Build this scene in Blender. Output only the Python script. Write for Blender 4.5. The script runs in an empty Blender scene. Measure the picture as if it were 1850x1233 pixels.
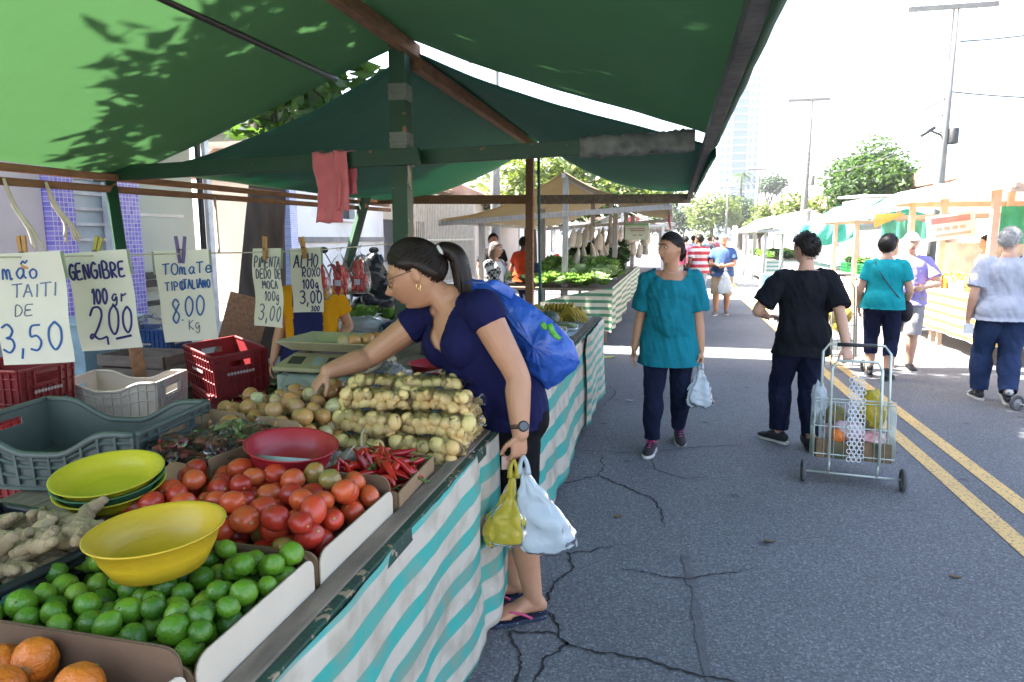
import bpy, bmesh, math, random
import numpy as np
from mathutils import Vector as V, Matrix, Euler, noise as mnoise

scene = bpy.context.scene
COL = scene.collection
R = math.radians
random.seed(7)

# ---------------------------------------------------------------- camera, world, sun, exposure
cd = bpy.data.cameras.new('camera')
cam = bpy.data.objects.new('camera', cd)
COL.objects.link(cam)
cam.location = (0, 0, 1.58)
cam.rotation_euler = (R(90 - 8.6), 0, R(13.09))
cd.sensor_width = 36
cd.lens = 36 * 1233 / 1850
cd.clip_start = 0.05
cd.clip_end = 3000
scene.camera = cam

SUN_EL, SUN_AZ = 49.0, 180.0          # azimuth measured from +X, counter-clockwise
sdir = V((math.cos(R(SUN_EL)) * math.cos(R(SUN_AZ)), math.cos(R(SUN_EL)) * math.sin(R(SUN_AZ)), math.sin(R(SUN_EL))))
sl = bpy.data.lights.new('sun', 'SUN')
sl.energy = 5.0
sl.angle = R(0.5)
sl.color = (1.0, 0.95, 0.87)
so = bpy.data.objects.new('sun', sl)
COL.objects.link(so)
so.rotation_euler = sdir.to_track_quat('Z', 'Y').to_euler()

w = bpy.data.worlds.new('World')
scene.world = w
w.use_nodes = True
wn = w.node_tree
bg = wn.nodes['Background']
sky = wn.nodes.new('ShaderNodeTexSky')
sky.sky_type = 'NISHITA'
sky.sun_disc = False
sky.sun_elevation = R(SUN_EL)
sky.sun_rotation = R(-90)
sky.air_density = 1.0
sky.dust_density = 3.5
sky.ozone_density = 1.0
wn.links.new(sky.outputs[0], bg.inputs[0])
bg.inputs[1].default_value = 0.085

vs = scene.view_settings
vs.view_transform = 'Standard'
vs.look = 'None'
vs.gamma = 1.0
vs.exposure = 3.28
scene.render.engine = 'CYCLES'
cy = scene.cycles
cy.use_denoising = True
cy.max_bounces = 8
cy.diffuse_bounces = 4
cy.glossy_bounces = 3
cy.transmission_bounces = 6
cy.transparent_max_bounces = 12
cy.volume_bounces = 0
cy.sample_clamp_indirect = 6.0
cy.caustics_reflective = False
cy.caustics_refractive = False

# ---------------------------------------------------------------- materials
def _n(nt, t, **kw):
    n = nt.nodes.new(t)
    for k, v in kw.items():
        setattr(n, k, v)
    return n

def mat(name, col, rough=0.6, col2=None, vscale=6.0, vdetail=4.0, vlo=0.35, vhi=0.7, bump=0.0, bscale=40.0, bstretch=None,
        metal=0.0, translucent=0.0, tcol=None, spec=0.5, stretch=None, objrand=None, coat=0.0, sheen=0.0, alpha=1.0, subsurf=0.0,
        transmission=0.0, speck=None):
    """principled material with procedural colour variation; objrand: list of colours picked per object"""
    m = bpy.data.materials.new(name)
    m.use_nodes = True
    nt = m.node_tree
    p = nt.nodes['Principled BSDF']
    L = nt.links.new
    tc = _n(nt, 'ShaderNodeTexCoord')
    mp = _n(nt, 'ShaderNodeMapping')
    L(tc.outputs['Object'], mp.inputs[0])
    if stretch:
        mp.inputs['Scale'].default_value = stretch
    nz = _n(nt, 'ShaderNodeTexNoise')
    nz.inputs['Scale'].default_value = vscale
    nz.inputs['Detail'].default_value = vdetail
    L(mp.outputs[0], nz.inputs['Vector'])
    c2 = col2 if col2 else tuple(c * 0.72 for c in col)
    mr = _n(nt, 'ShaderNodeMapRange')
    mr.inputs['From Min'].default_value = vlo
    mr.inputs['From Max'].default_value = vhi
    L(nz.outputs['Fac'], mr.inputs['Value'])
    mx = _n(nt, 'ShaderNodeMix', data_type='RGBA')
    L(mr.outputs[0], mx.inputs['Factor'])
    mx.inputs['A'].default_value = (*col, 1)
    mx.inputs['B'].default_value = (*c2, 1)
    if objrand:
        oi = _n(nt, 'ShaderNodeObjectInfo')
        cr = _n(nt, 'ShaderNodeValToRGB')
        e = cr.color_ramp.elements
        k = len(objrand)
        e[0].position = 0; e[0].color = (*objrand[0], 1)
        e[1].position = 1; e[1].color = (*objrand[-1], 1)
        for i in range(1, k - 1):
            q = e.new(i / (k - 1)); q.color = (*objrand[i], 1)
        L(oi.outputs['Random'], cr.inputs[0])
        L(cr.outputs[0], mx.inputs['A'])
        mul = _n(nt, 'ShaderNodeMix', data_type='RGBA', blend_type='MULTIPLY')
        mul.inputs['Factor'].default_value = 1
        L(cr.outputs[0], mul.inputs['A'])
        mul.inputs['B'].default_value = (*(c2 if col2 else (0.75, 0.75, 0.75)), 1)
        L(mul.outputs['Result'], mx.inputs['B'])
    out = mx.outputs['Result']
    if speck:   # (colour, scale, threshold)
        n2 = _n(nt, 'ShaderNodeTexNoise')
        n2.inputs['Scale'].default_value = speck[1]
        n2.inputs['Detail'].default_value = 2
        L(tc.outputs['Object'], n2.inputs['Vector'])
        r2 = _n(nt, 'ShaderNodeMapRange')
        r2.inputs['From Min'].default_value = speck[2]
        r2.inputs['From Max'].default_value = speck[2] + 0.04
        L(n2.outputs['Fac'], r2.inputs['Value'])
        m2 = _n(nt, 'ShaderNodeMix', data_type='RGBA')
        L(r2.outputs[0], m2.inputs['Factor'])
        L(out, m2.inputs['A'])
        m2.inputs['B'].default_value = (*speck[0], 1)
        out = m2.outputs['Result']
    L(out, p.inputs['Base Color'])
    p.inputs['Roughness'].default_value = rough
    p.inputs['Metallic'].default_value = metal
    p.inputs['Specular IOR Level'].default_value = spec
    p.inputs['Coat Weight'].default_value = coat
    p.inputs['Sheen Weight'].default_value = sheen
    p.inputs['Alpha'].default_value = alpha
    p.inputs['Transmission Weight'].default_value = transmission
    if subsurf:
        p.inputs['Subsurface Weight'].default_value = subsurf
        p.inputs['Subsurface Radius'].default_value = (0.02, 0.007, 0.004)
        p.inputs['Subsurface Scale'].default_value = 0.6
    if bump:
        bn = _n(nt, 'ShaderNodeTexNoise')
        bn.inputs['Scale'].default_value = bscale
        bn.inputs['Detail'].default_value = 4
        if bstretch:
            m3 = _n(nt, 'ShaderNodeMapping')
            m3.inputs['Scale'].default_value = bstretch
            L(tc.outputs['Object'], m3.inputs[0])
            L(m3.outputs[0], bn.inputs['Vector'])
        else:
            L(tc.outputs['Object'], bn.inputs['Vector'])
        bp = _n(nt, 'ShaderNodeBump')
        bp.inputs['Strength'].default_value = min(1.0, bump)
        bp.inputs['Distance'].default_value = 0.01 * max(1.0, bump)
        L(bn.outputs['Fac'], bp.inputs['Height'])
        L(bp.outputs[0], p.inputs['Normal'])
    if translucent:
        tr = _n(nt, 'ShaderNodeBsdfTranslucent')
        if tcol:
            tr.inputs[0].default_value = (*tcol, 1)
        else:
            L(out, tr.inputs[0])
        ms = _n(nt, 'ShaderNodeMixShader')
        ms.inputs[0].default_value = translucent
        L(p.outputs[0], ms.inputs[1])
        L(tr.outputs[0], ms.inputs[2])
        L(ms.outputs[0], nt.nodes['Material Output'].inputs[0])
    return m

def stripe_mat(name, a, b, period, vec, duty=0.5, rough=0.55, translucent=0.15, dirt=0.15, warp=0.0, coord='UV', wear=0.0):
    """stripes across the given direction of the chosen coordinate; a = ground colour, b = stripe colour"""
    m = bpy.data.materials.new(name)
    m.use_nodes = True
    nt = m.node_tree
    L = nt.links.new
    p = nt.nodes['Principled BSDF']
    tc = _n(nt, 'ShaderNodeTexCoord')
    dp = _n(nt, 'ShaderNodeVectorMath', operation='DOT_PRODUCT')
    L(tc.outputs[coord], dp.inputs[0])
    dp.inputs[1].default_value = vec
    val = dp.outputs['Value']
    nz = _n(nt, 'ShaderNodeTexNoise'); nz.inputs['Scale'].default_value = 5
    L(tc.outputs[coord], nz.inputs['Vector'])
    if warp:
        ma = _n(nt, 'ShaderNodeMath', operation='MULTIPLY_ADD')
        L(nz.outputs['Fac'], ma.inputs[0]); ma.inputs[1].default_value = warp
        L(val, ma.inputs[2]); val = ma.outputs[0]
    d = _n(nt, 'ShaderNodeMath', operation='DIVIDE'); L(val, d.inputs[0]); d.inputs[1].default_value = period
    fr = _n(nt, 'ShaderNodeMath', operation='FRACT'); L(d.outputs[0], fr.inputs[0])
    pp = _n(nt, 'ShaderNodeMath', operation='SUBTRACT'); L(fr.outputs[0], pp.inputs[0]); pp.inputs[1].default_value = 0.5
    ab = _n(nt, 'ShaderNodeMath', operation='ABSOLUTE'); L(pp.outputs[0], ab.inputs[0])
    mr = _n(nt, 'ShaderNodeMapRange')
    mr.inputs['From Min'].default_value = duty / 2 + 0.015
    mr.inputs['From Max'].default_value = duty / 2 - 0.015
    L(ab.outputs[0], mr.inputs['Value'])
    mx = _n(nt, 'ShaderNodeMix', data_type='RGBA')
    L(mr.outputs[0], mx.inputs['Factor'])
    mx.inputs['A'].default_value = (*a, 1); mx.inputs['B'].default_value = (*b, 1)
    n2 = _n(nt, 'ShaderNodeTexNoise'); n2.inputs['Scale'].default_value = 9; n2.inputs['Detail'].default_value = 6
    L(tc.outputs['Object'], n2.inputs['Vector'])
    r2 = _n(nt, 'ShaderNodeMapRange'); r2.inputs['From Min'].default_value = 0.45; r2.inputs['From Max'].default_value = 0.8
    r2.inputs['To Max'].default_value = dirt * 2
    L(n2.outputs['Fac'], r2.inputs['Value'])
    m2 = _n(nt, 'ShaderNodeMix', data_type='RGBA')
    L(r2.outputs[0], m2.inputs['Factor']); L(mx.outputs['Result'], m2.inputs['A'])
    m2.inputs['B'].default_value = (a[0] * 0.55, a[1] * 0.5, a[2] * 0.42, 1)
    L(m2.outputs['Result'], p.inputs['Base Color'])
    p.inputs['Roughness'].default_value = rough
    # plastic weave
    bn = _n(nt, 'ShaderNodeTexNoise'); bn.inputs['Scale'].default_value = 30; bn.inputs['Detail'].default_value = 5
    L(tc.outputs['Object'], bn.inputs['Vector'])
    bp = _n(nt, 'ShaderNodeBump'); bp.inputs['Strength'].default_value = 0.25; bp.inputs['Distance'].default_value = 0.01
    L(bn.outputs['Fac'], bp.inputs['Height']); L(bp.outputs[0], p.inputs['Normal'])
    tr = _n(nt, 'ShaderNodeBsdfTranslucent'); L(m2.outputs['Result'], tr.inputs[0])
    ms = _n(nt, 'ShaderNodeMixShader'); ms.inputs[0].default_value = translucent
    L(p.outputs[0], ms.inputs[1]); L(tr.outputs[0], ms.inputs[2])
    L(ms.outputs[0], nt.nodes['Material Output'].inputs[0])
    return m

def film_mat(name, tint=(1, 1, 1), clear=0.6, rough=0.15, col=(0.9, 0.9, 0.9), bump=0.5, bscale=18, trl=0.5):
    """thin crinkled plastic film: part clear, part milky, with glossy creases"""
    m = bpy.data.materials.new(name)
    m.use_nodes = True
    nt = m.node_tree
    L = nt.links.new
    tc = _n(nt, 'ShaderNodeTexCoord')
    nz = _n(nt, 'ShaderNodeTexNoise'); nz.inputs['Scale'].default_value = bscale; nz.inputs['Detail'].default_value = 5
    nz.inputs['Distortion'].default_value = 1.2
    L(tc.outputs['Object'], nz.inputs['Vector'])
    bp = _n(nt, 'ShaderNodeBump'); bp.inputs['Strength'].default_value = bump; bp.inputs['Distance'].default_value = 0.02
    L(nz.outputs['Fac'], bp.inputs['Height'])
    t = _n(nt, 'ShaderNodeBsdfTransparent'); t.inputs[0].default_value = (*tint, 1)
    p = nt.nodes['Principled BSDF']
    p.inputs['Base Color'].default_value = (*col, 1)
    p.inputs['Roughness'].default_value = rough
    L(bp.outputs[0], p.inputs['Normal'])
    tl = _n(nt, 'ShaderNodeBsdfTranslucent'); tl.inputs[0].default_value = (*col, 1)
    a = _n(nt, 'ShaderNodeMixShader'); a.inputs[0].default_value = trl
    L(p.outputs[0], a.inputs[1]); L(tl.outputs[0], a.inputs[2])
    g = _n(nt, 'ShaderNodeBsdfGlossy'); g.inputs['Roughness'].default_value = 0.12
    g.inputs[0].default_value = (1, 1, 1, 1)
    L(bp.outputs[0], g.inputs['Normal'])
    b = _n(nt, 'ShaderNodeMixShader'); b.inputs[0].default_value = clear
    L(a.outputs[0], b.inputs[1]); L(t.outputs[0], b.inputs[2])
    fr = _n(nt, 'ShaderNodeFresnel'); fr.inputs[0].default_value = 1.22
    L(bp.outputs[0], fr.inputs['Normal'])
    c = _n(nt, 'ShaderNodeMixShader'); L(fr.outputs[0], c.inputs[0])
    L(b.outputs[0], c.inputs[1]); L(g.outputs[0], c.inputs[2])
    L(c.outputs[0], nt.nodes['Material Output'].inputs[0])
    return m

# ---------------------------------------------------------------- mesh builder
def wloc(o):
    p = V((0, 0, 0))
    while o is not None:
        p += o.location
        o = o.parent
    return p

def catmull(pts, n):
    """resample rows of pts (k,d) to n rows on a Catmull-Rom spline"""
    P = np.asarray(pts, float)
    k = len(P)
    if k < 3:
        t = np.linspace(0, 1, n)[:, None]
        return P[0] * (1 - t) + P[-1] * t
    A = np.vstack([2 * P[0] - P[1], P, 2 * P[-1] - P[-2]])
    out = []
    for s in np.linspace(0, k - 1, n):
        i = min(int(s), k - 2)
        t = s - i
        p0, p1, p2, p3 = A[i], A[i + 1], A[i + 2], A[i + 3]
        out.append(0.5 * (2 * p1 + (p2 - p0) * t + (2 * p0 - 5 * p1 + 4 * p2 - p3) * t * t + (3 * p1 - p0 - 3 * p2 + p3) * t ** 3))
    return np.array(out)

class MB:
    def __init__(self):
        self.v, self.f, self.mi, self.sm, self.uv = [], [], [], [], {}

    def add(self, vs_, fs, mi=0, smooth=False):
        o = len(self.v)
        self.v.extend([tuple(map(float, q)) for q in vs_])
        for f in fs:
            self.f.append(tuple(i + o for i in f)); self.mi.append(mi); self.sm.append(smooth)
        return self

    def box(self, c, s, rz=0, rot=None, mi=0):
        m = rot if rot is not None else Matrix.Rotation(rz, 3, 'Z')
        c = V(c)
        vs_ = [c + m @ V((x * s[0] / 2, y * s[1] / 2, z * s[2] / 2)) for z in (-1, 1) for y in (-1, 1) for x in (-1, 1)]
        return self.add(vs_, [(0, 2, 3, 1), (4, 5, 7, 6), (0, 1, 5, 4), (2, 6, 7, 3), (0, 4, 6, 2), (1, 3, 7, 5)], mi)

    def beam(self, p0, p1, w, h, up=(0, 0, 1), mi=0, segs=1):
        p0, p1 = V(p0), V(p1)
        d = (p1 - p0); L_ = d.length; d.normalize()
        up = V(up)
        if abs(d.dot(up)) > 0.98:
            up = V((0, 1, 0))
        s = d.cross(up).normalized(); u = s.cross(d).normalized()
        m = Matrix((s, d, u)).transposed()
        return self.box((p0 + p1) / 2, (w, L_, h), rot=m, mi=mi)

    def tube(self, pts, r, n=10, mi=0, caps=True, smooth=True, samples=None, ell=None, side=None):
        P = np.asarray([tuple(p) for p in pts], float)
        rr = np.full(len(P), r, float) if np.isscalar(r) else np.asarray(r, float)
        if samples:
            Q = catmull(np.hstack([P, rr[:, None]]), samples)
            P, rr = Q[:, :3], np.maximum(Q[:, 3], 1e-4)
        T = np.gradient(P, axis=0)
        T /= np.linalg.norm(T, axis=1)[:, None] + 1e-12
        ref = np.array(side if side is not None else ((0, 0, 1) if abs(T[0][2]) < 0.9 else (1, 0, 0)), float)
        vs_ = []
        k = len(P)
        a = np.linspace(0, 2 * math.pi, n, endpoint=False)
        for i in range(k):
            s = ref - T[i] * ref.dot(T[i]); s /= np.linalg.norm(s) + 1e-12
            u = np.cross(T[i], s)
            e = 1.0 if ell is None else ell
            ring = P[i] + rr[i] * (np.cos(a)[:, None] * s + e * np.sin(a)[:, None] * u)
            vs_.extend(ring)
            if side is None:
                ref = s
        fs = []
        for i in range(k - 1):
            for j in range(n):
                fs.append((i * n + j, i * n + (j + 1) % n, (i + 1) * n + (j + 1) % n, (i + 1) * n + j))
        if caps:
            fs.append(tuple(reversed(range(n)))); fs.append(tuple((k - 1) * n + j for j in range(n)))
        return self.add(vs_, fs, mi, smooth)

    def lathe(self, prof, n=24, c=(0, 0, 0), mi=0, rot=None, smooth=True, sx=1, sy=1):
        vs_ = []
        c = V(c)
        for r_, z in prof:
            for j in range(n):
                a = 2 * math.pi * j / n
                q = V((r_ * math.cos(a) * sx, r_ * math.sin(a) * sy, z))
                vs_.append(c + (rot @ q if rot is not None else q))
        fs = [(i * n + j, i * n + (j + 1) % n, (i + 1) * n + (j + 1) % n, (i + 1) * n + j) for i in range(len(prof) - 1) for j in range(n)]
        return self.add(vs_, fs, mi, smooth)

    def sphere(self, c, r, nu=12, nv=8, rot=None, mi=0, fn=None):
        r = (r, r, r) if np.isscalar(r) else r
        c = V(c)
        vs_ = []
        def pt(th, ph):
            q = V((math.cos(th) * math.sin(ph), math.sin(th) * math.sin(ph), math.cos(ph)))
            k = fn(q) if fn else 1
            q = V((q.x * r[0] * k, q.y * r[1] * k, q.z * r[2] * k))
            return c + (rot @ q if rot is not None else q)
        vs_.append(pt(0, 0))
        for i in range(1, nv):
            for j in range(nu):
                vs_.append(pt(2 * math.pi * j / nu, math.pi * i / nv))
        vs_.append(pt(0, math.pi))
        fs = []
        for j in range(nu):
            fs.append((0, 1 + j, 1 + (j + 1) % nu))
            b = 1 + (nv - 2) * nu
            fs.append((b + (j + 1) % nu, b + j, len(vs_) - 1))
        for i in range(nv - 2):
            for j in range(nu):
                a0 = 1 + i * nu
                fs.append((a0 + j, a0 + nu + j, a0 + nu + (j + 1) % nu, a0 + (j + 1) % nu))
        return self.add(vs_, fs, mi, True)

    def grid(self, fn, nu, nv, mi=0, smooth=True, uv=None):
        o = len(self.v)
        vs_ = []
        for i in range(nu + 1):
            for j in range(nv + 1):
                vs_.append(fn(i / nu, j / nv))
                if uv:
                    self.uv[o + len(vs_) - 1] = uv(i / nu, j / nv)
        fs = [(i * (nv + 1) + j, (i + 1) * (nv + 1) + j, (i + 1) * (nv + 1) + j + 1, i * (nv + 1) + j + 1) for i in range(nu) for j in range(nv)]
        return self.add(vs_, fs, mi, smooth)

    def prism(self, poly, axis_vec, mi=0):
        """closed prism from a 3D polygon extruded along axis_vec"""
        a = V(axis_vec)
        n = len(poly)
        vs_ = [V(p) for p in poly] + [V(p) + a for p in poly]
        fs = [tuple(range(n)), tuple(reversed(range(n, 2 * n)))] + [(i, i + n, (i + 1) % n + n, (i + 1) % n) for i in range(n)]
        return self.add(vs_, fs, mi)

    def mesh(self, name, mats, off):
        me = bpy.data.meshes.new(name)
        vs_ = np.array(self.v, float) - np.array(off, float)
        me.from_pydata([tuple(q) for q in vs_], [], self.f)
        for m in (mats if isinstance(mats, (list, tuple)) else [mats]):
            me.materials.append(m)
        me.polygons.foreach_set('material_index', self.mi)
        me.polygons.foreach_set('use_smooth', self.sm)
        if self.uv:
            ul = me.uv_layers.new(name='UVMap')
            for lp in me.loops:
                ul.data[lp.index].uv = self.uv.get(lp.vertex_index, (0, 0))
        me.update()
        return me

    def build(self, name, mats, parent=None, loc=None, bevel=0, solid=0, sub=0, fixn=True, label=None):
        if loc is None:
            if parent is not None:
                loc = wloc(parent)
            else:
                A = np.array(self.v)
                loc = V(((A[:, 0].min() + A[:, 0].max()) / 2, (A[:, 1].min() + A[:, 1].max()) / 2, A[:, 2].min()))
        me = self.mesh(name, mats, tuple(loc))
        if fixn:
            bm = bmesh.new(); bm.from_mesh(me)
            bmesh.ops.recalc_face_normals(bm, faces=bm.faces)
            bm.to_mesh(me); bm.free()
        o = bpy.data.objects.new(name, me)
        COL.objects.link(o)
        if parent is not None:
            o.parent = parent
            o.location = V(loc) - wloc(parent)
        else:
            o.location = loc
        if solid:
            md = o.modifiers.new('solid', 'SOLIDIFY'); md.thickness = solid; md.offset = 0
        if bevel:
            md = o.modifiers.new('bevel', 'BEVEL'); md.width = bevel; md.segments = 2; md.limit_method = 'ANGLE'
        if sub:
            md = o.modifiers.new('sub', 'SUBSURF'); md.levels = sub; md.render_levels = sub
        if label:
            o['label'] = label
        return o

def tag(o, label=None, cat=None, group=None, kind=None):
    if label: o['label'] = label
    if cat: o['category'] = cat
    if group: o['group'] = group
    if kind: o['kind'] = kind
    return o

def thing(name, label, cat, loc=(0, 0, 0), group=None):
    o = bpy.data.objects.new(name, None)
    o.empty_display_size = 0.1
    COL.objects.link(o)
    o.location = loc
    return tag(o, label, cat, group)

def structure(name, mb, m, **kw):
    return tag(mb.build(name, m, loc=(0, 0, 0), **kw), kind='structure')

def copy_mesh_obj(o, loc, rot=None, scale=None, parent=None, name=None):
    c = o.copy()
    COL.objects.link(c)
    c.location = loc
    if rot is not None: c.rotation_euler = rot
    if scale is not None: c.scale = (scale,) * 3 if np.isscalar(scale) else scale
    c.parent = parent
    return c

def copy_thing(root, loc, rz=0, label=None, group=None, scale=None):
    c = root.copy(); COL.objects.link(c)
    c.location = loc; c.rotation_euler = (0, 0, rz)
    if scale is not None: c.scale = scale
    if label: c['label'] = label
    if group: c['group'] = group
    def rec(src, dst):
        for ch in list(src.children):
            k = ch.copy(); COL.objects.link(k); k.parent = dst
            rec(ch, k)
    rec(root, c)
    return c

def fbm(x, y, z=0.0, oct=3):
    return mnoise.fractal(V((x, y, z)), 1.0, 2.0, oct)
# ================================================================ MATERIALS OF THE PLACE
def asphalt_material():
    m = bpy.data.materials.new('asphalt')
    m.use_nodes = True
    nt = m.node_tree; L = nt.links.new; p = nt.nodes['Principled BSDF']
    tc = _n(nt, 'ShaderNodeTexCoord')
    big = _n(nt, 'ShaderNodeTexNoise'); big.inputs['Scale'].default_value = 0.7; big.inputs['Detail'].default_value = 6
    mid = _n(nt, 'ShaderNodeTexNoise'); mid.inputs['Scale'].default_value = 60; mid.inputs['Detail'].default_value = 3
    vo = _n(nt, 'ShaderNodeTexVoronoi'); vo.inputs['Scale'].default_value = 130
    for q in (big, mid, vo): L(tc.outputs['Object'], q.inputs['Vector'])
    r1 = _n(nt, 'ShaderNodeMapRange'); r1.inputs['From Min'].default_value = 0.35; r1.inputs['From Max'].default_value = 0.68
    L(big.outputs['Fac'], r1.inputs['Value'])
    a = _n(nt, 'ShaderNodeMix', data_type='RGBA'); L(r1.outputs[0], a.inputs['Factor'])
    a.inputs['A'].default_value = (0.138, 0.142, 0.150, 1); a.inputs['B'].default_value = (0.108, 0.112, 0.119, 1)
    # aggregate: pale and dark stones
    bw = _n(nt, 'ShaderNodeRGBToBW'); L(vo.outputs['Color'], bw.inputs[0])
    rm = _n(nt, 'ShaderNodeValToRGB'); e = rm.color_ramp.elements
    e[0].position = 0.18; e[0].color = (0.45, 0.45, 0.45, 1); e[1].position = 0.85; e[1].color = (2.3, 2.25, 2.15, 1)
    q = e.new(0.45); q.color = (0.9, 0.9, 0.9, 1); q = e.new(0.7); q.color = (1.1, 1.1, 1.1, 1)
    L(bw.outputs[0], rm.inputs[0])
    b = _n(nt, 'ShaderNodeMix', data_type='RGBA', blend_type='MULTIPLY'); b.inputs['Factor'].default_value = 0.5
    L(a.outputs['Result'], b.inputs['A']); L(rm.outputs[0], b.inputs['B'])
    c = _n(nt, 'ShaderNodeMix', data_type='RGBA', blend_type='MULTIPLY'); c.inputs['Factor'].default_value = 0.5
    r2 = _n(nt, 'ShaderNodeMapRange'); r2.inputs['From Min'].default_value = 0.3; r2.inputs['From Max'].default_value = 0.7
    r2.inputs['To Min'].default_value = 0.55; r2.inputs['To Max'].default_value = 1.45
    L(mid.outputs['Fac'], r2.inputs['Value'])
    L(b.outputs['Result'], c.inputs['A']); L(r2.outputs[0], c.inputs['B'])
    # small round oil spots
    vs2 = _n(nt, 'ShaderNodeTexVoronoi'); vs2.inputs['Scale'].default_value = 2.6; L(tc.outputs['Object'], vs2.inputs['Vector'])
    r3 = _n(nt, 'ShaderNodeMapRange'); r3.inputs['From Min'].default_value = 0.05; r3.inputs['From Max'].default_value = 0.1
    L(vs2.outputs['Distance'], r3.inputs['Value'])
    d = _n(nt, 'ShaderNodeMix', data_type='RGBA'); L(r3.outputs[0], d.inputs['Factor'])
    d.inputs['A'].default_value = (0.07, 0.07, 0.074, 1); L(c.outputs['Result'], d.inputs['B'])
    L(d.outputs['Result'], p.inputs['Base Color'])
    p.inputs['Roughness'].default_value = 0.85
    p.inputs['Specular IOR Level'].default_value = 0.3
    bp = _n(nt, 'ShaderNodeBump'); bp.inputs['Strength'].default_value = 0.3; bp.inputs['Distance'].default_value = 0.003
    L(vo.outputs['Distance'], bp.inputs['Height']); L(bp.outputs[0], p.inputs['Normal'])
    return m

M_asph = asphalt_material()
M_ground = mat('dusty_ground', (0.16, 0.15, 0.135), 0.95, (0.11, 0.10, 0.09), 0.8, bump=0.4, bscale=20)
M_pave = mat('sidewalk_concrete', (0.27, 0.26, 0.24), 0.9, (0.19, 0.18, 0.165), 1.5, bump=0.4, bscale=40)
M_kerb = mat('kerb_concrete', (0.32, 0.31, 0.29), 0.9, (0.2, 0.19, 0.18), 3, bump=0.4)
M_crack = mat('crack_dirt', (0.018, 0.017, 0.017), 1.0)

def line_material():
    m = mat('worn_yellow_line', (0.62, 0.40, 0.14), 0.8, (0.54, 0.35, 0.13), 3, speck=((0.2, 0.17, 0.12), 55, 0.585))
    return m
M_line = line_material()

# ================================================================ GROUND, ROAD, LINES, CRACKS
g = MB(); g.grid(lambda u, v: (-1500 + 3000 * u, -1500 + 3000 * v, -0.012), 2, 2)
structure('ground', g, M_ground)
g = MB(); g.grid(lambda u, v: (-4.5 + 11.2 * u, -30 + 330 * v, 0.0), 2, 4)
structure('road', g, M_asph)
g = MB(); g.box((-5.35, 60, 0.03), (1.5, 190, 0.2)); structure('sidewalk', g, M_pave, bevel=0.02)
g = MB(); g.box((-4.53, 60, 0.028), (0.13, 190, 0.2)); structure('kerb', g, M_kerb, bevel=0.02)
g = MB(); g.box((7.6, 100, 0.03), (1.6, 260, 0.2)); structure('sidewalk', g, M_pave, bevel=0.02)
g = MB()
for x in (1.82, 2.085):
    g.grid(lambda u, v: (x - 0.055 + 0.11 * u + 0.006 * fbm(v * 90, x), -10 + 150 * v, 0.004), 1, 160, smooth=False)
structure('road_marking', g, M_line)

def crack(mb, pts, w0=0.014, seed=0):
    rnd = random.Random(seed)
    P = [V((x, y, 0)) for x, y in pts]
    Q = []
    for a, b in zip(P, P[1:]):
        n = max(2, int((b - a).length / 0.02))
        for i in range(n):
            q = a.lerp(b, i / n)
            k = 0.022
            q = q + V((fbm(q.x * 9, q.y * 9, seed) * k + rnd.uniform(-.006, .006), fbm(q.x * 9, q.y * 9, seed + 9.3) * k + rnd.uniform(-.006, .006), 0))
            Q.append(q)
    Q.append(P[-1])
    L_, R_ = [], []
    for i, q in enumerate(Q):
        t = (Q[min(i + 1, len(Q) - 1)] - Q[max(i - 1, 0)]); t.normalize()
        n = V((-t.y, t.x, 0))
        f = min(1, (len(Q) - 1 - i) / 8 + 0.15)
        w_ = w0 * f * rnd.uniform(0.25, 0.95) * 0.5
        L_.append(q + n * w_); R_.append(q - n * w_)
    vs_ = [(p.x, p.y, 0.0045) for p in L_ + R_]
    k = len(L_)
    mb.add(vs_, [(i, i + 1, k + i + 1, k + i) for i in range(k - 1)])

g = MB()
cr = [
    [(-0.65, 4.2), (-0.43, 4.41), (-0.09, 4.09), (-0.01, 3.89), (0.01, 3.65)],
    [(-0.43, 4.41), (-0.42, 4.65), (-0.46, 4.89)],
    [(-0.7, 4.95), (-0.3, 4.93), (-0.09, 5.01), (0.2, 5.2), (0.6, 5.35)],
    [(-0.09, 5.01), (-0.07, 4.62), (0.1, 4.5), (0.33, 4.52)],
    [(-0.6, 3.34), (-0.45, 3.22), (-0.42, 3.1), (-0.5, 2.81), (-0.46, 2.66), (-0.39, 2.52), (-0.34, 2.46), (-0.14, 2.43), (0.12, 2.39), (0.3, 2.34), (0.6, 2.2)],
    [(-0.45, 3.22), (-0.3, 3.33), (-0.16, 3.4)],
    [(-0.18, 3.12), (0.12, 3.1), (0.3, 3.2), (0.46, 3.28)],
    [(0.3, 3.2), (0.33, 3.1)],
    [(-0.34, 2.46), (-0.42, 2.33), (-0.43, 2.2), (-0.5, 1.95)],
    [(-0.39, 2.52), (-0.5, 2.5), (-0.6, 2.5), (-0.52, 2.35), (-0.5, 2.19), (-0.52, 1.95)],
    [(-0.46, 2.66), (-0.42, 2.62), (-0.39, 2.52)],
    [(-0.85, 6.1), (-0.6, 6.35), (-0.5, 6.9), (-0.62, 7.3)],
]
for i, c in enumerate(cr):
    crack(g, c, 0.017 if i in (0, 4, 8, 9) else 0.011, i)
structure('road_crack', g, M_crack)
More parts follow.
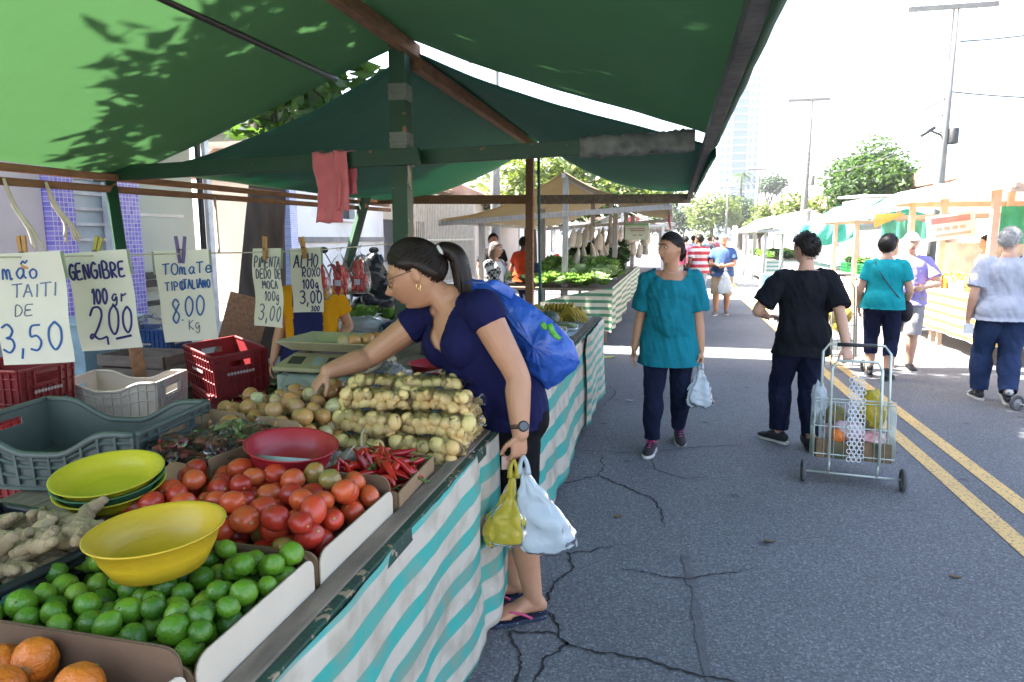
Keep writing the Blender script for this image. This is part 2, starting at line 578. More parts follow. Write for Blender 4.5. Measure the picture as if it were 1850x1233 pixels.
# dark tar streak
M_tar = mat('tar_streak', (0.06, 0.062, 0.066), 0.7, (0.1, 0.102, 0.11), 14, bump=0.3, bscale=150)
g = MB()
def streak(u, v):
    y = 3.34 - 1.15 * v
    x = 0.115 + 0.02 * math.sin(v * 5) + 0.12 * v * v
    w_ = 0.055 * (0.55 + 0.9 * abs(fbm(v * 7, 3.3))) * min(1, (1 - v) * 4 + .1) * (1 if not 0.27 < v < 0.36 else 0.35)
    return (x + (u - 0.5) * w_ + 0.008 * fbm(v * 30, u * 2), y, 0.004)
g.grid(streak, 2, 70)
structure('road_stain', g, M_tar)

# ================================================================ TREES
M_bark = mat('bark', (0.10, 0.082, 0.068), 0.95, (0.045, 0.036, 0.03), 5, stretch=(1, 1, 0.25), bump=1.5, bscale=14, bstretch=(1, 1, 0.3))
M_leaf = mat('tree_leaf', (0.05, 0.095, 0.025), 0.5, (0.03, 0.06, 0.018), 1.2, translucent=0.35, tcol=(0.12, 0.24, 0.03))
M_leaf_dry = mat('yellowish_leaf', (0.13, 0.17, 0.035), 0.5, (0.07, 0.11, 0.03), 0.9, translucent=0.35, tcol=(0.2, 0.27, 0.04))
M_leaf_far = mat('far_leaf', (0.06, 0.10, 0.04), 0.6, (0.035, 0.065, 0.03), 0.7, translucent=0.25)

def leaf_cloud(mb, blobs, n, size, aspect=0.45, seed=1, shell=0.55, droop=0.25):
    rs = np.random.RandomState(seed)
    B = np.array([(*c, *(r if not np.isscalar(r) else (r, r, r))) for c, r in blobs], float)
    wts = (B[:, 3] * B[:, 4] + B[:, 4] * B[:, 5]); wts /= wts.sum()
    idx = rs.choice(len(B), n, p=wts)
    d = rs.normal(size=(n, 3)); d /= np.linalg.norm(d, axis=1)[:, None]
    rad = shell + (1 - shell) * rs.rand(n) ** 0.7
    rad *= 1 + 0.18 * rs.normal(size=n) * (rs.rand(n) < 0.3)
    pos = B[idx, :3] + B[idx, 3:6] * d * rad[:, None]
    ax = rs.normal(size=(n, 3)); ax[:, 2] = ax[:, 2] * 0.5 - droop; ax /= np.linalg.norm(ax, axis=1)[:, None]
    nr = d * 0.6 + rs.normal(size=(n, 3)) * 0.6 + np.array([0, 0, 0.5])
    sd = np.cross(ax, nr); sd /= np.linalg.norm(sd, axis=1)[:, None] + 1e-9
    up = np.cross(sd, ax)
    s = size * (0.6 + 0.8 * rs.rand(n))[:, None]
    p0 = pos
    p1 = pos + ax * s * 0.55 + sd * s * aspect * 0.5 - up * s * 0.06
    p2 = pos + ax * s
    p3 = pos + ax * s * 0.55 - sd * s * aspect * 0.5 - up * s * 0.06
    vs_ = np.stack([p0, p1, p2, p3], 1).reshape(-1, 3)
    mb.add(vs_.tolist(), [(4 * i, 4 * i + 1, 4 * i + 2, 4 * i + 3) for i in range(n)], 0, False)

def tree(name, label, base, height, blobs, n, size, lm, trunk_r=0.2, seed=1, fork=None, aspect=0.45, group=None, trunk_pts=None):
    t = thing(name, label, 'tree', base, group)
    mb = MB()
    b = V(base)
    f = V(fork) if fork else b + V((0, 0, height * 0.45))
    pts = trunk_pts if trunk_pts else [b + V((0, 0, -0.1)), b.lerp(f, 0.35) + V((0.04 * height * .3, 0, 0)), f]
    k = len(pts)
    mb.tube(pts, [trunk_r * (1.25 - 0.55 * i / (k - 1)) for i in range(k)], n=14, samples=14)
    rnd = random.Random(seed)
    for i, (c, r) in enumerate(blobs):
        c = V(c)
        m_ = f.lerp(c, 0.5) + V((rnd.uniform(-.2, .2), rnd.uniform(-.2, .2), -0.1)) * (height / 8)
        rr = trunk_r * 0.5 * rnd.uniform(0.6, 1)
        mb.tube([f - V((0, 0, 0.1)), m_, c], [rr, rr * 0.6, rr * 0.2], n=7, samples=9)
    mb.build('trunk', M_bark, t)
    lb = MB()
    leaf_cloud(lb, blobs, n, size, aspect, seed)
    lb.build('crown', lm, t, fixn=False)
    return t

# big street tree on the left pavement: trunk seen between the stalls, crown over the stall shades the road
poly = [(-6.7, 4.3), (-4.4, 2.9), (-2.4, 1.1), (0.3, 0.8), (0.6, 5.5), (-0.9, 7.9), (-2.2, 8.7), (-4.4, 8.4), (-6.4, 6.9)]
def in_poly(x, y):
    c = False
    for (x0, y0), (x1, y1) in zip(poly, poly[1:] + poly[:1]):
        if (y0 > y) != (y1 > y) and x < (x1 - x0) * (y - y0) / (y1 - y0) + x0: c = not c
    return c
blobs = []
rnd = random.Random(11)
while len(blobs) < 95:
    x, y = rnd.uniform(-6.9, .8), rnd.uniform(.5, 9)
    if in_poly(x, y):
        zz = 6.0 + rnd.uniform(-0.6, 0.9); x -= (zz - 6.0) * .87
        k = rnd.uniform(.6, .85)
        blobs.append(((x, y, zz), (k, k, k * .6)))
for c in ((-3.6, 6.2, 3.7), (-3.2, 6.6, 3.9), (-4.7, 7.6, 3.6), (-4.0, 5.7, 4.1), (-3.3, 6.5, 3.0), (-4.3, 7.0, 2.95), (-3.7, 7.2, 3.0)):   # low boughs over the stall
    blobs.append((c, (0.55, 0.55, 0.4)))
tree('street_tree', 'large leafy street tree with thick dark trunk behind the vegetable stall', (-4.95, 7.5, 0.05), 7, blobs, 24000, 0.25, M_leaf,
     trunk_r=0.25, seed=5, fork=(-4.6, 7.3, 3.4), trunk_pts=[(-5.0, 7.5, -0.1), (-4.93, 7.5, 0.7), (-4.85, 7.48, 1.3), (-4.80, 7.46, 1.7), (-4.66, 7.4, 2.5), (-4.6, 7.3, 3.4)])

def crown_blobs(c, r, n, seed, flat=0.8):
    rd = random.Random(seed)
    out = []
    for i in range(n):
        d = V((rd.gauss(0, 1), rd.gauss(0, 1), rd.gauss(0, 1))).normalized() * rd.uniform(0.35, 0.72)
        k = rd.uniform(0.28, 0.48)
        out.append(((c[0] + d.x * r[0], c[1] + d.y * r[1], c[2] + d.z * r[2]), (k * r[0], k * r[1], k * r[2] * flat * 1.2)))
    return out

tree('street_tree', 'broad loose tree rising behind the tan tarpaulin stall', (-5.2, 25, 0), 7.5, crown_blobs((-3.4, 24.5, 3.35), (4.4, 3.2, 1.6), 26, 3), 6500, 0.3, M_leaf_dry, 0.25, 3)
tree('street_tree', 'dense rounded mango tree behind the white market tents', (8.2, 33, 0), 6.6, crown_blobs((8.1, 33, 3.8), (2.35, 2.3, 2.0), 30, 8), 9000, 0.26, M_leaf, 0.22, 8)
tree('street_tree', 'low pale green tree beside the second utility pole', (7.4, 42, 0), 4.2, crown_blobs((7.8, 42, 3.1), (2.4, 2, 1.5), 16, 9), 2600, 0.3, M_leaf_dry, 0.16, 9)
tree('street_tree', 'small yellow green tree at the left foot of the second utility pole', (5.1, 44, 0), 3.6, crown_blobs((5.3, 44, 2.7), (1.2, 1.2, 1.1), 10, 10), 1300, 0.25, M_leaf_dry, 0.12, 10)
tree('street_tree', 'wide green tree at the far end of the street behind the palm', (4.2, 80, 0), 7, crown_blobs((4.4, 80, 4.2), (4.0, 3, 2.6), 18, 12), 3000, 0.5, M_leaf_dry, 0.25, 12)
tree('street_tree', 'darker far tree at the right of the palm', (7.8, 86, 0), 7, crown_blobs((7.6, 86, 4.6), (2.4, 3, 2.6), 14, 13), 2000, 0.5, M_leaf_far, 0.25, 13)
tree('street_tree', 'tall hazy treetop above the far roofs', (15.3, 120, 0), 13, crown_blobs((15.3, 120, 10.2), (2.7, 2.6, 2.2), 14, 14), 1600, 0.55, M_leaf_far, 0.3, 14)
tree('street_tree', 'far dark tree over the crowd at the left side of the street', (-1.5, 85, 0), 6, crown_blobs((-0.5, 85, 4.0), (3.6, 3, 2.6), 16, 15), 2200, 0.5, M_leaf_far, 0.25, 15)

# palm
t = thing('palm_tree', 'thin palm tree in front of the pale tower', 'palm', (8.2, 92, 0))
mb = MB(); mb.tube([(8.2, 92, -0.1), (8.15, 92, 5), (8.2, 92, 9.6)], [0.22, 0.17, 0.14], n=8, samples=8); mb.build('trunk', M_bark, t)
mb = MB(); rnd = random.Random(4)
for i in range(18):
    a = i / 18 * 2 * math.pi; d = V((math.cos(a), math.sin(a), 0)); up = rnd.uniform(-.1, .9)
    pts = [V((8.2, 92, 9.5)) + d * (s * 2.0) + V((0, 0, up * s * 1.6 - 1.9 * s * s)) for s in np.linspace(0, 1, 7)]
    for k in range(1, 7):
        p = pts[k]; tdir = (pts[k] - pts[k - 1]).normalized(); s_ = tdir.cross(V((0, 0, 1))).normalized()
        for sg in (-1, 1):
            for q in (0.0, 0.5):
                b_ = pts[k - 1].lerp(p, q)
                mb.add([b_, b_ + tdir * 0.12, b_ + s_ * sg * 0.5 + tdir * 0.3 + V((0, 0, -.22))], [(0, 1, 2)])
mb.build('crown', M_leaf_far, t, fixn=False)

# ================================================================ LEFT SIDE BUILDINGS (facade x = -6.3)
FX = -6.3
M_lilac = mat('lilac_plaster', (0.70, 0.62, 0.63), 0.85, (0.55, 0.49, 0.5), 1.2)
M_white = mat('white_plaster', (0.85, 0.84, 0.82), 0.85, (0.62, 0.6, 0.57), 1.4, vlo=0.5, vhi=0.8)
M_green = mat('grey_green_plaster', (0.56, 0.61, 0.56), 0.85, (0.5, 0.54, 0.5), 1.0)
M_cream = mat('cream_plaster', (0.62, 0.56, 0.48), 0.85, (0.5, 0.44, 0.38), 1.0)
M_pinkw = mat('pink_plaster', (0.72, 0.6, 0.53), 0.85, (0.6, 0.5, 0.45), 0.8)
M_whitemetal = mat('white_metal', (0.75, 0.76, 0.78), 0.4)
M_darkmetal = mat('dark_metal', (0.03, 0.03, 0.033), 0.45)
M_glassw = mat('frosted_pane', (0.55, 0.62, 0.66), 0.25, (0.42, 0.5, 0.56), 2.0)
M_glassd = mat('dark_window', (0.06, 0.07, 0.08), 0.15)
M_rust = mat('rusty_white_paint', (0.6, 0.52, 0.45), 0.8, (0.3, 0.14, 0.07), 7, vlo=0.42, vhi=0.6, stretch=(1, 1, 0.3))

def tile_mat(name, a, b, grout, sx):
    m = bpy.data.materials.new(name); m.use_nodes = True
    nt = m.node_tree; L = nt.links.new; p = nt.nodes['Principled BSDF']
    tc = _n(nt, 'ShaderNodeTexCoord'); sx_ = _n(nt, 'ShaderNodeSeparateXYZ'); mp = _n(nt, 'ShaderNodeCombineXYZ')
    L(tc.outputs['Object'], sx_.inputs[0]); L(sx_.outputs['Y'], mp.inputs['X']); L(sx_.outputs['Z'], mp.inputs['Y'])
    br = _n(nt, 'ShaderNodeTexBrick'); br.offset = 0; br.inputs['Scale'].default_value = sx
    br.inputs['Color1'].default_value = (*a, 1); br.inputs['Color2'].default_value = (*b, 1); br.inputs['Mortar'].default_value = (*grout, 1)
    br.inputs['Mortar Size'].default_value = 0.04; br.inputs['Brick Width'].default_value = 0.5; br.inputs['Row Height'].default_value = 0.5
    L(mp.outputs[0], br.inputs['Vector']); L(br.outputs['Color'], p.inputs['Base Color'])
    p.inputs['Roughness'].default_value = 0.25
    return m
M_mosaic = tile_mat('purple_mosaic', (0.18, 0.14, 0.62), (0.36, 0.3, 0.72), (0.62, 0.6, 0.74), 10)
M_bluemosaic = tile_mat('blue_mosaic', (0.3, 0.38, 0.8), (0.45, 0.5, 0.85), (0.7, 0.72, 0.8), 14)

def roof_tile_mat():
    m = bpy.data.materials.new('clay_roof_tile'); m.use_nodes = True
    nt = m.node_tree; L = nt.links.new; p = nt.nodes['Principled BSDF']
    tc = _n(nt, 'ShaderNodeTexCoord')
    wv = _n(nt, 'ShaderNodeTexWave'); wv.bands_direction = 'Y'; wv.inputs['Scale'].default_value = 1.6; wv.inputs['Distortion'].default_value = 0.2
    nz = _n(nt, 'ShaderNodeTexNoise'); nz.inputs['Scale'].default_value = 3; nz.inputs['Detail'].default_value = 5
    L(tc.outputs['Object'], wv.inputs['Vector']); L(tc.outputs['Object'], nz.inputs['Vector'])
    cr_ = _n(nt, 'ShaderNodeValToRGB'); e = cr_.color_ramp.elements
    e[0].position = 0.3; e[0].color = (0.27, 0.15, 0.11, 1); e[1].position = 0.7; e[1].color = (0.42, 0.27, 0.2, 1)
    L(nz.outputs['Fac'], cr_.inputs[0]); L(cr_.outputs[0], p.inputs['Base Color'])
    bp = _n(nt, 'ShaderNodeBump'); bp.inputs['Distance'].default_value = 0.06; L(wv.outputs['Fac'], bp.inputs['Height']); L(bp.outputs[0], p.inputs['Normal'])
    p.inputs['Roughness'].default_value = 0.85
    return m
M_rooft = roof_tile_mat()

# first house: lilac wall, mosaic pilasters, louvred window, open carport with a bench
h = thing('terraced_house', 'lilac house with purple mosaic pillars, louvred window and open grey carport', 'house', (FX - 1.5, 6, 0))
mb = MB()
mb.box((FX - 0.1, 1.9, 1.8), (0.2, 7.9, 3.6))               # lilac wall
mb.box((FX - 0.1, 6.48, 0.5), (0.2, 0.6, 1.0)); mb.box((FX - 0.1, 6.48, 3.1), (0.2, 0.6, 1.0))
mb.build('wall', M_lilac, h)
for y, w_ in ((6.02, 0.32), (6.95, 0.32)):
    q = MB(); q.box((FX - 0.07, y, 1.8), (0.26, w_, 3.6)); q.build('pillar', M_mosaic, h)
win = MB(); win.box((FX - 0.16, 6.48, 1.8), (0.03, 0.6, 1.6)); win = win.build('window', M_glassw, h)
q = MB()
for i in range(10):
    q.box((FX - 0.12, 6.48, 1.05 + i * 0.17), (0.05, 0.6, 0.035))
q.box((FX - 0.06, 6.21, 1.8), (0.1, 0.06, 1.6)); q.box((FX - 0.06, 6.76, 1.8), (0.1, 0.06, 1.6))
q.build('frame', M_whitemetal, win)
mb = MB()
mb.box((FX - 2.2, 8.9, 1.8), (0.2, 3.9, 3.6)); mb.box((FX - 1.1, 7.18, 1.8), (2.0, 0.12, 3.6))
mb.box((FX - 1.1, 8.9, 3.3), (2.0, 3.3, 0.2)); mb.box((FX - 1.1, 8.9, 0.06), (2.0, 3.3, 0.13))
mb.build('carport_wall', M_green, h)
mb = MB(); mb.box((FX - 2.08, 8.9, 1.95), (0.03, 3.3, 0.05)); mb.box((FX - 2.08, 8.0, 2.2), (0.02, 0.09, 0.12)); mb.box((FX - 2.08, 9.2, 2.2), (0.02, 0.09, 0.12)); mb.build('wall_trim', M_white, h)
mb = MB(); mb.box((FX - 0.03, 8.5, 1.7), (0.06, 0.09, 3.3)); mb.build('post', M_whitemetal, h)
mb = MB(); mb.box((FX - 0.09, 8.42, 1.7), (0.05, 0.06, 3.3)); mb.build('post_dark_side', M_darkmetal, h)  # dark strip along one side of the white post
mb = MB(); mb.box((FX - 2.5, 4, 3.72), (5.4, 12.6, 0.22)); mb.build('roof', M_white, h)
# bench in the carport
b = thing('bench', 'black slatted bench inside the grey carport', 'bench', (FX - 1.6, 8.9, 0.13))
mb = MB()
for z in (0.85, 0.72): mb.box((FX - 1.85, 8.9, z + 0.13), (0.04, 2.2, 0.11))
mb.build('backrest', M_darkmetal, b)
mb = MB()
for i in range(3): mb.box((FX - 1.45 - i * 0.13, 8.9, 0.57), (0.11, 2.2, 0.04))
mb.build('seat', M_darkmetal, b)
for y in (7.95, 9.85):
    q = MB(); q.beam((FX - 1.85, y, 1.06), (FX - 1.75, y, 0.15), 0.05, 0.05); q.beam((FX - 1.4, y, 0.57), (FX - 1.35, y, 0.15), 0.05, 0.05)
    q.tube([(FX - 1.8, y, 0.85), (FX - 1.4, y, 0.86), (FX - 1.33, y, 0.6)], 0.02, n=6); q.build('leg', M_darkmetal, b)

h = thing('terraced_house', 'white house with blue mosaic corner and small window behind the hanging towel', 'house', (FX - 1.5, 12.4, 0))
mb = MB()
mb.box((FX - 0.1, 12.5, 0.95), (0.2, 3.8, 1.9)); mb.box((FX - 0.1, 12.5, 3.0), (0.2, 3.8, 1.2)); mb.box((FX - 0.1, 11.3, 2.15), (0.2, 1.4, 0.5)); mb.box((FX - 0.1, 13.7, 2.15), (0.2, 1.4, 0.5))
mb.build('wall', M_white, h)
q = MB(); q.box((FX + 0.0, 10.5, 1.8), (0.2, 0.22, 3.6)); q.build('pillar', M_bluemosaic, h)
q = MB(); q.box((FX - 0.0, 12.5, 1.55), (0.12, 3.6, 0.09)); q.build('ledge', M_kerb, h)
wn_ = MB(); wn_.box((FX - 0.14, 12.5, 2.15), (0.03, 1.0, 0.5)); wn_ = wn_.build('window', M_glassd, h)
q = MB(); q.box((FX + 0.02, 12.5, 1.92), (0.1, 1.1, 0.05)); q.box((FX + 0.02, 12.5, 2.42), (0.1, 1.1, 0.05)); q.build('frame', M_white, wn_)
q = MB(); q.box((FX - 2.2, 12.5, 3.72), (4.4, 4.2, 0.2)); q.build('roof', M_white, h)

pp_ = MB(); pp_.tube([(FX + 0.5, 14.6, 0), (FX + 0.5, 14.6, 3.6)], 0.17, n=14)
tag(pp_.build('gate_post', M_rust), 'round rust streaked white post beside the white house', 'post')

def bar_fence(label, x, y0, y1, z0, z1, m, step=0.13):
    f = thing('bar_fence', label, 'fence', (x, (y0 + y1) / 2, 0))
    q = MB()
    n = int((y1 - y0) / step)
    for i in range(n + 1):
        q.box((x, y0 + (y1 - y0) * i / n, (z0 + z1) / 2), (0.025, 0.025, z1 - z0))
    q.build('bars', m, f)
    q = MB()
    for z in (z0 + 0.05, (z0 + z1) / 2, z1 - 0.05): q.box((x, (y0 + y1) / 2, z), (0.05, y1 - y0, 0.05))
    q.build('rail', m, f)
    q = MB(); q.box((x - 0.06, (y0 + y1) / 2, z0 / 2), (0.2, y1 - y0, z0)); q.build('base_wall', M_white, f)
    return f
M_beigemetal = mat('beige_painted_metal', (0.5, 0.45, 0.37), 0.5)
bar_fence('tall beige barred gate left of the tan stall', FX, 15.2, 21.5, 0.3, 2.75, M_beigemetal)
h = thing('terraced_house', 'cream house with clay tile roof behind the barred gate', 'house', (FX - 3, 19, 0))
mb = MB(); mb.box((FX - 3.2, 19, 1.5), (3, 9, 3.0)); mb.build('wall', M_cream, h)
mb = MB(); mb.prism([(FX - 5.3, 14.3, 3.0), (FX - 0.7, 14.3, 3.0), (FX - 0.7, 14.3, 3.1), (FX - 3, 14.3, 4.1), (FX - 5.3, 14.3, 3.1)], (0, 9.6, 0)); mb.build('roof', M_rooft, h)
for y in (16, 18.5, 21): q = MB(); q.box((FX - 1.69, y, 1.5), (0.06, 1.0, 1.2)); q.build('window', M_glassd, h)
h = thing('terraced_house', 'pale pink house with red tile porch beyond the barred gate', 'house', (FX - 2, 27, 0))
mb = MB(); mb.box((FX - 1.5, 27.5, 1.4), (3, 11.5, 2.8)); mb.build('wall', M_pinkw, h)
mb = MB(); mb.prism([(FX - 3.2, 21.7, 2.8), (FX + 0.7, 21.7, 2.7), (FX + 0.7, 21.7, 2.82), (FX - 1.2, 21.7, 3.6), (FX - 3.2, 21.7, 3.0)], (0, 11.6, 0)); mb.build('roof', M_rooft, h)
for y in (24, 29): q = MB(); q.box((FX + 0.02, y, 1.3), (0.06, 1.4, 2.2)); q.build('door', M_whitemetal, h)
for i, (y, m_, lb) in enumerate(((40, M_white, 'white far house on the left side after the pink house'), (52, M_cream, 'cream far house down the left side of the street'), (66, M_pinkw, 'last pinkish far house on the left side'))):
    h = thing('terraced_house', lb, 'house', (FX - 2, y, 0))
    mb = MB(); mb.box((FX - 1.8, y, 1.6), (3.4, 9, 3.2)); mb.build('wall', m_, h)
    mb = MB(); mb.prism([(FX - 3.7, y - 4.7, 3.2), (FX + 0.3, y - 4.7, 3.2), (FX - 1.8, y - 4.7, 4.3)], (0, 9.4, 0)); mb.build('roof', M_rooft, h)
    for yy in (-2.5, 0.5, 3): q = MB(); q.box((FX - 0.08, y + yy, 1.5), (0.06, 1.2, 1.3)); q.build('window', M_glassd, h)

# ================================================================ RIGHT SIDE BUILDINGS
def gable_house(label, x0, x1, y0, y1, hz, rz, wm, ridge='y', over=0.4, wins=()):
    h = thing('tiled_house', label, 'house', ((x0 + x1) / 2, (y0 + y1) / 2, 0))
    mb = MB(); mb.box(((x0 + x1) / 2, (y0 + y1) / 2, hz / 2), (x1 - x0, y1 - y0, hz)); mb.build('wall', wm, h)
    mb = MB()
    if ridge == 'y':
        xm = (x0 + x1) / 2
        mb.prism([(x0 - over, y0 - over, hz - .08), (x1 + over, y0 - over, hz - .08), (x1 + over, y0 - over, hz + .04), (xm, y0 - over, rz), (x0 - over, y0 - over, hz + .04)], (0, y1 - y0 + 2 * over, 0))
    else:
        ym = (y0 + y1) / 2
        mb.prism([(x0 - over, y0 - over, hz - .08), (x0 - over, y1 + over, hz - .08), (x0 - over, y1 + over, hz + .04), (x0 - over, ym, rz), (x0 - over, y0 - over, hz + .04)], (x1 - x0 + 2 * over, 0, 0))
    mb.build('roof', M_rooft, h)
    for (wx, wy, wz, sx_, sy_, sz_) in wins:
        q = MB(); q.box((wx, wy, wz), (sx_, sy_, sz_)); q.build('window', M_glassd, h)
    return h
gable_house('pale pink house with clay roof at the right edge behind the tents', 9.9, 18, 25, 33, 3.7, 4.7, M_pinkw, 'x', wins=((12, 24.97, 2.2, 1.4, .1, 1.2), (9.87, 29, 2.2, .1, 1.4, 1.2)))
gable_house('lower clay roofed house just left of the first utility pole', 8.3, 11, 34.5, 42, 3.2, 4.4, M_white, 'x', wins=((8.27, 38, 1.8, .1, 1.4, 1.2),))
h = thing('shed', 'low white shed with corrugated roof edge beside the mango tree', 'shed', (7.8, 29, 0))
mb = MB(); mb.box((8.0, 29, 1.5), (2.6, 3.2, 3.0)); mb.build('wall', M_white, h)
mb = MB()
for i in range(22): mb.tube([(6.6 + i * .13, 27.2, 3.06), (6.6 + i * .13, 30.9, 3.2)], 0.05, n=6)
mb.build('roof', mat('fibre_cement', (0.5, 0.5, 0.5), 0.9), h)
gable_house('far pale house with pinkish roof between the palm and the second pole', 9.2, 15, 62, 72, 3.6, 5.2, M_cream, 'x', wins=((9.17, 66, 2, .1, 1.6, 1.3),))
gable_house('farther small tiled house right of the far trees', 8.5, 14, 48, 56, 3.2, 4.4, M_white, 'x', wins=((8.47, 52, 1.9, .1, 1.6, 1.3),))
gable_house('distant house row end on the right side beyond the palm', 9, 16, 100, 112, 4.2, 6, M_pinkw, 'y', wins=((11, 99.97, 2, 1.5, .1, 1.2),))

# tower
M_tw = mat('tower_concrete', (0.42, 0.46, 0.52), 0.7); M_tg = mat('tower_glass', (0.06, 0.14, 0.28), 0.3)
t = thing('apartment_tower', 'tall pale apartment tower with blue central strip far down the street', 'tower', (24, 300, 0))
mb = MB(); mb.box((19.6, 300, 33), (5, 12, 66)); mb.box((30, 300, 33), (4.6, 12, 66)); mb.build('wall', M_tw, t)
mb = MB(); mb.box((24.9, 300.5, 34), (5.6, 11, 68)); mb.build('glass_strip', M_tg, t)
mb = MB()
for i in range(22): mb.box((24.8, 293.9, 2 + i * 3), (15.4, 0.5, 0.35))
mb.build('floor_slab', M_tw, t)
for sx_ in (18.4, 20.6, 29, 31):
    q = MB(); q.box((sx_, 294.0, 33), (.5, .1, 62))
    for i in range(21): q.box((sx_, 293.96, 3.6 + i * 3), (1.2, 0.2, 1.4))
    q.build('window_column', M_tg, t)
# low background terrain
g = MB()
def hill(u, v):
    x = -260 + 560 * u
    return (x, 330 + 240 * v, -0.05 + 9 * v * (0.6 + 0.5 * fbm(u * 5, v * 2)))
g.grid(hill, 30, 6)
structure('hills', g, mat('hill_green', (0.07, 0.1, 0.05), 0.95, (0.2, 0.19, 0.17), 0.05))

# ================================================================ UTILITY POLES, WIRES
M_conc = mat('pole_concrete', (0.20, 0.195, 0.185), 0.85, (0.15, 0.145, 0.14), 3)
M_cable = mat('cable_black', (0.03, 0.03, 0.03), 0.6)
def pole(label, x, y, hgt, arm_w, transformer=True, lamp=False):
    t = thing('utility_pole', label, 'pole', (x, y, 0), 'utility poles along the right pavement')
    mb = MB(); mb.tube([(x, y, -0.1), (x, y, hgt)], [0.16, 0.11], n=10); mb.build('post', M_conc, t)
    mb = MB(); mb.box((x - 0.1, y - 0.13, hgt - 0.12), (arm_w, 0.1, 0.11)); mb.build('crossarm', M_conc, t)
    for i in range(4):
        q = MB(); q.lathe([(0.0, 0), (0.05, 0.0), (0.025, .05), (0.055, .08), (0.02, .14), (0, .15)], 8, (x - 0.1 - arm_w / 2 + 0.1 + i * (arm_w - 0.2) / 3, y - 0.13, hgt - 0.06)); q.build('insulator', M_whitemetal, t)
    if transformer:
        q = MB(); q.lathe([(0, 0), (0.12, 0.02), (0.13, 0.06), (0.13, 0.40), (0.11, 0.45), (0, 0.46)], 12, (x + 0.22, y - 0.1, hgt - 3.75)); q.build('transformer', M_darkmetal if lamp else M_conc, t)
    if lamp:
        q = MB(); q.tube([(x, y, hgt - 3.5), (x - 0.4, y - 0.3, hgt - 3.4), (x - 0.5, y - 0.32, hgt - 3.35)], 0.03, n=6)
        q.tube([(x - 0.33, y - 0.3, hgt - 3.3), (x - 0.68, y - 0.36, hgt - 3.52)], 0.05, n=6); q.build('street_lamp_arm', M_darkmetal, t)
    return t
pole('tall concrete utility pole with crossarm and dark transformer, nearest on the right', 7.3, 22, 7.9, 2.2, True, True)
pole('second utility pole with crossarm, behind the teal tarpaulin', 5.65, 33, 7.6, 1.7)
pole('third thin utility pole beside the far house', 6.4, 58, 7.0, 1.5)
pole('fourth thin utility pole near the palm', 5.6, 78, 7.0, 1.5, False)
pole('utility pole on the left pavement behind the tan stall', -4.9, 19.0, 6.5, 1.2, False)
pole('far utility pole left of the far trees', 1.3, 88, 6.0, 1.2, False)
def wire(label, p0, p1, sag, r=0.012):
    p0, p1 = V(p0), V(p1)
    mb = MB(); mb.tube([p0.lerp(p1, s) + V((0, 0, -4 * sag * s * (1 - s))) for s in np.linspace(0, 1, 24)], r, n=5)
    tag(mb.build('power_line', M_cable), label, 'cable', 'power lines between the poles')
poles_ = [(7.3, 22, 7.9), (5.65, 33, 7.6), (6.4, 58, 7.0), (5.6, 78, 7.0)]
for i, ds in enumerate((-0.8, 0.7)):
    for (a, b_) in zip(poles_, poles_[1:]):
        wire('thin power line strung between two utility poles', (a[0] + ds, a[1] - .13, a[2] + .05), (b_[0] + ds, b_[1] - .13, b_[2] + .05), 0.7)
for k in range(3):
    wire('low cable running along the street between poles', (7.2, 21.9, 5.4 - k * .45), (5.6, 32.9, 5.3 - k * .45), 0.35, 0.018)
    wire('low cable running on towards the far poles', (5.6, 33.1, 5.3 - k * .45), (6.3, 57.9, 5.0 - k * .4), 0.8, 0.018)
wire('cable leaving the nearest pole to the right', (7.3, 22, 5.6), (16, 20, 5.3), 0.4, 0.02)
wire('high cable leaving the nearest pole to the right', (7.5, 22, 6.9), (16, 18, 8.0), 0.5, 0.02)
# ================================================================ THE GREEN STALL
M_wood = mat('raw_timber', (0.26, 0.13, 0.065), 0.8, (0.15, 0.075, 0.04), 6, stretch=(6, 1, 6), bump=0.4, bscale=30)
M_woodg = mat('grey_timber', (0.26, 0.2, 0.15), 0.85, (0.14, 0.11, 0.085), 5, stretch=(5, 1, 5), bump=0.5, bscale=30)
M_pgreen = mat('worn_green_paint', (0.008, 0.055, 0.022), 0.5, (0.006, 0.042, 0.018), 4, speck=((0.27, 0.125, 0.06), 9, 0.67), bump=0.2)
M_pgreen2 = mat('chipped_green_edge', (0.01, 0.06, 0.04), 0.6, (0.02, 0.04, 0.03), 12, speck=((0.3, 0.22, 0.15), 40, 0.6), bump=0.4)
M_rope = mat('natural_string', (0.55, 0.48, 0.36), 0.9)
M_tape = mat('tape_grey', (0.16, 0.18, 0.15), 0.5)

def tarp_material(name, dark, trans, seam=0.0, amount=0.42):
    m = mat(name, dark, 0.75, tuple(c * 0.8 for c in dark), 3.0, stretch=(1, 3, 1), bump=0.5, bscale=9, bstretch=(0.6, 2.5, 0.6), translucent=amount, tcol=trans)
    return m
M_tarp1 = tarp_material('green_tarp', (0.04, 0.11, 0.07), (0.20, 0.32, 0.185), amount=0.55)
M_tarp2 = tarp_material('dark_green_tarp', (0.055, 0.19, 0.14), (0.045, 0.19, 0.115), amount=0.35)

stall = thing('market_stall', 'green tarpaulin covered produce stall with turquoise striped skirt along the road', 'market stall', (-1.8, 3.5, 0))

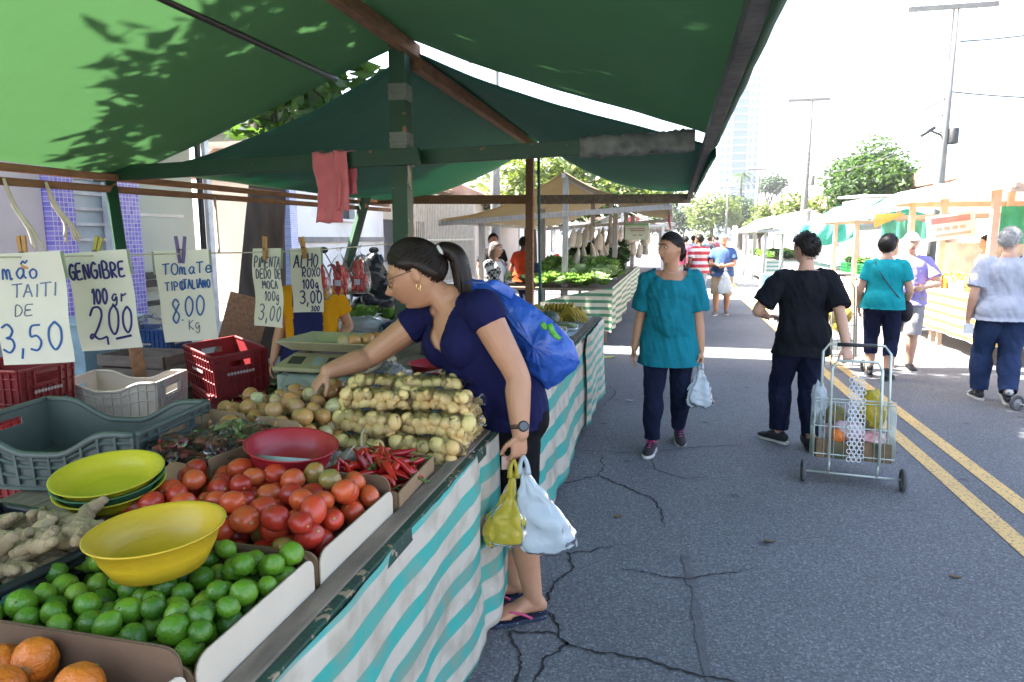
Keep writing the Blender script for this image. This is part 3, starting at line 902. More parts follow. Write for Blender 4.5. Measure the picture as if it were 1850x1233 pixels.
def slope(xr, zr, xe, ze, y0, y1, sag0, sag1, midsag=0.03, wrap=True, sgn=1, ydev=0.0):
    """one tarp slope between ridge and eave; sag0/sag1 = hang of the end edges"""
    def fn(u, v):
        k = 4 * u * (1 - u)
        sag = sag0 * (1 - v) ** 2 + sag1 * v ** 2 + midsag * 4 * v * (1 - v)
        x = xr + (xe - xr) * u; y = y0 + (y1 - y0) * v
        z = zr + (ze - zr) * u - k * sag + 0.018 * fbm(x * 1.3, y * 0.7, 2.2) + 0.012 * math.sin(y * 3.3 + u * 4) * k
        return (x, y, z)
    return fn

def make_tarp(name, m, xr, zr, y0, y1, xel, zel, xer, zer, sag0, sag1):
    mb = MB()
    fl = slope(xr, zr, xel, zel, y0, y1, *sag0)
    fr = slope(xr, zr, xer, zer, y0, y1, *sag1)
    mb.grid(lambda u, v: fl(1 - u * 1.0, v), 26, 30)
    def right(u, v):
        if u <= 0.9:
            return fr(u / 0.9, v)
        e = V(fr(1, v)); a = (u - 0.9) / 0.1
        ang = a * math.pi * 0.95
        return e + V((0.05 * math.sin(ang) + 0.012, 0, -0.055 * (1 - math.cos(ang)) - 0.012 * a * math.sin(v * 60) * 0.5))
    mb.grid(right, 30, 30)
    o = mb.build(name, m, stall, solid=0.003, fixn=False)
    return o
make_tarp('tarp', M_tarp1, -1.8, 2.93, -0.4, 4.68, -4.2, 2.06, 0.2, 2.24, (0.03, 0.0, 0.06), (0.03, 0.02, 0.05))
make_tarp('tarp', M_tarp2, -1.8, 2.865, 4.72, 9.35, -4.1, 2.1, 0.2, 2.18, (0.10, 0.2, 0.1), (0.045, 0.22, 0.1))

def part(name, fn, m, parent=None, **kw):
    mb = MB(); fn(mb)
    return mb.build(name, m, parent or stall, **kw)
# posts
part('post', lambda q: q.box((-1.86, 4.6, 1.44), (0.115, 0.115, 2.88)), M_pgreen, bevel=0.004)
part('post', lambda q: (q.box((-1.86, 9.05, 1.36), (0.10, 0.10, 2.72))), M_wood, bevel=0.004)
part('post', lambda q: q.beam((-4.2, 4.5, 2.1), (-3.84, 4.2, 1.0), 0.075, 0.075), M_pgreen, bevel=0.004)
part('post', lambda q: q.beam((-3.835, 4.195, 1.0), (-3.5, 3.92, 0.0), 0.08, 0.08), M_wood, bevel=0.004)
part('brace', lambda q: q.beam((-3.95, 8.5, 2.12), (-4.35, 8.0, 0.2), 0.10, 0.10), M_pgreen, bevel=0.004)
# ridge pole, rafters, eaves, crossbeams
part('ridge_pole', lambda q: q.beam((-1.8, -0.4, 2.875), (-1.8, 4.75, 2.865), 0.075, 0.09), M_wood, bevel=0.004)
part('ridge_pole', lambda q: q.beam((-1.8, 4.76, 2.79), (-1.8, 9.35, 2.76), 0.075, 0.09), M_wood, bevel=0.004)
part('eave_pole', lambda q: q.beam((0.19, -0.4, 2.19), (0.19, 9.4, 2.1), 0.055, 0.06), mat('charcoal_wrap', (.035, .035, .037), .7, (.09, .09, .09), 9, bump=.4), bevel=0.003)
part('eave_pole', lambda q: q.beam((-4.16, -0.4, 2.0), (-4.12, 9.6, 2.06), 0.06, 0.05), M_wood, bevel=0.003)
part('eave_pole', lambda q: q.beam((-4.2, 1.5, 1.92), (-4.05, 9.5, 1.98), 0.05, 0.05), M_wood, bevel=0.003)
part('crossbeam', lambda q: q.beam((-4.35, 4.52, 2.06), (-1.7, 4.52, 2.13), 0.05, 0.11), M_pgreen, bevel=0.004)
part('crossbeam', lambda q: q.beam((-1.93, 4.69, 2.135), (0.1, 4.69, 2.2), 0.05, 0.10), M_pgreen, bevel=0.004)
part('crossbeam', lambda q: q.beam((-4.4, 9.2, 2.12), (-1.92, 9.2, 2.09), 0.06, 0.12), M_wood, bevel=0.004)
part('crossbeam', lambda q: q.beam((-1.8, 9.25, 2.09), (0.21, 9.25, 2.08), 0.06, 0.12), M_woodg, bevel=0.004)
part('purlin', lambda q: q.tube([(-2.32, -0.3, 2.69), (-2.36, 2, 2.685), (-2.34, 4.6, 2.68)], 0.02, n=8, samples=8), M_darkmetal)
# wrappings on the middle post and tattered end of the beam
def wraps(q):
    for z0, n in ((wz, 5),):
        for i in range(n):
            q.box((-1.86 + 0.002 * (i % 2), 4.6, z0 + i * 0.022), (0.124 + 0.004 * (i % 3), 0.124 + 0.004 * (i % 3), 0.02), rz=0.02 * (i % 3))
for wz in (2.2, 2.52): part('tape_wrap', wraps, M_tape)
def strings(q):
    for i in range(5):
        z = 2.08 + 0.013 * i
        q.tube([(-1.86 + 0.066 * a, 4.6 + 0.066 * b, z + 0.01 * c) for a, b, c in ((-1, -1, 0), (1, -1, 1), (1, 1, 0), (-1, 1, 1), (-1, -1, 0))], 0.004, n=5, smooth=False)
    for i in range(3):
        q.tube([(-1.79, 4.53, 2.1), (-1.78 + .006 * i, 4.52, 2.02), (-1.785 + .01 * i, 4.52, 1.95 - .02 * i)], 0.004, n=5)
part('string_tie', strings, M_rope)
def tatter(q):
    def fn(u, v):
        x = -0.62 + 0.74 * u; a = v * 2 * math.pi; zc = 2.135 + 0.065 * (x + 1.93) / 2.03
        c, s_ = math.cos(a), math.sin(a); k = max(abs(c), abs(s_)); n_ = 1 + .25 * fbm(u * 14, c * 2, s_ * 2) + .2 * abs(fbm(u * 40, c, s_))
        return (x, 4.69 + .034 * c / k * n_, zc + .062 * s_ / k * n_)
    q.grid(fn, 60, 20)
part('beam_wrapping', tatter, mat('old_plastic_wrap', (0.16, 0.17, 0.16), 0.5, (0.07, 0.08, 0.075), 9))
part('hanging_rope', lambda q: q.tube([(-1.72, 8.9, 2.75), (-1.70, 8.9, 1.6), (-1.68, 8.9, 0.75)], 0.02, n=6, samples=10), mat('teal_rope', (0.02, 0.12, 0.12), 0.6))
# table
part('tabletop', lambda q: [q.box((-0.70 - 0.15 * i - 0.08, 3.35, 0.805), (0.146, 6.3, 0.03)) for i in range(8)], M_woodg, bevel=0.003)
part('tabletop', lambda q: q.box((-2.4, 5.7, 0.805), (1.1, 1.5, 0.03)), mat('white_oilcloth', (0.6, 0.62, 0.65), 0.5))
part('table_edge', lambda q: q.box((-0.690, 3.35, 0.816), (0.051, 6.3, 0.046)), M_woodg, bevel=0.004)
part('table_edge', lambda q: q.box((-0.652, 3.35, 0.813), (0.024, 6.3, 0.046)), M_pgreen2, bevel=0.002)
for y in (0.5, 2.6, 4.7, 6.3):
    for x in (-0.78, -1.75):
        part('table_leg', lambda q: q.box((x, y, 0.395), (0.07, 0.07, 0.79)), M_woodg)
# skirt
M_skirt = stripe_mat('turquoise_striped_tarp', (0.64, 0.575, 0.48), (0.06, 0.43, 0.37), 0.108, (0, 1, 0), 0.46, translucent=0.2, dirt=0.42)
def skirt(y0, y1, ny, push=0.0, k=0.13):
    mb = MB()
    def fn(u, v):
        y = y0 + (y1 - y0) * u; d = 0.74 * v
        fold = (0.012 * math.sin(y * 6.1) + 0.007 * math.sin(y * 15 + 1.0 + d * 2)) * (0.15 + v)
        tuck = 0.05 * math.exp(-((y - 2.28 - 0.05 * v) / 0.05) ** 2) * (0.3 + 0.7 * v) * (1 - 0.6 * v)
        fold *= 1 if y < 3.5 else .55
        x = -0.638 + push + 0.004 * v + 0.012 * v * math.sin(y * 1.9 + 0.6) + fold - tuck + 0.012 * v * v + 0.012 * fbm(y * 3, d * 3)
        hem = 0.008 * math.sin(y * 4.2) * v
        return (x, y + 0.015 * math.sin(y * 6.1 + 1) * v, 0.828 - d + hem - 0.02 * v * fbm(y * 2, 4.4))
    def uv(u, v):
        y = y0 + (y1 - y0) * u; d = 0.74 * v
        yy = min(max(y - 0.8, 0), 3.5)
        return (y, d * (1 - k * yy) + 0.012 * math.sin(y * 3.1) + 0.07)
    mb.grid(fn, ny, 26, uv=uv)
    return mb.build('skirt', M_skirt, stall, fixn=False, solid=0.002)
skirt(0.15, 5.3, 260)
skirt(5.22, 6.52, 60, 0.025, -0.05)
def endskirt(u, v):
    return (-0.62 - 1.1 * u, 6.52 + 0.02 * math.sin(u * 30) * v, 0.83 - 0.72 * v)
mb = MB(); mb.grid(endskirt, 40, 6, uv=lambda u, v: (u, v * 0.72)); mb.build('skirt', M_skirt, stall, fixn=False)
part('table_cover', lambda q: q.grid(lambda u, v: (-0.68 - 1.15 * u, 5.15 + 1.38 * v, 0.826 + 0.01 * abs(fbm(u * 6, v * 7))), 30, 30), mat('light_blue_plastic_sheet', (0.32, 0.5, 0.62), 0.25, (0.5, 0.6, 0.66), 4, bump=0.6, bscale=12), fixn=False)

# ---- towel over the left crossbeam
M_towel = mat('salmon_towel', (0.72, 0.19, 0.21), 0.95, (0.62, 0.15, 0.17), 9, bump=0.6, bscale=120, sheen=0.4)
t = thing('towel', 'salmon red towel hung over the green beam', 'towel', (-2.33, 4.5, 1.7))
def towel(off, x0, x1, L0, L1, th):
    def fn(u, v):
        x = x0 + (x1 - x0) * u
        z0 = 2.115 + 0.026 * (x + 2.35)
        if v < 0.5:
            s = 1 - v / 0.5
            z = z0 + 0.07 - s * L0
            y = 4.478 - off - 0.012 * math.sin(u * 9 + s * 2) * s - 0.005
        else:
            s = (v - 0.5) / 0.5
            z = z0 + 0.07 - s * L1
            y = 4.56 + off + 0.012 * math.sin(u * 7) * s
        return (x + 0.02 * math.sin(v * 9) * (1 - u) + 0.012 * fbm(u * 4, v * 6), y, z + 0.012 * fbm(u * 3, v * 3))
    mb = MB(); mb.grid(fn, 18, 40)
    return mb.build('cloth', M_towel, t, solid=th, fixn=False)
towel(0.006, -2.46, -2.26, 0.5, 0.3, 0.008)
towel(0.022, -2.29, -2.2, 0.42, 0.3, 0.008)

# ---- torn straps hanging at the left eave
M_strap = mat('frayed_white_strap', (0.65, 0.58, 0.47), 0.9)
for i, (y, x, L_, lb) in enumerate(((3.55, -4.1, 0.42, 'longer frayed pale strap hanging from the left eave'), (3.85, -4.1, 0.36, 'shorter frayed pale strap hanging from the left eave'))):
    q = MB(); rnd = random.Random(i)
    for k in range(5):
        dx = rnd.uniform(-.02, .02)
        q.tube([(x, y, 1.95), (x + 0.03 + dx, y + .02, 1.95 - L_ * 0.4), (x + 0.12 + dx * 2, y + .03, 1.95 - L_ * .75), (x + 0.16 + dx * 4, y + .03 + dx, 1.95 - L_ - rnd.uniform(0, .05))], 0.009, n=5, samples=10)
    tag(q.build('strap', M_strap), lb, 'strap')
q = MB(); q.tube([(-4.1, 5.6, 1.95), (-4.02, 5.5, 1.6), (-3.98, 5.45, 1.45)], 0.012, n=5, samples=8); tag(q.build('cord', M_strap), 'loose cord hanging from the eave in front of the carport', 'cord')

# ================================================================ PRICE SIGNS
GL = {  # stroke font: polylines on a 1 wide x 1 high cell
 'A': [[(0, 0), (.3, .6), (.5, 1), (.7, .55), (.95, 0)], [(.15, .38), (.85, .4)]],
 'B': [[(.1, 0), (.1, 1), (.6, .95), (.7, .75), (.55, .55), (.1, .5), (.65, .5), (.85, .25), (.6, .02), (.1, 0)]],
 'C': [[(.85, .85), (.5, 1), (.15, .7), (.1, .3), (.45, 0), (.85, .15)]],
 'D': [[(.1, 0), (.1, 1), (.6, .9), (.85, .5), (.6, .1), (.1, 0)]],
 'E': [[(.85, 1), (.15, .95), (.1, .5), (.7, .52), (.1, .5), (.1, .02), (.85, .05)]],
 'G': [[(.85, .85), (.5, 1), (.12, .65), (.12, .25), (.5, 0), (.85, .2), (.85, .5), (.5, .48)]],
 'H': [[(.1, 0), (.1, 1)], [(.1, .5), (.85, .55)], [(.85, 1), (.85, 0)]],
 'I': [[(.5, 0), (.55, 1)]],
 'L': [[(.2, 1), (.15, 0), (.85, .05)]],
 'M': [[(0, 0), (.15, 1), (.5, .4), (.85, 1), (1, 0)]],
 'N': [[(.1, 0), (.15, 1), (.8, .05), (.85, 1)]],
 'O': [[(.5, 1), (.15, .8), (.1, .3), (.45, 0), (.85, .25), (.88, .75), (.5, 1)]],
 'P': [[(.15, 0), (.15, 1), (.7, .95), (.8, .7), (.6, .5), (.15, .48)]],
 'R': [[(.15, 0), (.15, 1), (.7, .95), (.8, .72), (.55, .52), (.15, .5), (.85, 0)]],
 'T': [[(0, .95), (1, 1)], [(.5, 1), (.45, 0)]],
 'X': [[(.1, 0), (.9, 1)], [(.1, 1), (.9, 0)]],
 'Z': [[(.1, 1), (.9, 1), (.1, 0), (.9, 0)]],
 'K': [[(.15, 0), (.2, 1)], [(.85, .95), (.2, .5), (.9, 0)]],
 '0': [[(.5, 1), (.18, .75), (.15, .3), (.45, 0), (.8, .3), (.82, .75), (.5, 1)]],
 '1': [[(.3, .75), (.6, 1), (.5, 0)]],
 '2': [[(.12, .75), (.3, .98), (.65, .97), (.75, .72), (.5, .35), (.15, .08), (.05, .12), (.2, .2), (.5, .04), (.95, .1)]],
 '3': [[(.15, .9), (.5, 1), (.8, .8), (.65, .58), (.4, .52), (.75, .45), (.82, .2), (.5, 0), (.12, .12)]],
 '5': [[(.85, 1), (.3, .95), (.22, .58), (.6, .6), (.85, .35), (.6, .05), (.15, .1)]],
 '8': [[(.75, .85), (.45, 1), (.2, .8), (.45, .55), (.75, .3), (.5, 0), (.2, .2), (.45, .5), (.78, .82)]],
 'a': [[(.8, .55), (.45, .6), (.15, .3), (.4, 0), (.75, .3), (.78, .58), (.75, .15), (.95, 0)]],
 'e': [[(.15, .3), (.8, .35), (.6, .62), (.25, .5), (.15, .2), (.45, 0), (.85, .12)]],
 'g': [[(.8, .55), (.45, .62), (.15, .3), (.45, .05), (.78, .4), (.78, -.2), (.5, -.4), (.15, -.2)]],
 'm': [[(.0, 0), (.1, .6), (.3, .6), (.4, 0), (.45, .5), (.7, .6), (.75, 0), (.95, .05)]],
 'n': [[(.15, 0), (.2, .6), (.3, .5), (.65, .6), (.75, 0)]],
 'o': [[(.5, .6), (.18, .4), (.3, .02), (.7, .1), (.78, .45), (.5, .6)]],
 'r': [[(.2, 0), (.25, .6), (.35, .45), (.8, .6)]],
 'i': [[(.5, 0), (.5, .55)], [(.52, .8), (.54, .86)]],
 ',': [[(.5, .1), (.4, -.25)]], '.': [[(.45, .02), (.55, .1)]], '_': [[(0, -.02), (1, .12)]], '~': [[(.1, .9), (.4, 1.1), (.6, .95), (.9, 1.15)]],
}
M_ink = {'navy': mat('navy_ink', (0.02, 0.022, 0.16), 0.6), 'blue': mat('blue_ink', (0.02, 0.11, 0.36), 0.6), 'pale': mat('faded_ink', (0.16, 0.22, 0.38), 0.6), 'grey': mat('grey_ink', (0.13, 0.15, 0.2), 0.6)}

def write_text(mb, txt, x, y, wch, hch, r, place, slant=0.12, mi=0, jit=0.03, seed=0):
    rd = random.Random(seed)
    for ch in txt:
        if ch in GL:
            dy = rd.uniform(-jit, jit) * hch; sc_ = rd.uniform(0.92, 1.08)
            for st in GL[ch]:
                P = [(x + (px - (0.28 if ch in 'I.,i1' else 0) + slant * py) * wch * 0.86 * sc_, y + py * hch * sc_ + dy) for px, py in st]
                Q = catmull([(a, b, 0) for a, b in P], max(3, 5 * (len(P) - 1))) if len(P) > 1 else P
                mb.tube([place(q[0], q[1]) for q in Q], r, n=5, mi=mi, samples=None, caps=True)
        x += wch * (0.5 if ch in 'I.,i1' else 1.0)

M_paper = mat('price_paper', (0.82, 0.78, 0.67), 0.8, (0.77, 0.73, 0.62), 6, translucent=0.25, bump=0.35, bscale=12)
M_paper2 = mat('greenish_backing', (0.34, 0.40, 0.28), 0.8, translucent=0.3)
M_pegwood = mat('clothes_peg_wood', (0.42, 0.22, 0.07), 0.6, (0.34, 0.17, 0.05), 20)
M_pegyel = mat('clothes_peg_olive', (0.36, 0.32, 0.05), 0.5); M_pegpur = mat('clothes_peg_purple', (0.1, 0.06, 0.2), 0.5)

def price_sign(label, top, yaw, tilt, w_, h_, lines, peg, peglabel, pegrot=0.0, seed=0):
    """paper hung on the string; yaw = direction its face looks (deg, 0 = towards -Y), lines = (text, x, y, cw, ch, r, ink)"""
    t = thing('price_sign', label, 'price sign', top, 'price signs clipped to the string')
    T = V(top)
    rx = V((math.cos(R(yaw)), math.sin(R(yaw)), 0)); nrm = V((math.sin(R(yaw)), -math.cos(R(yaw)), 0))
    ct, st = math.cos(R(tilt)), math.sin(R(tilt))
    def place(a, b, lift=0.0015):
        # a: -w/2..w/2 to the right, b: 0 (top) .. -h
        bend = 0.012 * math.sin(a / w_ * 3 + seed) + 0.02 * (b / h_) ** 2 * math.sin(seed * 1.7) + 0.006 * math.sin(b * 22 + seed)
        aa = a * ct - b * st; bb = a * st + b * ct
        return T + rx * aa + V((0, 0, bb)) + nrm * (bend + lift)
    mb = MB(); mb.grid(lambda u, v: place(-w_ / 2 + w_ * u, 0.012 - (h_ + .012) * v, 0), 14, 20)
    mb.build('paper', M_paper, t, fixn=False)
    mb = MB(); mb.grid(lambda u, v: place(-w_ / 2 - 0.012 + (w_ + 0.02) * u, 0.008 - h_ * 0.25 * v, -0.008), 8, 8)
    mb.build('folded_back', M_paper2, t, fixn=False)
    for k, (txt, x, y, cw, ch, r, ink) in enumerate(lines):
        mb = MB(); write_text(mb, txt, x - w_ / 2, -y, cw, ch, r, place, seed=seed * 10 + k)
        mb.build('lettering', M_ink[ink], t)
    # peg
    pz = thing('clothes_peg', peglabel, 'clothes peg', top, 'pegs on the price string')
    for sg in (-1, 1):
        q = MB()
        a = pegrot
        ax = (rx * math.sin(a) + V((0, 0, math.cos(a))))
        pr_ = rx * math.cos(a) - V((0, 0, math.sin(a)))
        c0 = T + nrm * 0.006
        q.beam(c0 - ax * 0.05 + pr_ * sg * 0.006, c0 + ax * 0.075 + pr_ * sg * (0.010 if peg is not M_pegpur else 0.02), 0.014, 0.011, up=nrm)
        q.build('prong', peg, pz, bevel=0.001)
    q = MB(); q.tube([T + nrm * 0.012 - rx * 0.012 + V((0, 0, .012)), T + nrm * 0.018 + V((0, 0, .014)), T + nrm * 0.012 + rx * 0.012 + V((0, 0, .012))], 0.0025, n=5); q.build('spring', M_darkmetal, pz)
    return t

q = MB(); q.tube([(-2.62, 0.9, 1.525), (-2.372, 2.106, 1.508), (-2.233, 2.782, 1.506), (-2.066, 3.596, 1.506), (-1.92, 4.55, 1.54)], 0.0035, n=5, samples=40)
tag(q.build('string', M_rope), 'thin string stretched to the middle post carrying the price signs', 'string')
W_ = 0.27
price_sign('leftmost price sign reading limão taiti 3,50 with a creased corner', (-2.372, 2.106, 1.513), 14, 3, 0.28, 0.41,
    [('imao', .015, .085, .052, .06, .0035, 'blue'), ('~', .12, .075, .04, .05, .003, 'blue'), ('TAITI', .07, .155, .045, .05, .0028, 'pale'), ('DE', .075, .225, .04, .04, .0022, 'grey'), ('3,50', .0, .36, .075, .105, .0042, 'blue')],
    M_pegwood, 'wooden peg on the leftmost price sign', -0.05, 1)
price_sign('price sign reading gengibre 100 gr 2,00 in navy marker', (-2.316, 2.38, 1.513), 12, 4, 0.255, 0.40,
    [('GENGIBRE', .005, .10, .0315, .062, .0045, 'navy'), ('100', .085, .205, .026, .062, .0045, 'navy'), ('gr', .16, .20, .034, .05, .0036, 'navy'), ('2', .05, .36, .085, .13, .0045, 'navy'), (',', .12, .355, .03, .09, .004, 'navy'), ('00', .135, .335, .056, .115, .0045, 'navy'), ('_', .16, .355, .075, .07, .0055, 'navy')],
    M_pegyel, 'olive yellow peg on the gengibre sign', 0.3, 2)
price_sign('price sign reading tomate tipo italiano 8.00 kg', (-2.233, 2.782, 1.512), 22, 2, 0.235, 0.42,
    [('TOmaTe', .03, .10, .036, .052, .0034, 'blue'), ('TIPO', .03, .175, .025, .042, .0032, 'blue'), ('ITALIANO', .10, .17, .0185, .042, .0036, 'blue'), ('8', .04, .33, .055, .11, .004, 'blue'), ('.', .085, .32, .03, .05, .004, 'blue'), ('00', .10, .30, .048, .09, .004, 'blue'), ('Kg', .11, .365, .028, .045, .0022, 'grey')],
    M_pegpur, 'purple v shaped peg on the tomate sign', 0.02, 3)
price_sign('narrow turned price sign reading pimenta dedo de moça 3,00', (-2.126, 3.302, 1.512), -26, 1, 0.25, 0.41,
    [('PIMENTA', .015, .09, .036, .055, .0034, 'grey'), ('DEDO DE', .03, .15, .032, .05, .0034, 'grey'), ('MOCA', .07, .205, .035, .045, .0034, 'grey'), ('100g', .08, .27, .038, .05, .0032, 'grey'), ('3,00', .03, .375, .062, .085, .0036, 'grey')],
    M_pegwood, 'wooden peg on the pimenta sign', 0.1, 4)
price_sign('price sign reading alho roxo 100g 3,00 beside the red pepper bags', (-2.066, 3.596, 1.511), -8, 3, 0.22, 0.36,
    [('ALHO', .02, .10, .046, .075, .0042, 'navy'), ('ROXO', .075, .155, .036, .05, .0036, 'navy'), ('100g', .075, .225, .036, .055, .004, 'navy'), ('3,00', .04, .31, .05, .07, .0042, 'navy'), ('300', .12, .355, .024, .03, .0034, 'navy')],
    M_pegwood, 'wooden peg on the alho sign', -0.15, 5)

# ================================================================ CARTONS, CRATES, BOWLS
M_card = mat('brown_cardboard', (0.30, 0.195, 0.11), 0.85, (0.25, 0.16, 0.09), 4, bump=0.15)
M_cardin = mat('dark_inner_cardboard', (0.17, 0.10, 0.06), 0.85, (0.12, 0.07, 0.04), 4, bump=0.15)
M_cream = mat('cream_carton_face', (0.60, 0.53, 0.43), 0.75, (0.55, 0.48, 0.39), 4, bump=0.1)

def carton(name, label, cx_, cy_, sx, sy, z0, hh, rz, outer, inner, base_m=None, notch=False, heights=(1, 1, 1, 1), rounded=0.03):
    """open box; walls +x, -x, +y, -y with their own relative heights, each an outer and an inner sheet"""
    t = thing(name, label, 'box', (cx_, cy_, z0))
    m = Matrix.Rotation(rz, 3, 'Z'); c = V((cx_, cy_, z0))
    def wall(L_, h_, off, ang, om, im, nm):
        mm = m @ Matrix.Rotation(ang, 3, 'Z')
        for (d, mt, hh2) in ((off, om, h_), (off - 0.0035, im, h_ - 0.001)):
            r_ = min(rounded, hh2 * 0.4)
            poly = [(-L_ / 2, 0), (L_ / 2, 0), (L_ / 2, hh2 - r_)]
            poly += [(L_ / 2 - r_ + r_ * math.cos(a), hh2 - r_ + r_ * math.sin(a)) for a in np.linspace(0.2, math.pi / 2, 5)]
            if notch:
                poly += [(0.04, hh2)] + [(0.04 * math.cos(a), hh2 - 0.026 * math.sin(a)) for a in np.linspace(0.1, math.pi - .1, 8)] + [(-0.04, hh2)]
            poly += [(-L_ / 2 + r_ - r_ * math.cos(a), hh2 - r_ + r_ * math.sin(a)) for a in np.linspace(math.pi / 2, 0.2, 5)]
            poly += [(-L_ / 2, hh2 - r_)]
            mb = MB()
            P = [c + mm @ V((d - 0.0032, y, z)) for y, z in poly]
            mb.prism(P, mm @ V((0.003, 0, 0)))
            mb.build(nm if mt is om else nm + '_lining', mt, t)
    om = outer if isinstance(outer, (list, tuple)) else [outer] * 4
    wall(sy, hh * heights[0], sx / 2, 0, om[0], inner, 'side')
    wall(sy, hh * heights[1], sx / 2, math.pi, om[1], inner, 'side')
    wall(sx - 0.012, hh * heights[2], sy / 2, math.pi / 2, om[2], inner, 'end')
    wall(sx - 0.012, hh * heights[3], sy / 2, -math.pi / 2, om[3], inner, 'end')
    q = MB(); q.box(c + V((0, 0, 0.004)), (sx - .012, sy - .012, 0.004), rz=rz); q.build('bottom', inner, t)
    return t
TZ = 0.822
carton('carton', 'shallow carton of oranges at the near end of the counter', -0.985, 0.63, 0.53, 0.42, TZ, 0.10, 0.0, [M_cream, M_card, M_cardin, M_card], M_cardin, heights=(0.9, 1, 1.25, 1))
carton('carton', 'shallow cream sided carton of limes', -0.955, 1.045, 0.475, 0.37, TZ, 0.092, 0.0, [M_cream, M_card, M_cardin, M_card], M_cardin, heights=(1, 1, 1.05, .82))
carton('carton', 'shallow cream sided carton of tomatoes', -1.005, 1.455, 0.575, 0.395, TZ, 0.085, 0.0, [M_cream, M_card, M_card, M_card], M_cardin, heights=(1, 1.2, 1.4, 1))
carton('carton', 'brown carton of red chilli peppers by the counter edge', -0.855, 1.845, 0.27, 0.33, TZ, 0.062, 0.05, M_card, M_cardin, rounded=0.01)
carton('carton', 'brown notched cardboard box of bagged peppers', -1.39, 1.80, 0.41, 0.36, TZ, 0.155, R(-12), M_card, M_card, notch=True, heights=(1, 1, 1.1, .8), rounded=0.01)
q = MB(); q.grid(lambda u, v: (-1.12 + 0.17 * u, 1.637, TZ + 0.1 + 0.055 * v), 1, 1); q.solidless = True
tag(q.build('card_sheet', mat('pale_blue_card', (0.42, 0.5, 0.47), 0.8), solid=0.004), 'pale grey green card standing at the back of the tomatoes', 'card')

def plastic(name, c, c2=None, rough=0.45):
    return mat(name, c, rough, c2 or tuple(k * 0.75 for k in c), 5, bump=0.1, bscale=60, vlo=0.4, vhi=0.75)
P_red = plastic('red_crate_plastic', (0.20, 0.018, 0.022)); P_white = plastic('off_white_crate_plastic', (0.50, 0.46, 0.43), (0.41, 0.35, 0.31))
P_grey = plastic('grey_green_crate_plastic', (0.095, 0.118, 0.108)); P_blue = plastic('blue_crate_plastic', (0.015, 0.06, 0.2)); P_yel = plastic('ochre_crate_plastic', (0.28, 0.14, 0.02)); P_black = plastic('black_crate_plastic', (0.018, 0.022, 0.026))
P_redl = plastic('light_red_crate_plastic', (0.34, 0.05, 0.05)); M_mark = mat('worn_white_print', (0.5, 0.42, 0.42), 0.7)  # P_redl: lighter red than the other red crates

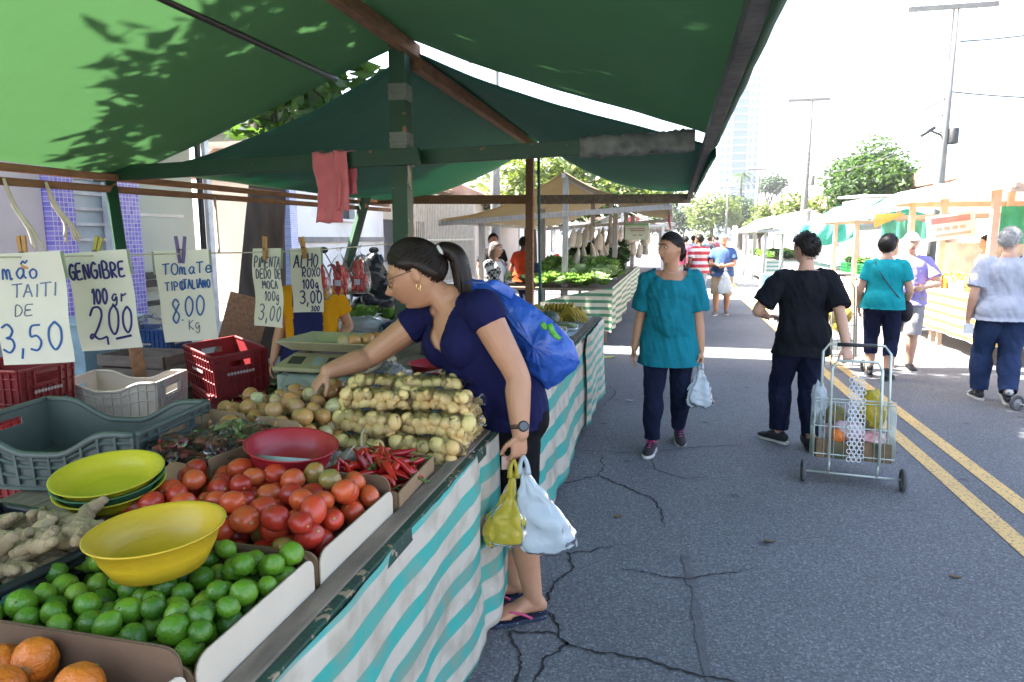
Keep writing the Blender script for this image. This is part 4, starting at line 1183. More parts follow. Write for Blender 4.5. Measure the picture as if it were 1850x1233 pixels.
def crate(label, c, rz, m, L_=0.55, W_=0.36, hh=0.31, dip=0.0, marks=True, group='plastic crates behind the counter', tilt=None):
    t = thing('plastic_crate', label, 'crate', c, group)
    rot = (tilt if tilt is not None else Matrix.Identity(3)) @ Matrix.Rotation(rz, 3, 'Z')
    C = V(c)
    def P(x, y, z): return C + rot @ V((x, y, z))
    def hgt(s, dipv):   # wall height along -1..1
        a = abs(s)
        return hh - dipv * (0.5 + 0.5 * math.cos(math.pi * min(1, max(0, (a - 0.15) / 0.6))))
    body, ribs, rim = MB(), MB(), MB()
    for (axis, sg) in (('x', 1), ('x', -1), ('y', 1), ('y', -1)):
        half = L_ / 2 if axis == 'y' else W_ / 2       # wall length direction
        d = (W_ / 2 if axis == 'y' else L_ / 2) * sg
        dv = dip if axis == 'y' else 0.0
        def Q(s, z, o=0.0):
            k = 1 - 0.05 * (1 - z / hh)                # slight taper to the bottom
            a = s * half * k; b = (d + o * sg) * k if True else d
            return P(a, b, z) if axis == 'y' else P(b, a, z)
        n = 20
        # hand hole: leave a gap of the plate
        def in_hole(s, zf): return axis == 'x' and abs(s) < 0.36 and 0.70 < zf < 0.84
        zs = [0.03, 0.2, 0.36, 0.52, 0.70, 0.84, 1.0]
        for i in range(n):
            s0, s1 = -1 + 2 * i / n, -1 + 2 * (i + 1) / n
            for z0, z1 in zip(zs, zs[1:]):
                if in_hole((s0 + s1) / 2, (z0 + z1) / 2): continue
                h0, h1 = hgt(s0, dv), hgt(s1, dv)
                a_, b_ = Q(s0, z0 * h0), Q(s1, z0 * h1)
                body.add([a_, b_, Q(s1, z1 * h1), Q(s0, z1 * h0)], [(0, 1, 2, 3)])
        nr = 11 if axis == 'y' else 8
        for i in range(nr + 1):
            s = -1 + 2 * i / nr
            top = hgt(s, dv) * 0.97
            if axis == 'x' and abs(s) < 0.36: top *= 0.69
            ribs.beam(Q(s, 0.02, 0.006), Q(s, top, 0.006), 0.008, 0.014, up=(rot @ V((0, sg, 0))) if axis == 'y' else (rot @ V((sg, 0, 0))))
        for zf in (0.06, 0.36, 0.66, 0.86):
            if axis == 'x' and zf > 0.66 and zf < 0.86: continue
            pts = [Q(-1 + 2 * i / n, hgt(-1 + 2 * i / n, dv) * zf, 0.007) for i in range(n + 1)]
            ribs.tube(pts, 0.006, n=4, smooth=False)
        rim.tube([Q(-1 + 2 * i / n, hgt(-1 + 2 * i / n, dv), 0.004) for i in range(n + 1)], 0.011, n=6)
    body.add([P(-L_ / 2 * .95, -W_ / 2 * .95, .012), P(L_ / 2 * .95, -W_ / 2 * .95, .012), P(L_ / 2 * .95, W_ / 2 * .95, .012), P(-L_ / 2 * .95, W_ / 2 * .95, .012)], [(0, 1, 2, 3)])
    body.build('body', m, t, solid=0.004)
    ribs.build('ribs', m, t); rim.build('rim', m, t)
    if marks:
        mk = MB()
        rd = random.Random(int(c[0] * 100))
        for i in range(9):
            x = -0.1 + i * 0.022
            mk.box(P(x, -W_ / 2 - 0.016, hh * 0.56), (0.013, 0.003, 0.02), rot=rot)
        mk.box(P(-.012, -W_ / 2 - 0.0158, hh * 0.56), (.2, .002, .006), rot=rot)
        mk.build('marking', M_mark, t)
        mk = MB()
        for i in range(9): mk.box(P(L_ / 2 + 0.016, -0.1 + i * 0.022, hh * 0.56), (0.003, 0.013, 0.02), rot=rot)
        mk.box(P(L_ / 2 + 0.0158, -.012, hh * .56), (.002, .2, .006), rot=rot)
        mk.build('marking', M_mark, t)
    return t

crate('deep grey green crate with dipped sides behind the yellow bowls', (-1.84, 1.79, TZ + .002), R(8), P_grey, 0.6, 0.40, 0.185, dip=0.07, marks=False)
crate('small black crate heaped with ginger', (-1.37, 1.06, TZ + .002), R(-6), P_black, 0.40, 0.34, 0.115, marks=False)
# ground stacks left of the counter
crate('ochre crate at the bottom under the off white crate', (-3.55, 3.78, 0.002), R(10), P_yel, 0.62, 0.42, 0.33)
crate('off white crate with dipped sides in front of the slatted wooden crate', (-3.52, 3.75, 0.335), R(14), P_white, 0.62, 0.42, 0.33, dip=0.055)
crate('bottom dark red crate below the big red crate', (-3.22, 4.42, 0.002), R(-38), P_red, 0.55, 0.38, 0.30)
crate('nested red crate right under the big red crate', (-3.22, 4.42, 0.30), R(-40), P_red, 0.55, 0.38, 0.17, marks=False)
crate('big empty dark red crate topmost of its stack by the tree', (-3.20, 4.40, 0.475), R(-33), P_red, 0.55, 0.38, 0.31, tilt=Matrix.Rotation(R(5), 3, 'X'))
crate('dark red crate at the left edge of the picture under the first price sign', (-3.85, 3.22, 0.53), R(3), P_red, 0.55, 0.38, 0.30)
crate('lower red crate carrying the left edge crate', (-3.86, 3.22, 0.22), R(3), P_red, 0.55, 0.38, 0.30)
crate('bottom crate of the left edge stack', (-3.86, 3.22, 0.0), R(3), P_yel, 0.55, 0.38, 0.21, marks=False)
crate('sunlit light red crate nearest the left border', (-3.50, 2.60, 0.38), R(8), P_redl, 0.42, 0.36, 0.30)
crate('lower sunlit red crate with pale rim left of the grey green crate', (-3.15, 2.72, 0.24), R(16), P_redl, 0.42, 0.36, 0.26)
crate('upturned base crate below the sunlit red crates', (-3.33, 2.64, 0.0), R(8), P_red, 0.75, 0.42, 0.23, marks=False)
crate('blue crate with plastic bag beside the mosaic pillar', (-4.85, 5.6, 0.42), R(5), P_blue, 0.5, 0.36, 0.30)
crate('lower blue crate under the blue crate by the pillar', (-4.85, 5.6, 0.11), R(5), P_blue, 0.5, 0.36, 0.30)
crate('blue crate lying behind the brown cardboard box', (-2.35, 2.85, 0.30), R(-8), P_blue, 0.6, 0.4, 0.27)
crate('red crate under the blue crate behind the cardboard box', (-2.36, 2.85, 0.0), R(-8), P_red, 0.6, 0.4, 0.29)

# slatted wooden crate
t = thing('wooden_crate', 'grey slatted wooden crate stacked behind the off white crate', 'crate', (-4.2, 4.75, 0.0))
M_slat = mat('weathered_slat', (0.2, 0.165, 0.14), 0.9, (0.12, 0.1, 0.085), 5, stretch=(1, 1, 5), bump=0.4)
for k, z0 in enumerate((0.02, 0.34)):
    q = MB()
    for i in range(3):
        z = z0 + 0.05 + i * 0.105
        for sg in (-1, 1):
            q.box((-4.2, 4.75 + sg * 0.2, z), (0.62, 0.014, 0.085)); q.box((-4.2 + sg * 0.31, 4.75, z), (0.014, 0.38, 0.085))
    for sx in (-1, 1):
        for sy in (-1, 1): q.box((-4.2 + sx * 0.288, 4.75 + sy * 0.178, z0 + .155), (0.03, 0.03, 0.31))
    q.build('slats', M_slat, t)
q = MB(); q.box((-4.2, 4.75, 0.03), (.6, .38, .012)); q.box((-4.2, 4.75, 0.345), (.6, .38, .012)); q.build('bottom', M_slat, t)
# leaning board and stick
q = MB(); q.beam((-4.42, 6.0, 0.0), (-4.22, 6.25, 0.98), 0.42, 0.03, up=(0.3, -1, 0.2)); tag(q.build('plank_board', M_wood), 'brown board leaning against the tree trunk', 'board')
q = MB(); q.tube([(-3.9, 5.9, 0.0), (-3.75, 6.2, 1.0)], 0.014, n=6); tag(q.build('stick', M_wood), 'thin wooden stick leaning beside the brown board', 'stick')
# light blue cabinet behind
t = thing('cabinet', 'light blue low cabinet by the lilac wall', 'cabinet', (-5.55, 5.6, 0.13))
q = MB(); q.box((-5.55, 5.6, 0.46), (0.5, 0.8, 0.62)); q.build('body', mat('light_blue_paint', (0.35, 0.52, 0.6), 0.5), t, bevel=0.01)
q = MB(); q.box((-5.55, 5.6, 0.785), (0.56, 0.86, 0.03)); q.build('top', mat('light_blue_top', (0.42, 0.6, 0.68), 0.5), t, bevel=0.005)
# green trimmings on the ground
g = MB(); rsd = random.Random(3)
leaf_cloud(g, [((-3.45 + rsd.uniform(-.4, .35), 5.35 + rsd.uniform(-.35, .3), 0.1 + rsd.uniform(0, .25)), (0.25, 0.25, 0.16)) for i in range(9)], 2600, 0.07, 0.6, 4, shell=0.1)
tag(g.build('vegetable_trimmings', M_leaf, fixn=False), 'heap of dark green vegetable leaves by the tree foot', 'leaves', kind='stuff')

M_film = film_mat('clear_film', clear=0.985, col=(0.6, 0.62, 0.62), bump=0.8, bscale=26)
M_bagw = film_mat('white_carrier_bag', clear=0.05, col=(0.72, 0.79, 0.84), rough=0.4, bump=0.3, bscale=14, trl=0.45)
M_bagy = film_mat('yellow_carrier_bag', tint=(1, .9, .3), clear=0.05, col=(0.80, 0.64, 0.07), rough=0.4, bump=0.3, bscale=16, trl=0.5)
M_bagblue = film_mat('pale_blue_bag', clear=0.2, col=(0.25, 0.42, 0.55), bump=0.8)

def crumple(name, label, c, r, m, seed=0, cat='plastic bag', group=None):
    mb = MB(); c = V(c)
    def fn(q): return 1 + 0.28 * fbm(q.x * 2 + seed, q.y * 2, q.z * 2) + 0.12 * fbm(q.x * 6 + seed, q.y * 6, q.z * 6)
    mb.sphere(c, r, 28, 20, fn=fn)
    return tag(mb.build(name, m, fixn=False), label, cat, group)
crumple('plastic_bag', 'crumpled blue plastic bag between the red and off white crates', (-3.62, 3.32, 0.47), (0.16, 0.14, 0.14), M_bagblue, 1)
crumple('plastic_bag', 'clear plastic bag stuffed in the blue crate', (-4.85, 5.55, 0.74), (0.17, 0.13, 0.1), M_film, 2)

def bowl(label, c, r, hh, m, tilt=(0, 0), stack=None, cat='bowl', name='bowl'):
    t = thing(name, label, cat, c)
    rot = Euler((tilt[0], tilt[1], 0)).to_matrix()
    def prof(o=0.0): return [(0.001, 0), (r * 0.55, 0.0), (r * 0.68, hh * 0.06), (r * 0.83, hh * 0.5), (r * 0.93, hh * 0.93), (r, hh * 0.97), (r * 1.005, hh), (r * 0.985, hh * 1.01), (r * 0.92, hh * 0.96), (r * 0.81, hh * 0.5), (r * 0.66, hh * 0.1), (r * 0.5, hh * 0.06), (0.001, hh * 0.06)]
    q = MB(); q.lathe(prof(), 48, c, rot=rot); q.build('shell', m, t)
    return t
P_ybowl = mat('yellow_plastic_bowl', (0.60, 0.40, 0.02), 0.38, (0.50, 0.33, 0.02), 5, bump=0.1, bscale=8, bstretch=(1, 1, 12), stretch=(1, 1, 6))
P_ybowl2 = mat('lemon_plastic_bowl', (0.52, 0.46, 0.02), 0.38, (0.44, 0.38, 0.02), 5, bump=0.1, stretch=(1, 1, 6))
P_gbowl = mat('green_plastic_bowl', (0.06, 0.2, 0.1), 0.4); P_rbowl = mat('red_plastic_bowl', (0.36, 0.02, 0.03), 0.38, (0.29, 0.016, 0.025), 4, stretch=(1, 1, 5))
bowl('yellow plastic bowl resting on the limes', (-0.96, 1.075, TZ + 0.118), 0.127, 0.082, P_ybowl, (0.03, -0.03))
bowl('lemon yellow bowl on top of a stack beside the grey green crate', (-1.33, 1.345, TZ + 0.142), 0.125, 0.05, P_ybowl2, (0.13, 0.05))
bowl('green bowl in the middle of the stack under the lemon bowl', (-1.328, 1.345, TZ + 0.128), 0.124, 0.05, P_gbowl, (0.13, 0.05))
bowl('lowest bowl of the stack under the lemon bowl', (-1.326, 1.345, TZ + 0.112), 0.123, 0.05, P_ybowl2, (0.13, 0.05))
bowl('dark red plastic bowl behind the tomatoes', (-1.045, 1.69, TZ + 0.095), 0.13, 0.085, P_rbowl, (0.05, 0.12))
bowl('red bowl far behind beside the green post', (-1.27, 3.55, TZ), 0.15, 0.07, P_rbowl)
# ================================================================ PRODUCE
def heap(n, inside, z0, r, seed, bbox, tries=10, zmax=9, mound=None, rvar=0.0, existing=None):
    """drop n balls one by one onto the lowest place among a few tries"""
    rd = random.Random(seed)
    P = existing if existing is not None else []
    out = []
    for i in range(n):
        best = None
        for k in range(tries):
            x = rd.uniform(bbox[0], bbox[1]); y = rd.uniform(bbox[2], bbox[3])
            if not inside(x, y): continue
            ri = r * (1 + rd.uniform(-rvar, rvar))
            z = (z0(x, y) if callable(z0) else z0) + ri
            for (px, py, pz, pr_) in P:
                d2 = (px - x) ** 2 + (py - y) ** 2; s = (pr_ + ri) * 0.94
                if d2 < s * s:
                    z = max(z, pz + math.sqrt(s * s - d2))
            c = z - (mound(x, y) if mound else 0)
            if best is None or c < best[0]: best = (c, x, y, z, ri)
        if best and best[3] < zmax:
            P.append(best[1:]); out.append(best[1:])
    return out

def proto(mb, name, m, r_=None):
    return mb.mesh(name, m, (0, 0, 0))

def place_fruit(name, me, pos, r0, label, cat, group, seed, rot=True, flat=False, sub=None):
    rd = random.Random(seed)
    out = []
    for (x, y, z, r) in pos:
        o = bpy.data.objects.new(name, me); COL.objects.link(o)
        o.location = (x, y, z); s = r / r0
        o.scale = tuple(s * rd.uniform(.93, 1.07) for _ in range(3))
        if rot:
            o.rotation_euler = (rd.uniform(0, 6.28), rd.uniform(-.4, .4) if flat else rd.uniform(0, 6.28), rd.uniform(0, 6.28))
        tag(o, label, cat, group)
        out.append(o)
    return out

# --- limes
M_lime = mat('lime_skin', (0.05, 0.2, 0.012), 0.3, (0.8, 0.95, 0.8), 3, objrand=[(0.05, 0.14, 0.012), (0.085, 0.21, 0.014), (0.13, 0.27, 0.018), (0.21, 0.34, 0.035)], bump=0.25, bscale=160, vlo=0.3, vhi=0.75)
M_stem = mat('dry_stem', (0.2, 0.16, 0.06), 0.8); M_gstem = mat('green_stem', (0.08, 0.16, 0.03), 0.7)
mb = MB()
def limefn(q):
    k = 1 + 0.015 * math.sin(5 * math.atan2(q.y, q.x))
    if q.z > 0.9: k += (q.z - 0.9) * 1.2
    return k
mb.sphere((0, 0, 0), (0.0275, 0.0275, 0.0295), 20, 14, fn=limefn)
mb.lathe([(0.0, 0.0002), (0.003, 0), (0.002, -0.002), (0, -0.002)], 6, (0, 0, -0.029), mi=1)
me_lime = mb.mesh('lime', [M_lime, M_stem], (0, 0, 0))
pos = heap(250, lambda x, y: True, TZ + 0.004, 0.0222, 5, (-1.165, -0.75, 0.89, 1.205), tries=8, zmax=TZ + 0.108, rvar=0.14)
pos = [q for q in pos if not ((q[0] + .955) ** 2 + (q[1] - 1.075) ** 2 < .118 ** 2 and q[2] + q[3] > TZ + .116)]
place_fruit('lime', me_lime, pos, 0.0275, 'green lime lying in the cream sided carton of limes', 'lime', 'limes heaped in the carton', 2)
# --- oranges
M_or = mat('orange_skin', (0.62, 0.17, 0.015), 0.42, (0.5, 0.12, 0.01), 4, bump=0.9, bscale=50, speck=((0.33, 0.16, 0.05), 14, 0.63))
mb = MB(); mb.sphere((0, 0, 0), (0.036, 0.036, 0.032), 22, 16, fn=lambda q: 1 + 0.05 * fbm(q.x * 2.5, q.y * 2.5, q.z * 2.5))
mb.lathe([(0.004, 0), (0.003, 0.003), (0, 0.003)], 6, (0, 0, 0.031), mi=1)
me_or = mb.mesh('orange', [M_or, M_gstem], (0, 0, 0))
pos = [(-0.855, 0.775, TZ + 0.085, 0.037), (-0.965, 0.80, TZ + 0.092, 0.037), (-0.955, 0.735, TZ + 0.086, 0.035), (-1.03, 0.80, TZ + 0.075, 0.033), (-0.905, 0.765, TZ + 0.05, 0.034), (-0.84, 0.70, TZ + 0.04, 0.036), (-1.02, 0.74, TZ + 0.04, 0.036)]
place_fruit('orange', me_or, pos, 0.036, 'rough skinned orange in the near carton', 'orange', 'oranges in the near carton', 3)
# --- tomatoes
M_tom = mat('tomato_skin', (0.5, 0.03, 0.012), 0.34, (0.85, 0.8, 0.8), 2, objrand=[(0.36, 0.025, 0.014), (0.50, 0.045, 0.018), (0.56, 0.075, 0.022), (0.54, 0.11, 0.03)], coat=0.1, vlo=0.4, vhi=0.8)
M_tomg = mat('unripe_tomato_skin', (0.22, 0.22, 0.06), 0.25, (0.35, 0.16, 0.04), 12, coat=0.2)
def tomato_mesh(m):
    mb = MB()
    def tf(q):
        a = math.atan2(q.y, q.x)
        k = 1 + 0.02 * math.sin(3 * a + 1) * (1 - q.z * q.z) - 0.10 * max(0, q.z - 0.86) / 0.14
        return k * (1 + 0.06 * q.z)
    mb.sphere((0, 0, 0), (0.031, 0.031, 0.038), 22, 16, fn=tf)
    mb.lathe([(0.0045, 0.0), (0.004, 0.0015), (0, 0.0015)], 7, (0, 0, 0.0352), mi=1)
    return mb.mesh('tomato', [m, mat('tomato_scar', (0.45, 0.3, 0.1), 0.7)], (0, 0, 0))
me_tom = tomato_mesh(M_tom); me_tomg = tomato_mesh(M_tomg)
def tz(x, y): return TZ + 0.004 + 0.03 * max(0, min(1, (x + 1.25) / 0.5)) * max(0, min(1, (y - 1.2) / 0.3))
pos = heap(150, lambda x, y: True, tz, 0.030, 9, (-1.262, -0.755, 1.285, 1.60), tries=7, zmax=TZ + 0.148, rvar=0.12)
gi = {20, 41, 77, 98}
place_fruit('tomato', me_tom, [p for i, p in enumerate(pos) if i not in gi], 0.033, 'ripe red plum tomato in the heaped carton', 'tomato', 'red tomatoes heaped in the carton', 4)
place_fruit('tomato', me_tomg, [p for i, p in enumerate(pos) if i in gi], 0.033, 'greenish unripe tomato among the red ones', 'tomato', 'unripe tomatoes in the carton', 5)
# --- ginger
M_ging = mat('ginger_skin', (0.40, 0.30, 0.17), 0.8, (0.28, 0.2, 0.11), 14, bump=0.7, bscale=60, bstretch=(3, 1, 1))
def ginger_mesh(seed):
    rd = random.Random(seed); mb = MB()
    p = V((-0.05, 0, 0)); d = V((1, 0, 0)); pts = []
    for i in range(5):
        pts.append(p.copy()); d = (d + V((0, rd.uniform(-.6, .6), rd.uniform(-.2, .2)))).normalized(); p = p + d * 0.026
    mb.tube(pts, [0.01, 0.019, 0.017, 0.02, 0.009], n=10, samples=18, ell=0.8)
    for i in (1, 2, 3):
        s = rd.choice((-1, 1)); b = V((0, s, rd.uniform(-.1, .4)))
        mb.tube([pts[i], pts[i] + b * 0.022, pts[i] + b * 0.036 + V((rd.uniform(-.012, .012), 0, 0))], [0.015, 0.014, 0.009], n=9, samples=9)
        mb.sphere(pts[i] + b * 0.036, (0.0105, 0.0105, 0.0105), 8, 6)
    mb.sphere(pts[0], 0.012, 8, 6); mb.sphere(pts[-1], 0.012, 8, 6)
    # knobbly surface
    mb.v = [tuple(V(q) * (1 + 0.10 * fbm(q[0] * 60, q[1] * 60, q[2] * 60 + seed))) for q in mb.v]
    return mb.mesh('ginger_root', M_ging, (0, 0, 0))
gm = [ginger_mesh(s) for s in range(4)]
pos = heap(48, lambda x, y: (x + 1.36) ** 2 / 0.19 ** 2 + (y - 1.06) ** 2 / 0.155 ** 2 < 1, lambda x, y: TZ + 0.05, 0.026, 12, (-1.56, -1.18, 0.9, 1.22), tries=7, zmax=TZ + 0.19)
rd = random.Random(6)
for (x, y, z, r) in pos:
    o = bpy.data.objects.new('ginger_root', rd.choice(gm)); COL.objects.link(o); o.location = (x, y, z); o.rotation_euler = (rd.uniform(-.5, .5), rd.uniform(-.4, .4), rd.uniform(0, 6.28)); s = rd.uniform(.85, 1.25); o.scale = (s, s, s)
    tag(o, 'knobbly pale ginger root piled in the black crate', 'ginger', 'ginger roots in the black crate')
# green bag corner by the ginger
crumple('plastic_bag', 'green plastic bag corner between ginger and limes', (-1.175, 0.945, TZ + 0.09), (0.045, 0.05, 0.02), mat('green_bag_film', (0.15, 0.35, 0.25), 0.3, translucent=0.4), 5)
# --- red chillies
M_chil = mat('chilli_skin', (0.45, 0.012, 0.012), 0.2, (0.8, 0.8, 0.8), 3, objrand=[(0.30, 0.008, 0.01), (0.42, 0.012, 0.012), (0.52, 0.03, 0.015)], coat=0.3)
def chilli_mesh(seed):
    rd = random.Random(seed); mb = MB()
    c = rd.uniform(0.01, 0.03)
    pts = [V((-0.05 + 0.1 * s, c * math.sin(s * 3.0) + 0.006 * math.sin(s * 7), 0.004 * math.sin(s * 5))) for s in np.linspace(0, 1, 8)]
    mb.tube(pts, [0.007, 0.0115, 0.0125, 0.012, 0.0105, 0.008, 0.005, 0.0012], n=9, samples=18, ell=0.85)
    mb.tube([pts[0] + V((0.002, 0, 0)), pts[0] - V((0.012, 0.0, -0.002)), pts[0] - V((0.03, rd.uniform(-.012, .012), -0.006))], [0.0072, 0.003, 0.002], n=6, mi=1, samples=6)
    return mb.mesh('chilli', [M_chil, M_gstem], (0, 0, 0))
cm = [chilli_mesh(s) for s in range(4)]
rd = random.Random(8)
for i in range(74):
    x = rd.uniform(-0.955, -0.755); y = rd.uniform(1.72, 1.975)
    q = 1 - (abs(x + 0.855) / 0.15) ** 2
    z = TZ + 0.02 + (i / 74) * 0.06 * (0.5 + 0.6 * max(0, q)) + rd.uniform(0, .012)
    o = bpy.data.objects.new('chilli', rd.choice(cm)); COL.objects.link(o); o.location = (x, y, z)
    o.rotation_euler = (rd.uniform(0, 6.28), rd.uniform(-.35, .35) if i < 66 else rd.uniform(-1.3, -.6), rd.uniform(0, 6.28)); s = rd.uniform(.75, 1.15); o.scale = (s, s, s)
    tag(o, 'shiny red chilli pepper in the small carton', 'chilli', 'red chillies in the carton')
# --- garlic
M_gar = mat('purple_garlic_skin', (0.5, 0.42, 0.42), 0.6, (0.28, 0.14, 0.2), 3, stretch=(6, 6, 1))
mb = MB()
mb.sphere((0, 0, 0), (0.024, 0.024, 0.02), 18, 12, fn=lambda q: 1 + 0.07 * abs(math.sin(4 * math.atan2(q.y, q.x))) * (1 - q.z * q.z) + (max(0, q.z - .75) * 1.3))
mb.tube([(0, 0, 0.018), (0.003, 0, 0.035), (0.012, 0.004, 0.06), (0.03, 0.01, 0.075)], [0.006, 0.004, 0.003, 0.0025], n=6, samples=8, mi=1)
me_gar = mb.mesh('garlic_bulb', [M_gar, mat('dry_garlic_stalk', (0.5, 0.44, 0.32), 0.8)], (0, 0, 0))
pos = heap(32, lambda x, y: True, TZ, 0.021, 15, (-1.13, -0.97, 1.80, 2.03), tries=6, zmax=TZ + 0.10)
place_fruit('garlic_bulb', me_gar, pos, 0.021, 'purple garlic bulb with dry stalk behind the red bowl', 'garlic', 'garlic bulbs behind the red bowl', 9, flat=True)
# --- onions
M_on = mat('onion_skin', (0.4, 0.2, 0.05), 0.32, (0.75, 0.7, 0.65), 4, objrand=[(0.46, 0.20, 0.06), (0.58, 0.32, 0.11), (0.54, 0.27, 0.10), (0.52, 0.50, 0.27)], stretch=(5, 5, .6), coat=0.15)
def onion_mesh():
    mb = MB()
    def of(q):
        k = 1 + 0.008 * math.sin(12 * math.atan2(q.y, q.x))
        if q.z > 0.75: k += (q.z - 0.75) ** 2 * 4.5
        if q.z < -0.93: k -= 0.05
        return k
    mb.sphere((0, 0, 0), (0.037, 0.037, 0.032), 20, 16, fn=of)
    mb.tube([(0, 0, 0.036), (0.003, 0, 0.046), (0.008, 0.003, 0.054)], [0.006, 0.004, 0.003], n=6, mi=1)
    return mb.mesh('onion', [M_on, M_stem], (0, 0, 0))
me_on = onion_mesh()
q = MB(); q.box((-1.32, 2.24, TZ + .02), (0.52, 0.66, 0.03), rz=0.15); tag(q.build('card_sheet', M_card), 'cardboard tray under the onions', 'card')
pos = heap(135, lambda x, y: (x + 1.36) ** 2 / 0.26 ** 2 + (y - 2.27) ** 2 / 0.36 ** 2 < 1, TZ + 0.03, 0.031, 21, (-1.62, -1.1, 1.9, 2.62), tries=6, zmax=TZ + 0.15, rvar=0.12)
place_fruit('onion', me_on, pos, 0.036, 'loose golden onion in the pile under the reaching hand', 'onion', 'onions piled on the counter', 11)
# --- bagged potatoes
M_pot = mat('potato_skin', (0.42, 0.30, 0.11), 0.5, (0.8, 0.8, 0.75), 5, objrand=[(0.70, 0.46, 0.17), (0.80, 0.56, 0.24), (0.76, 0.60, 0.24)], speck=((0.2, 0.14, 0.06), 30, 0.66))
mb = MB(); mb.sphere((0, 0, 0), (0.0225, 0.0215, 0.025), 16, 12, fn=lambda q: 1 + 0.06 * fbm(q.x * 1.5, q.y * 1.5, q.z * 1.5)); me_pot = mb.mesh('potato', M_pot, (0, 0, 0))
M_print = mat('bag_print', (0.03, 0.05, 0.06), 0.5)
M_kiwi = mat('green_brown_fruit_skin', (0.25, 0.24, 0.09), 0.45, (0.8, 0.75, 0.7), 6, objrand=[(0.22, 0.24, 0.08), (0.32, 0.26, 0.12), (0.3, 0.2, 0.1)])
mb = MB(); mb.sphere((0, 0, 0), (0.036, 0.036, 0.04), 18, 12); me_mango = mb.mesh('green_fruit', M_kiwi, (0, 0, 0))
def produce_bag(c, size, rz, n, me, r, names, seed, gpf, gpb):
    x0, y0, z0 = c; m = Matrix.Rotation(rz, 3, 'Z')
    def ins(x, y): return (abs(x) / (size[0] / 2)) ** 3 + (abs(y) / (size[1] / 2)) ** 3 < 1
    loc = [(-size[0] / 2 + r * 1.1 + (size[0] - 2.2 * r) * a_ / 6 + random.uniform(-.009, .009) + (b_ + c_) % 2 * .012, (b_ - .5) * size[1] * .5 + random.uniform(-.009, .009), r * 1.05 + c_ * r * 1.7 + random.uniform(-.007, .009), r * random.uniform(.82, 1.18)) for c_ in range(2) for b_ in range(2) for a_ in range(7)] if me is me_pot else heap(n, ins, 0, r, seed, (-size[0] / 2 + r * .6, size[0] / 2 - r * .6, -size[1] / 2 + r * .6, size[1] / 2 - r * .6), tries=9, zmax=size[2])
    pp = []
    for (x, y, z, rr) in loc:
        q = m @ V((x, y, 0)); pp.append((x0 + q.x, y0 + q.y, z0 + z, rr))
    place_fruit(names[0], me, pp, r, names[1], names[2], gpf, seed)
    t = thing('produce_bag', names[3], 'plastic bag', c, gpb)
    mb = MB()
    h2 = size[2]
    def sf(q): return 1 + 0.05 * fbm(q.x * 3 + seed, q.y * 3, q.z * 3)
    def sup(q):
        f = (abs(q.x) ** 3 + abs(q.y) ** 3 + abs(q.z) ** 3) ** (-1 / 3)
        return f * (1 + 0.04 * fbm(q.x * 4 + seed, q.y * 4, q.z * 4))
    mb.sphere((x0, y0, z0 + h2 * 0.5), (size[0] / 2 + .008, size[1] / 2 + .008, h2 / 2 + .006), 26, 16, rot=m, fn=sup)
    # gathered end
    e0 = V((x0, y0, z0 + h2 * .55)) + m @ V((size[0] / 2, 0, 0)); e1 = e0 + m @ V((0.05, 0, 0.015))
    mb.tube([e0, e0.lerp(e1, .5), e1], [0.03, 0.010, 0.022], n=10, samples=8, caps=False)
    mb.build('film', M_film, t, fixn=False)
    mb = MB()
    a = V((x0, y0, z0 + h2 + .009)); 
    mb.tube([a + m @ V((0.018 * math.cos(k), 0.014 * math.sin(k), 0)) for k in np.linspace(0, 6.28, 12)], 0.0018, n=4)
    mb.tube([a + m @ V((-.008, -.004, 0)), a + m @ V((.008, .004, 0))], 0.0018, n=4)
    mb.build('print', M_print, t)
PN = ('potato', 'small round washed potato inside a clear bag', 'potato', '')
spots = [(-1.075, 2.13, TZ, .06), (-.81, 2.16, TZ, -.06), (-1.04, 2.18, TZ + .073, -.10), (-.79, 2.21, TZ + .073, .08), (-1.03, 2.25, TZ + .143, .10), (-.80, 2.28, TZ + .141, -.16),
         (-.735, 2.37, TZ, 1.5), (-.75, 2.40, TZ + .073, 1.42), (-1.10, 2.44, TZ + .15, .12), (-.90, 2.42, TZ + .16, .3)]
lab = ['clear potato bag at the bottom left of the stacked front row', 'clear potato bag at the bottom right by the chilli carton', 'clear potato bag at the left of the second layer', 'clear potato bag at the right of the second layer', 'clear potato bag left on the top layer', 'clear potato bag right on the top layer', 'clear potato bag at the counter edge next to the shopper, lower', 'clear potato bag at the counter edge next to the shopper, upper', 'clear potato bag at the back beside the onions', 'clear potato bag lying askew behind the top layer']
for i, (x, y, z, rz) in enumerate(spots):
    produce_bag((x, y, z), (0.25, 0.105, 0.075), rz, 28, me_pot, 0.0192, PN[:3] + (lab[i],), 40 + i, 'bagged potatoes', 'clear potato bags stacked on the counter')
KN = ('green_fruit', 'greenish brown fruit inside a clear tray bag', 'fruit', '')
for i, (x, y, z) in enumerate(((-1.12, 2.74, TZ + .05), (-0.86, 2.72, TZ + .05), (-1.0, 2.95, TZ + .06), (-0.78, 2.92, TZ + 0.03))):
    produce_bag((x, y, z), (0.22, 0.15, 0.085), 0.1 * i, 9, me_mango, 0.038, KN[:3] + (('clear bag of greenish fruit behind the potatoes at the left', 'clear bag of greenish fruit behind the potatoes at the right', 'clear bag of greenish fruit farthest from the camera', 'clear bag of greenish fruit half hidden by the shopper')[i],), 80 + i, 'bagged greenish fruit', 'clear bags of greenish fruit behind the potatoes')
q = MB(); q.box((-0.95, 2.8, TZ + .02), (0.55, 0.5, 0.04)); tag(q.build('card_sheet', M_card), 'cardboard tray under the bags of greenish fruit', 'card')

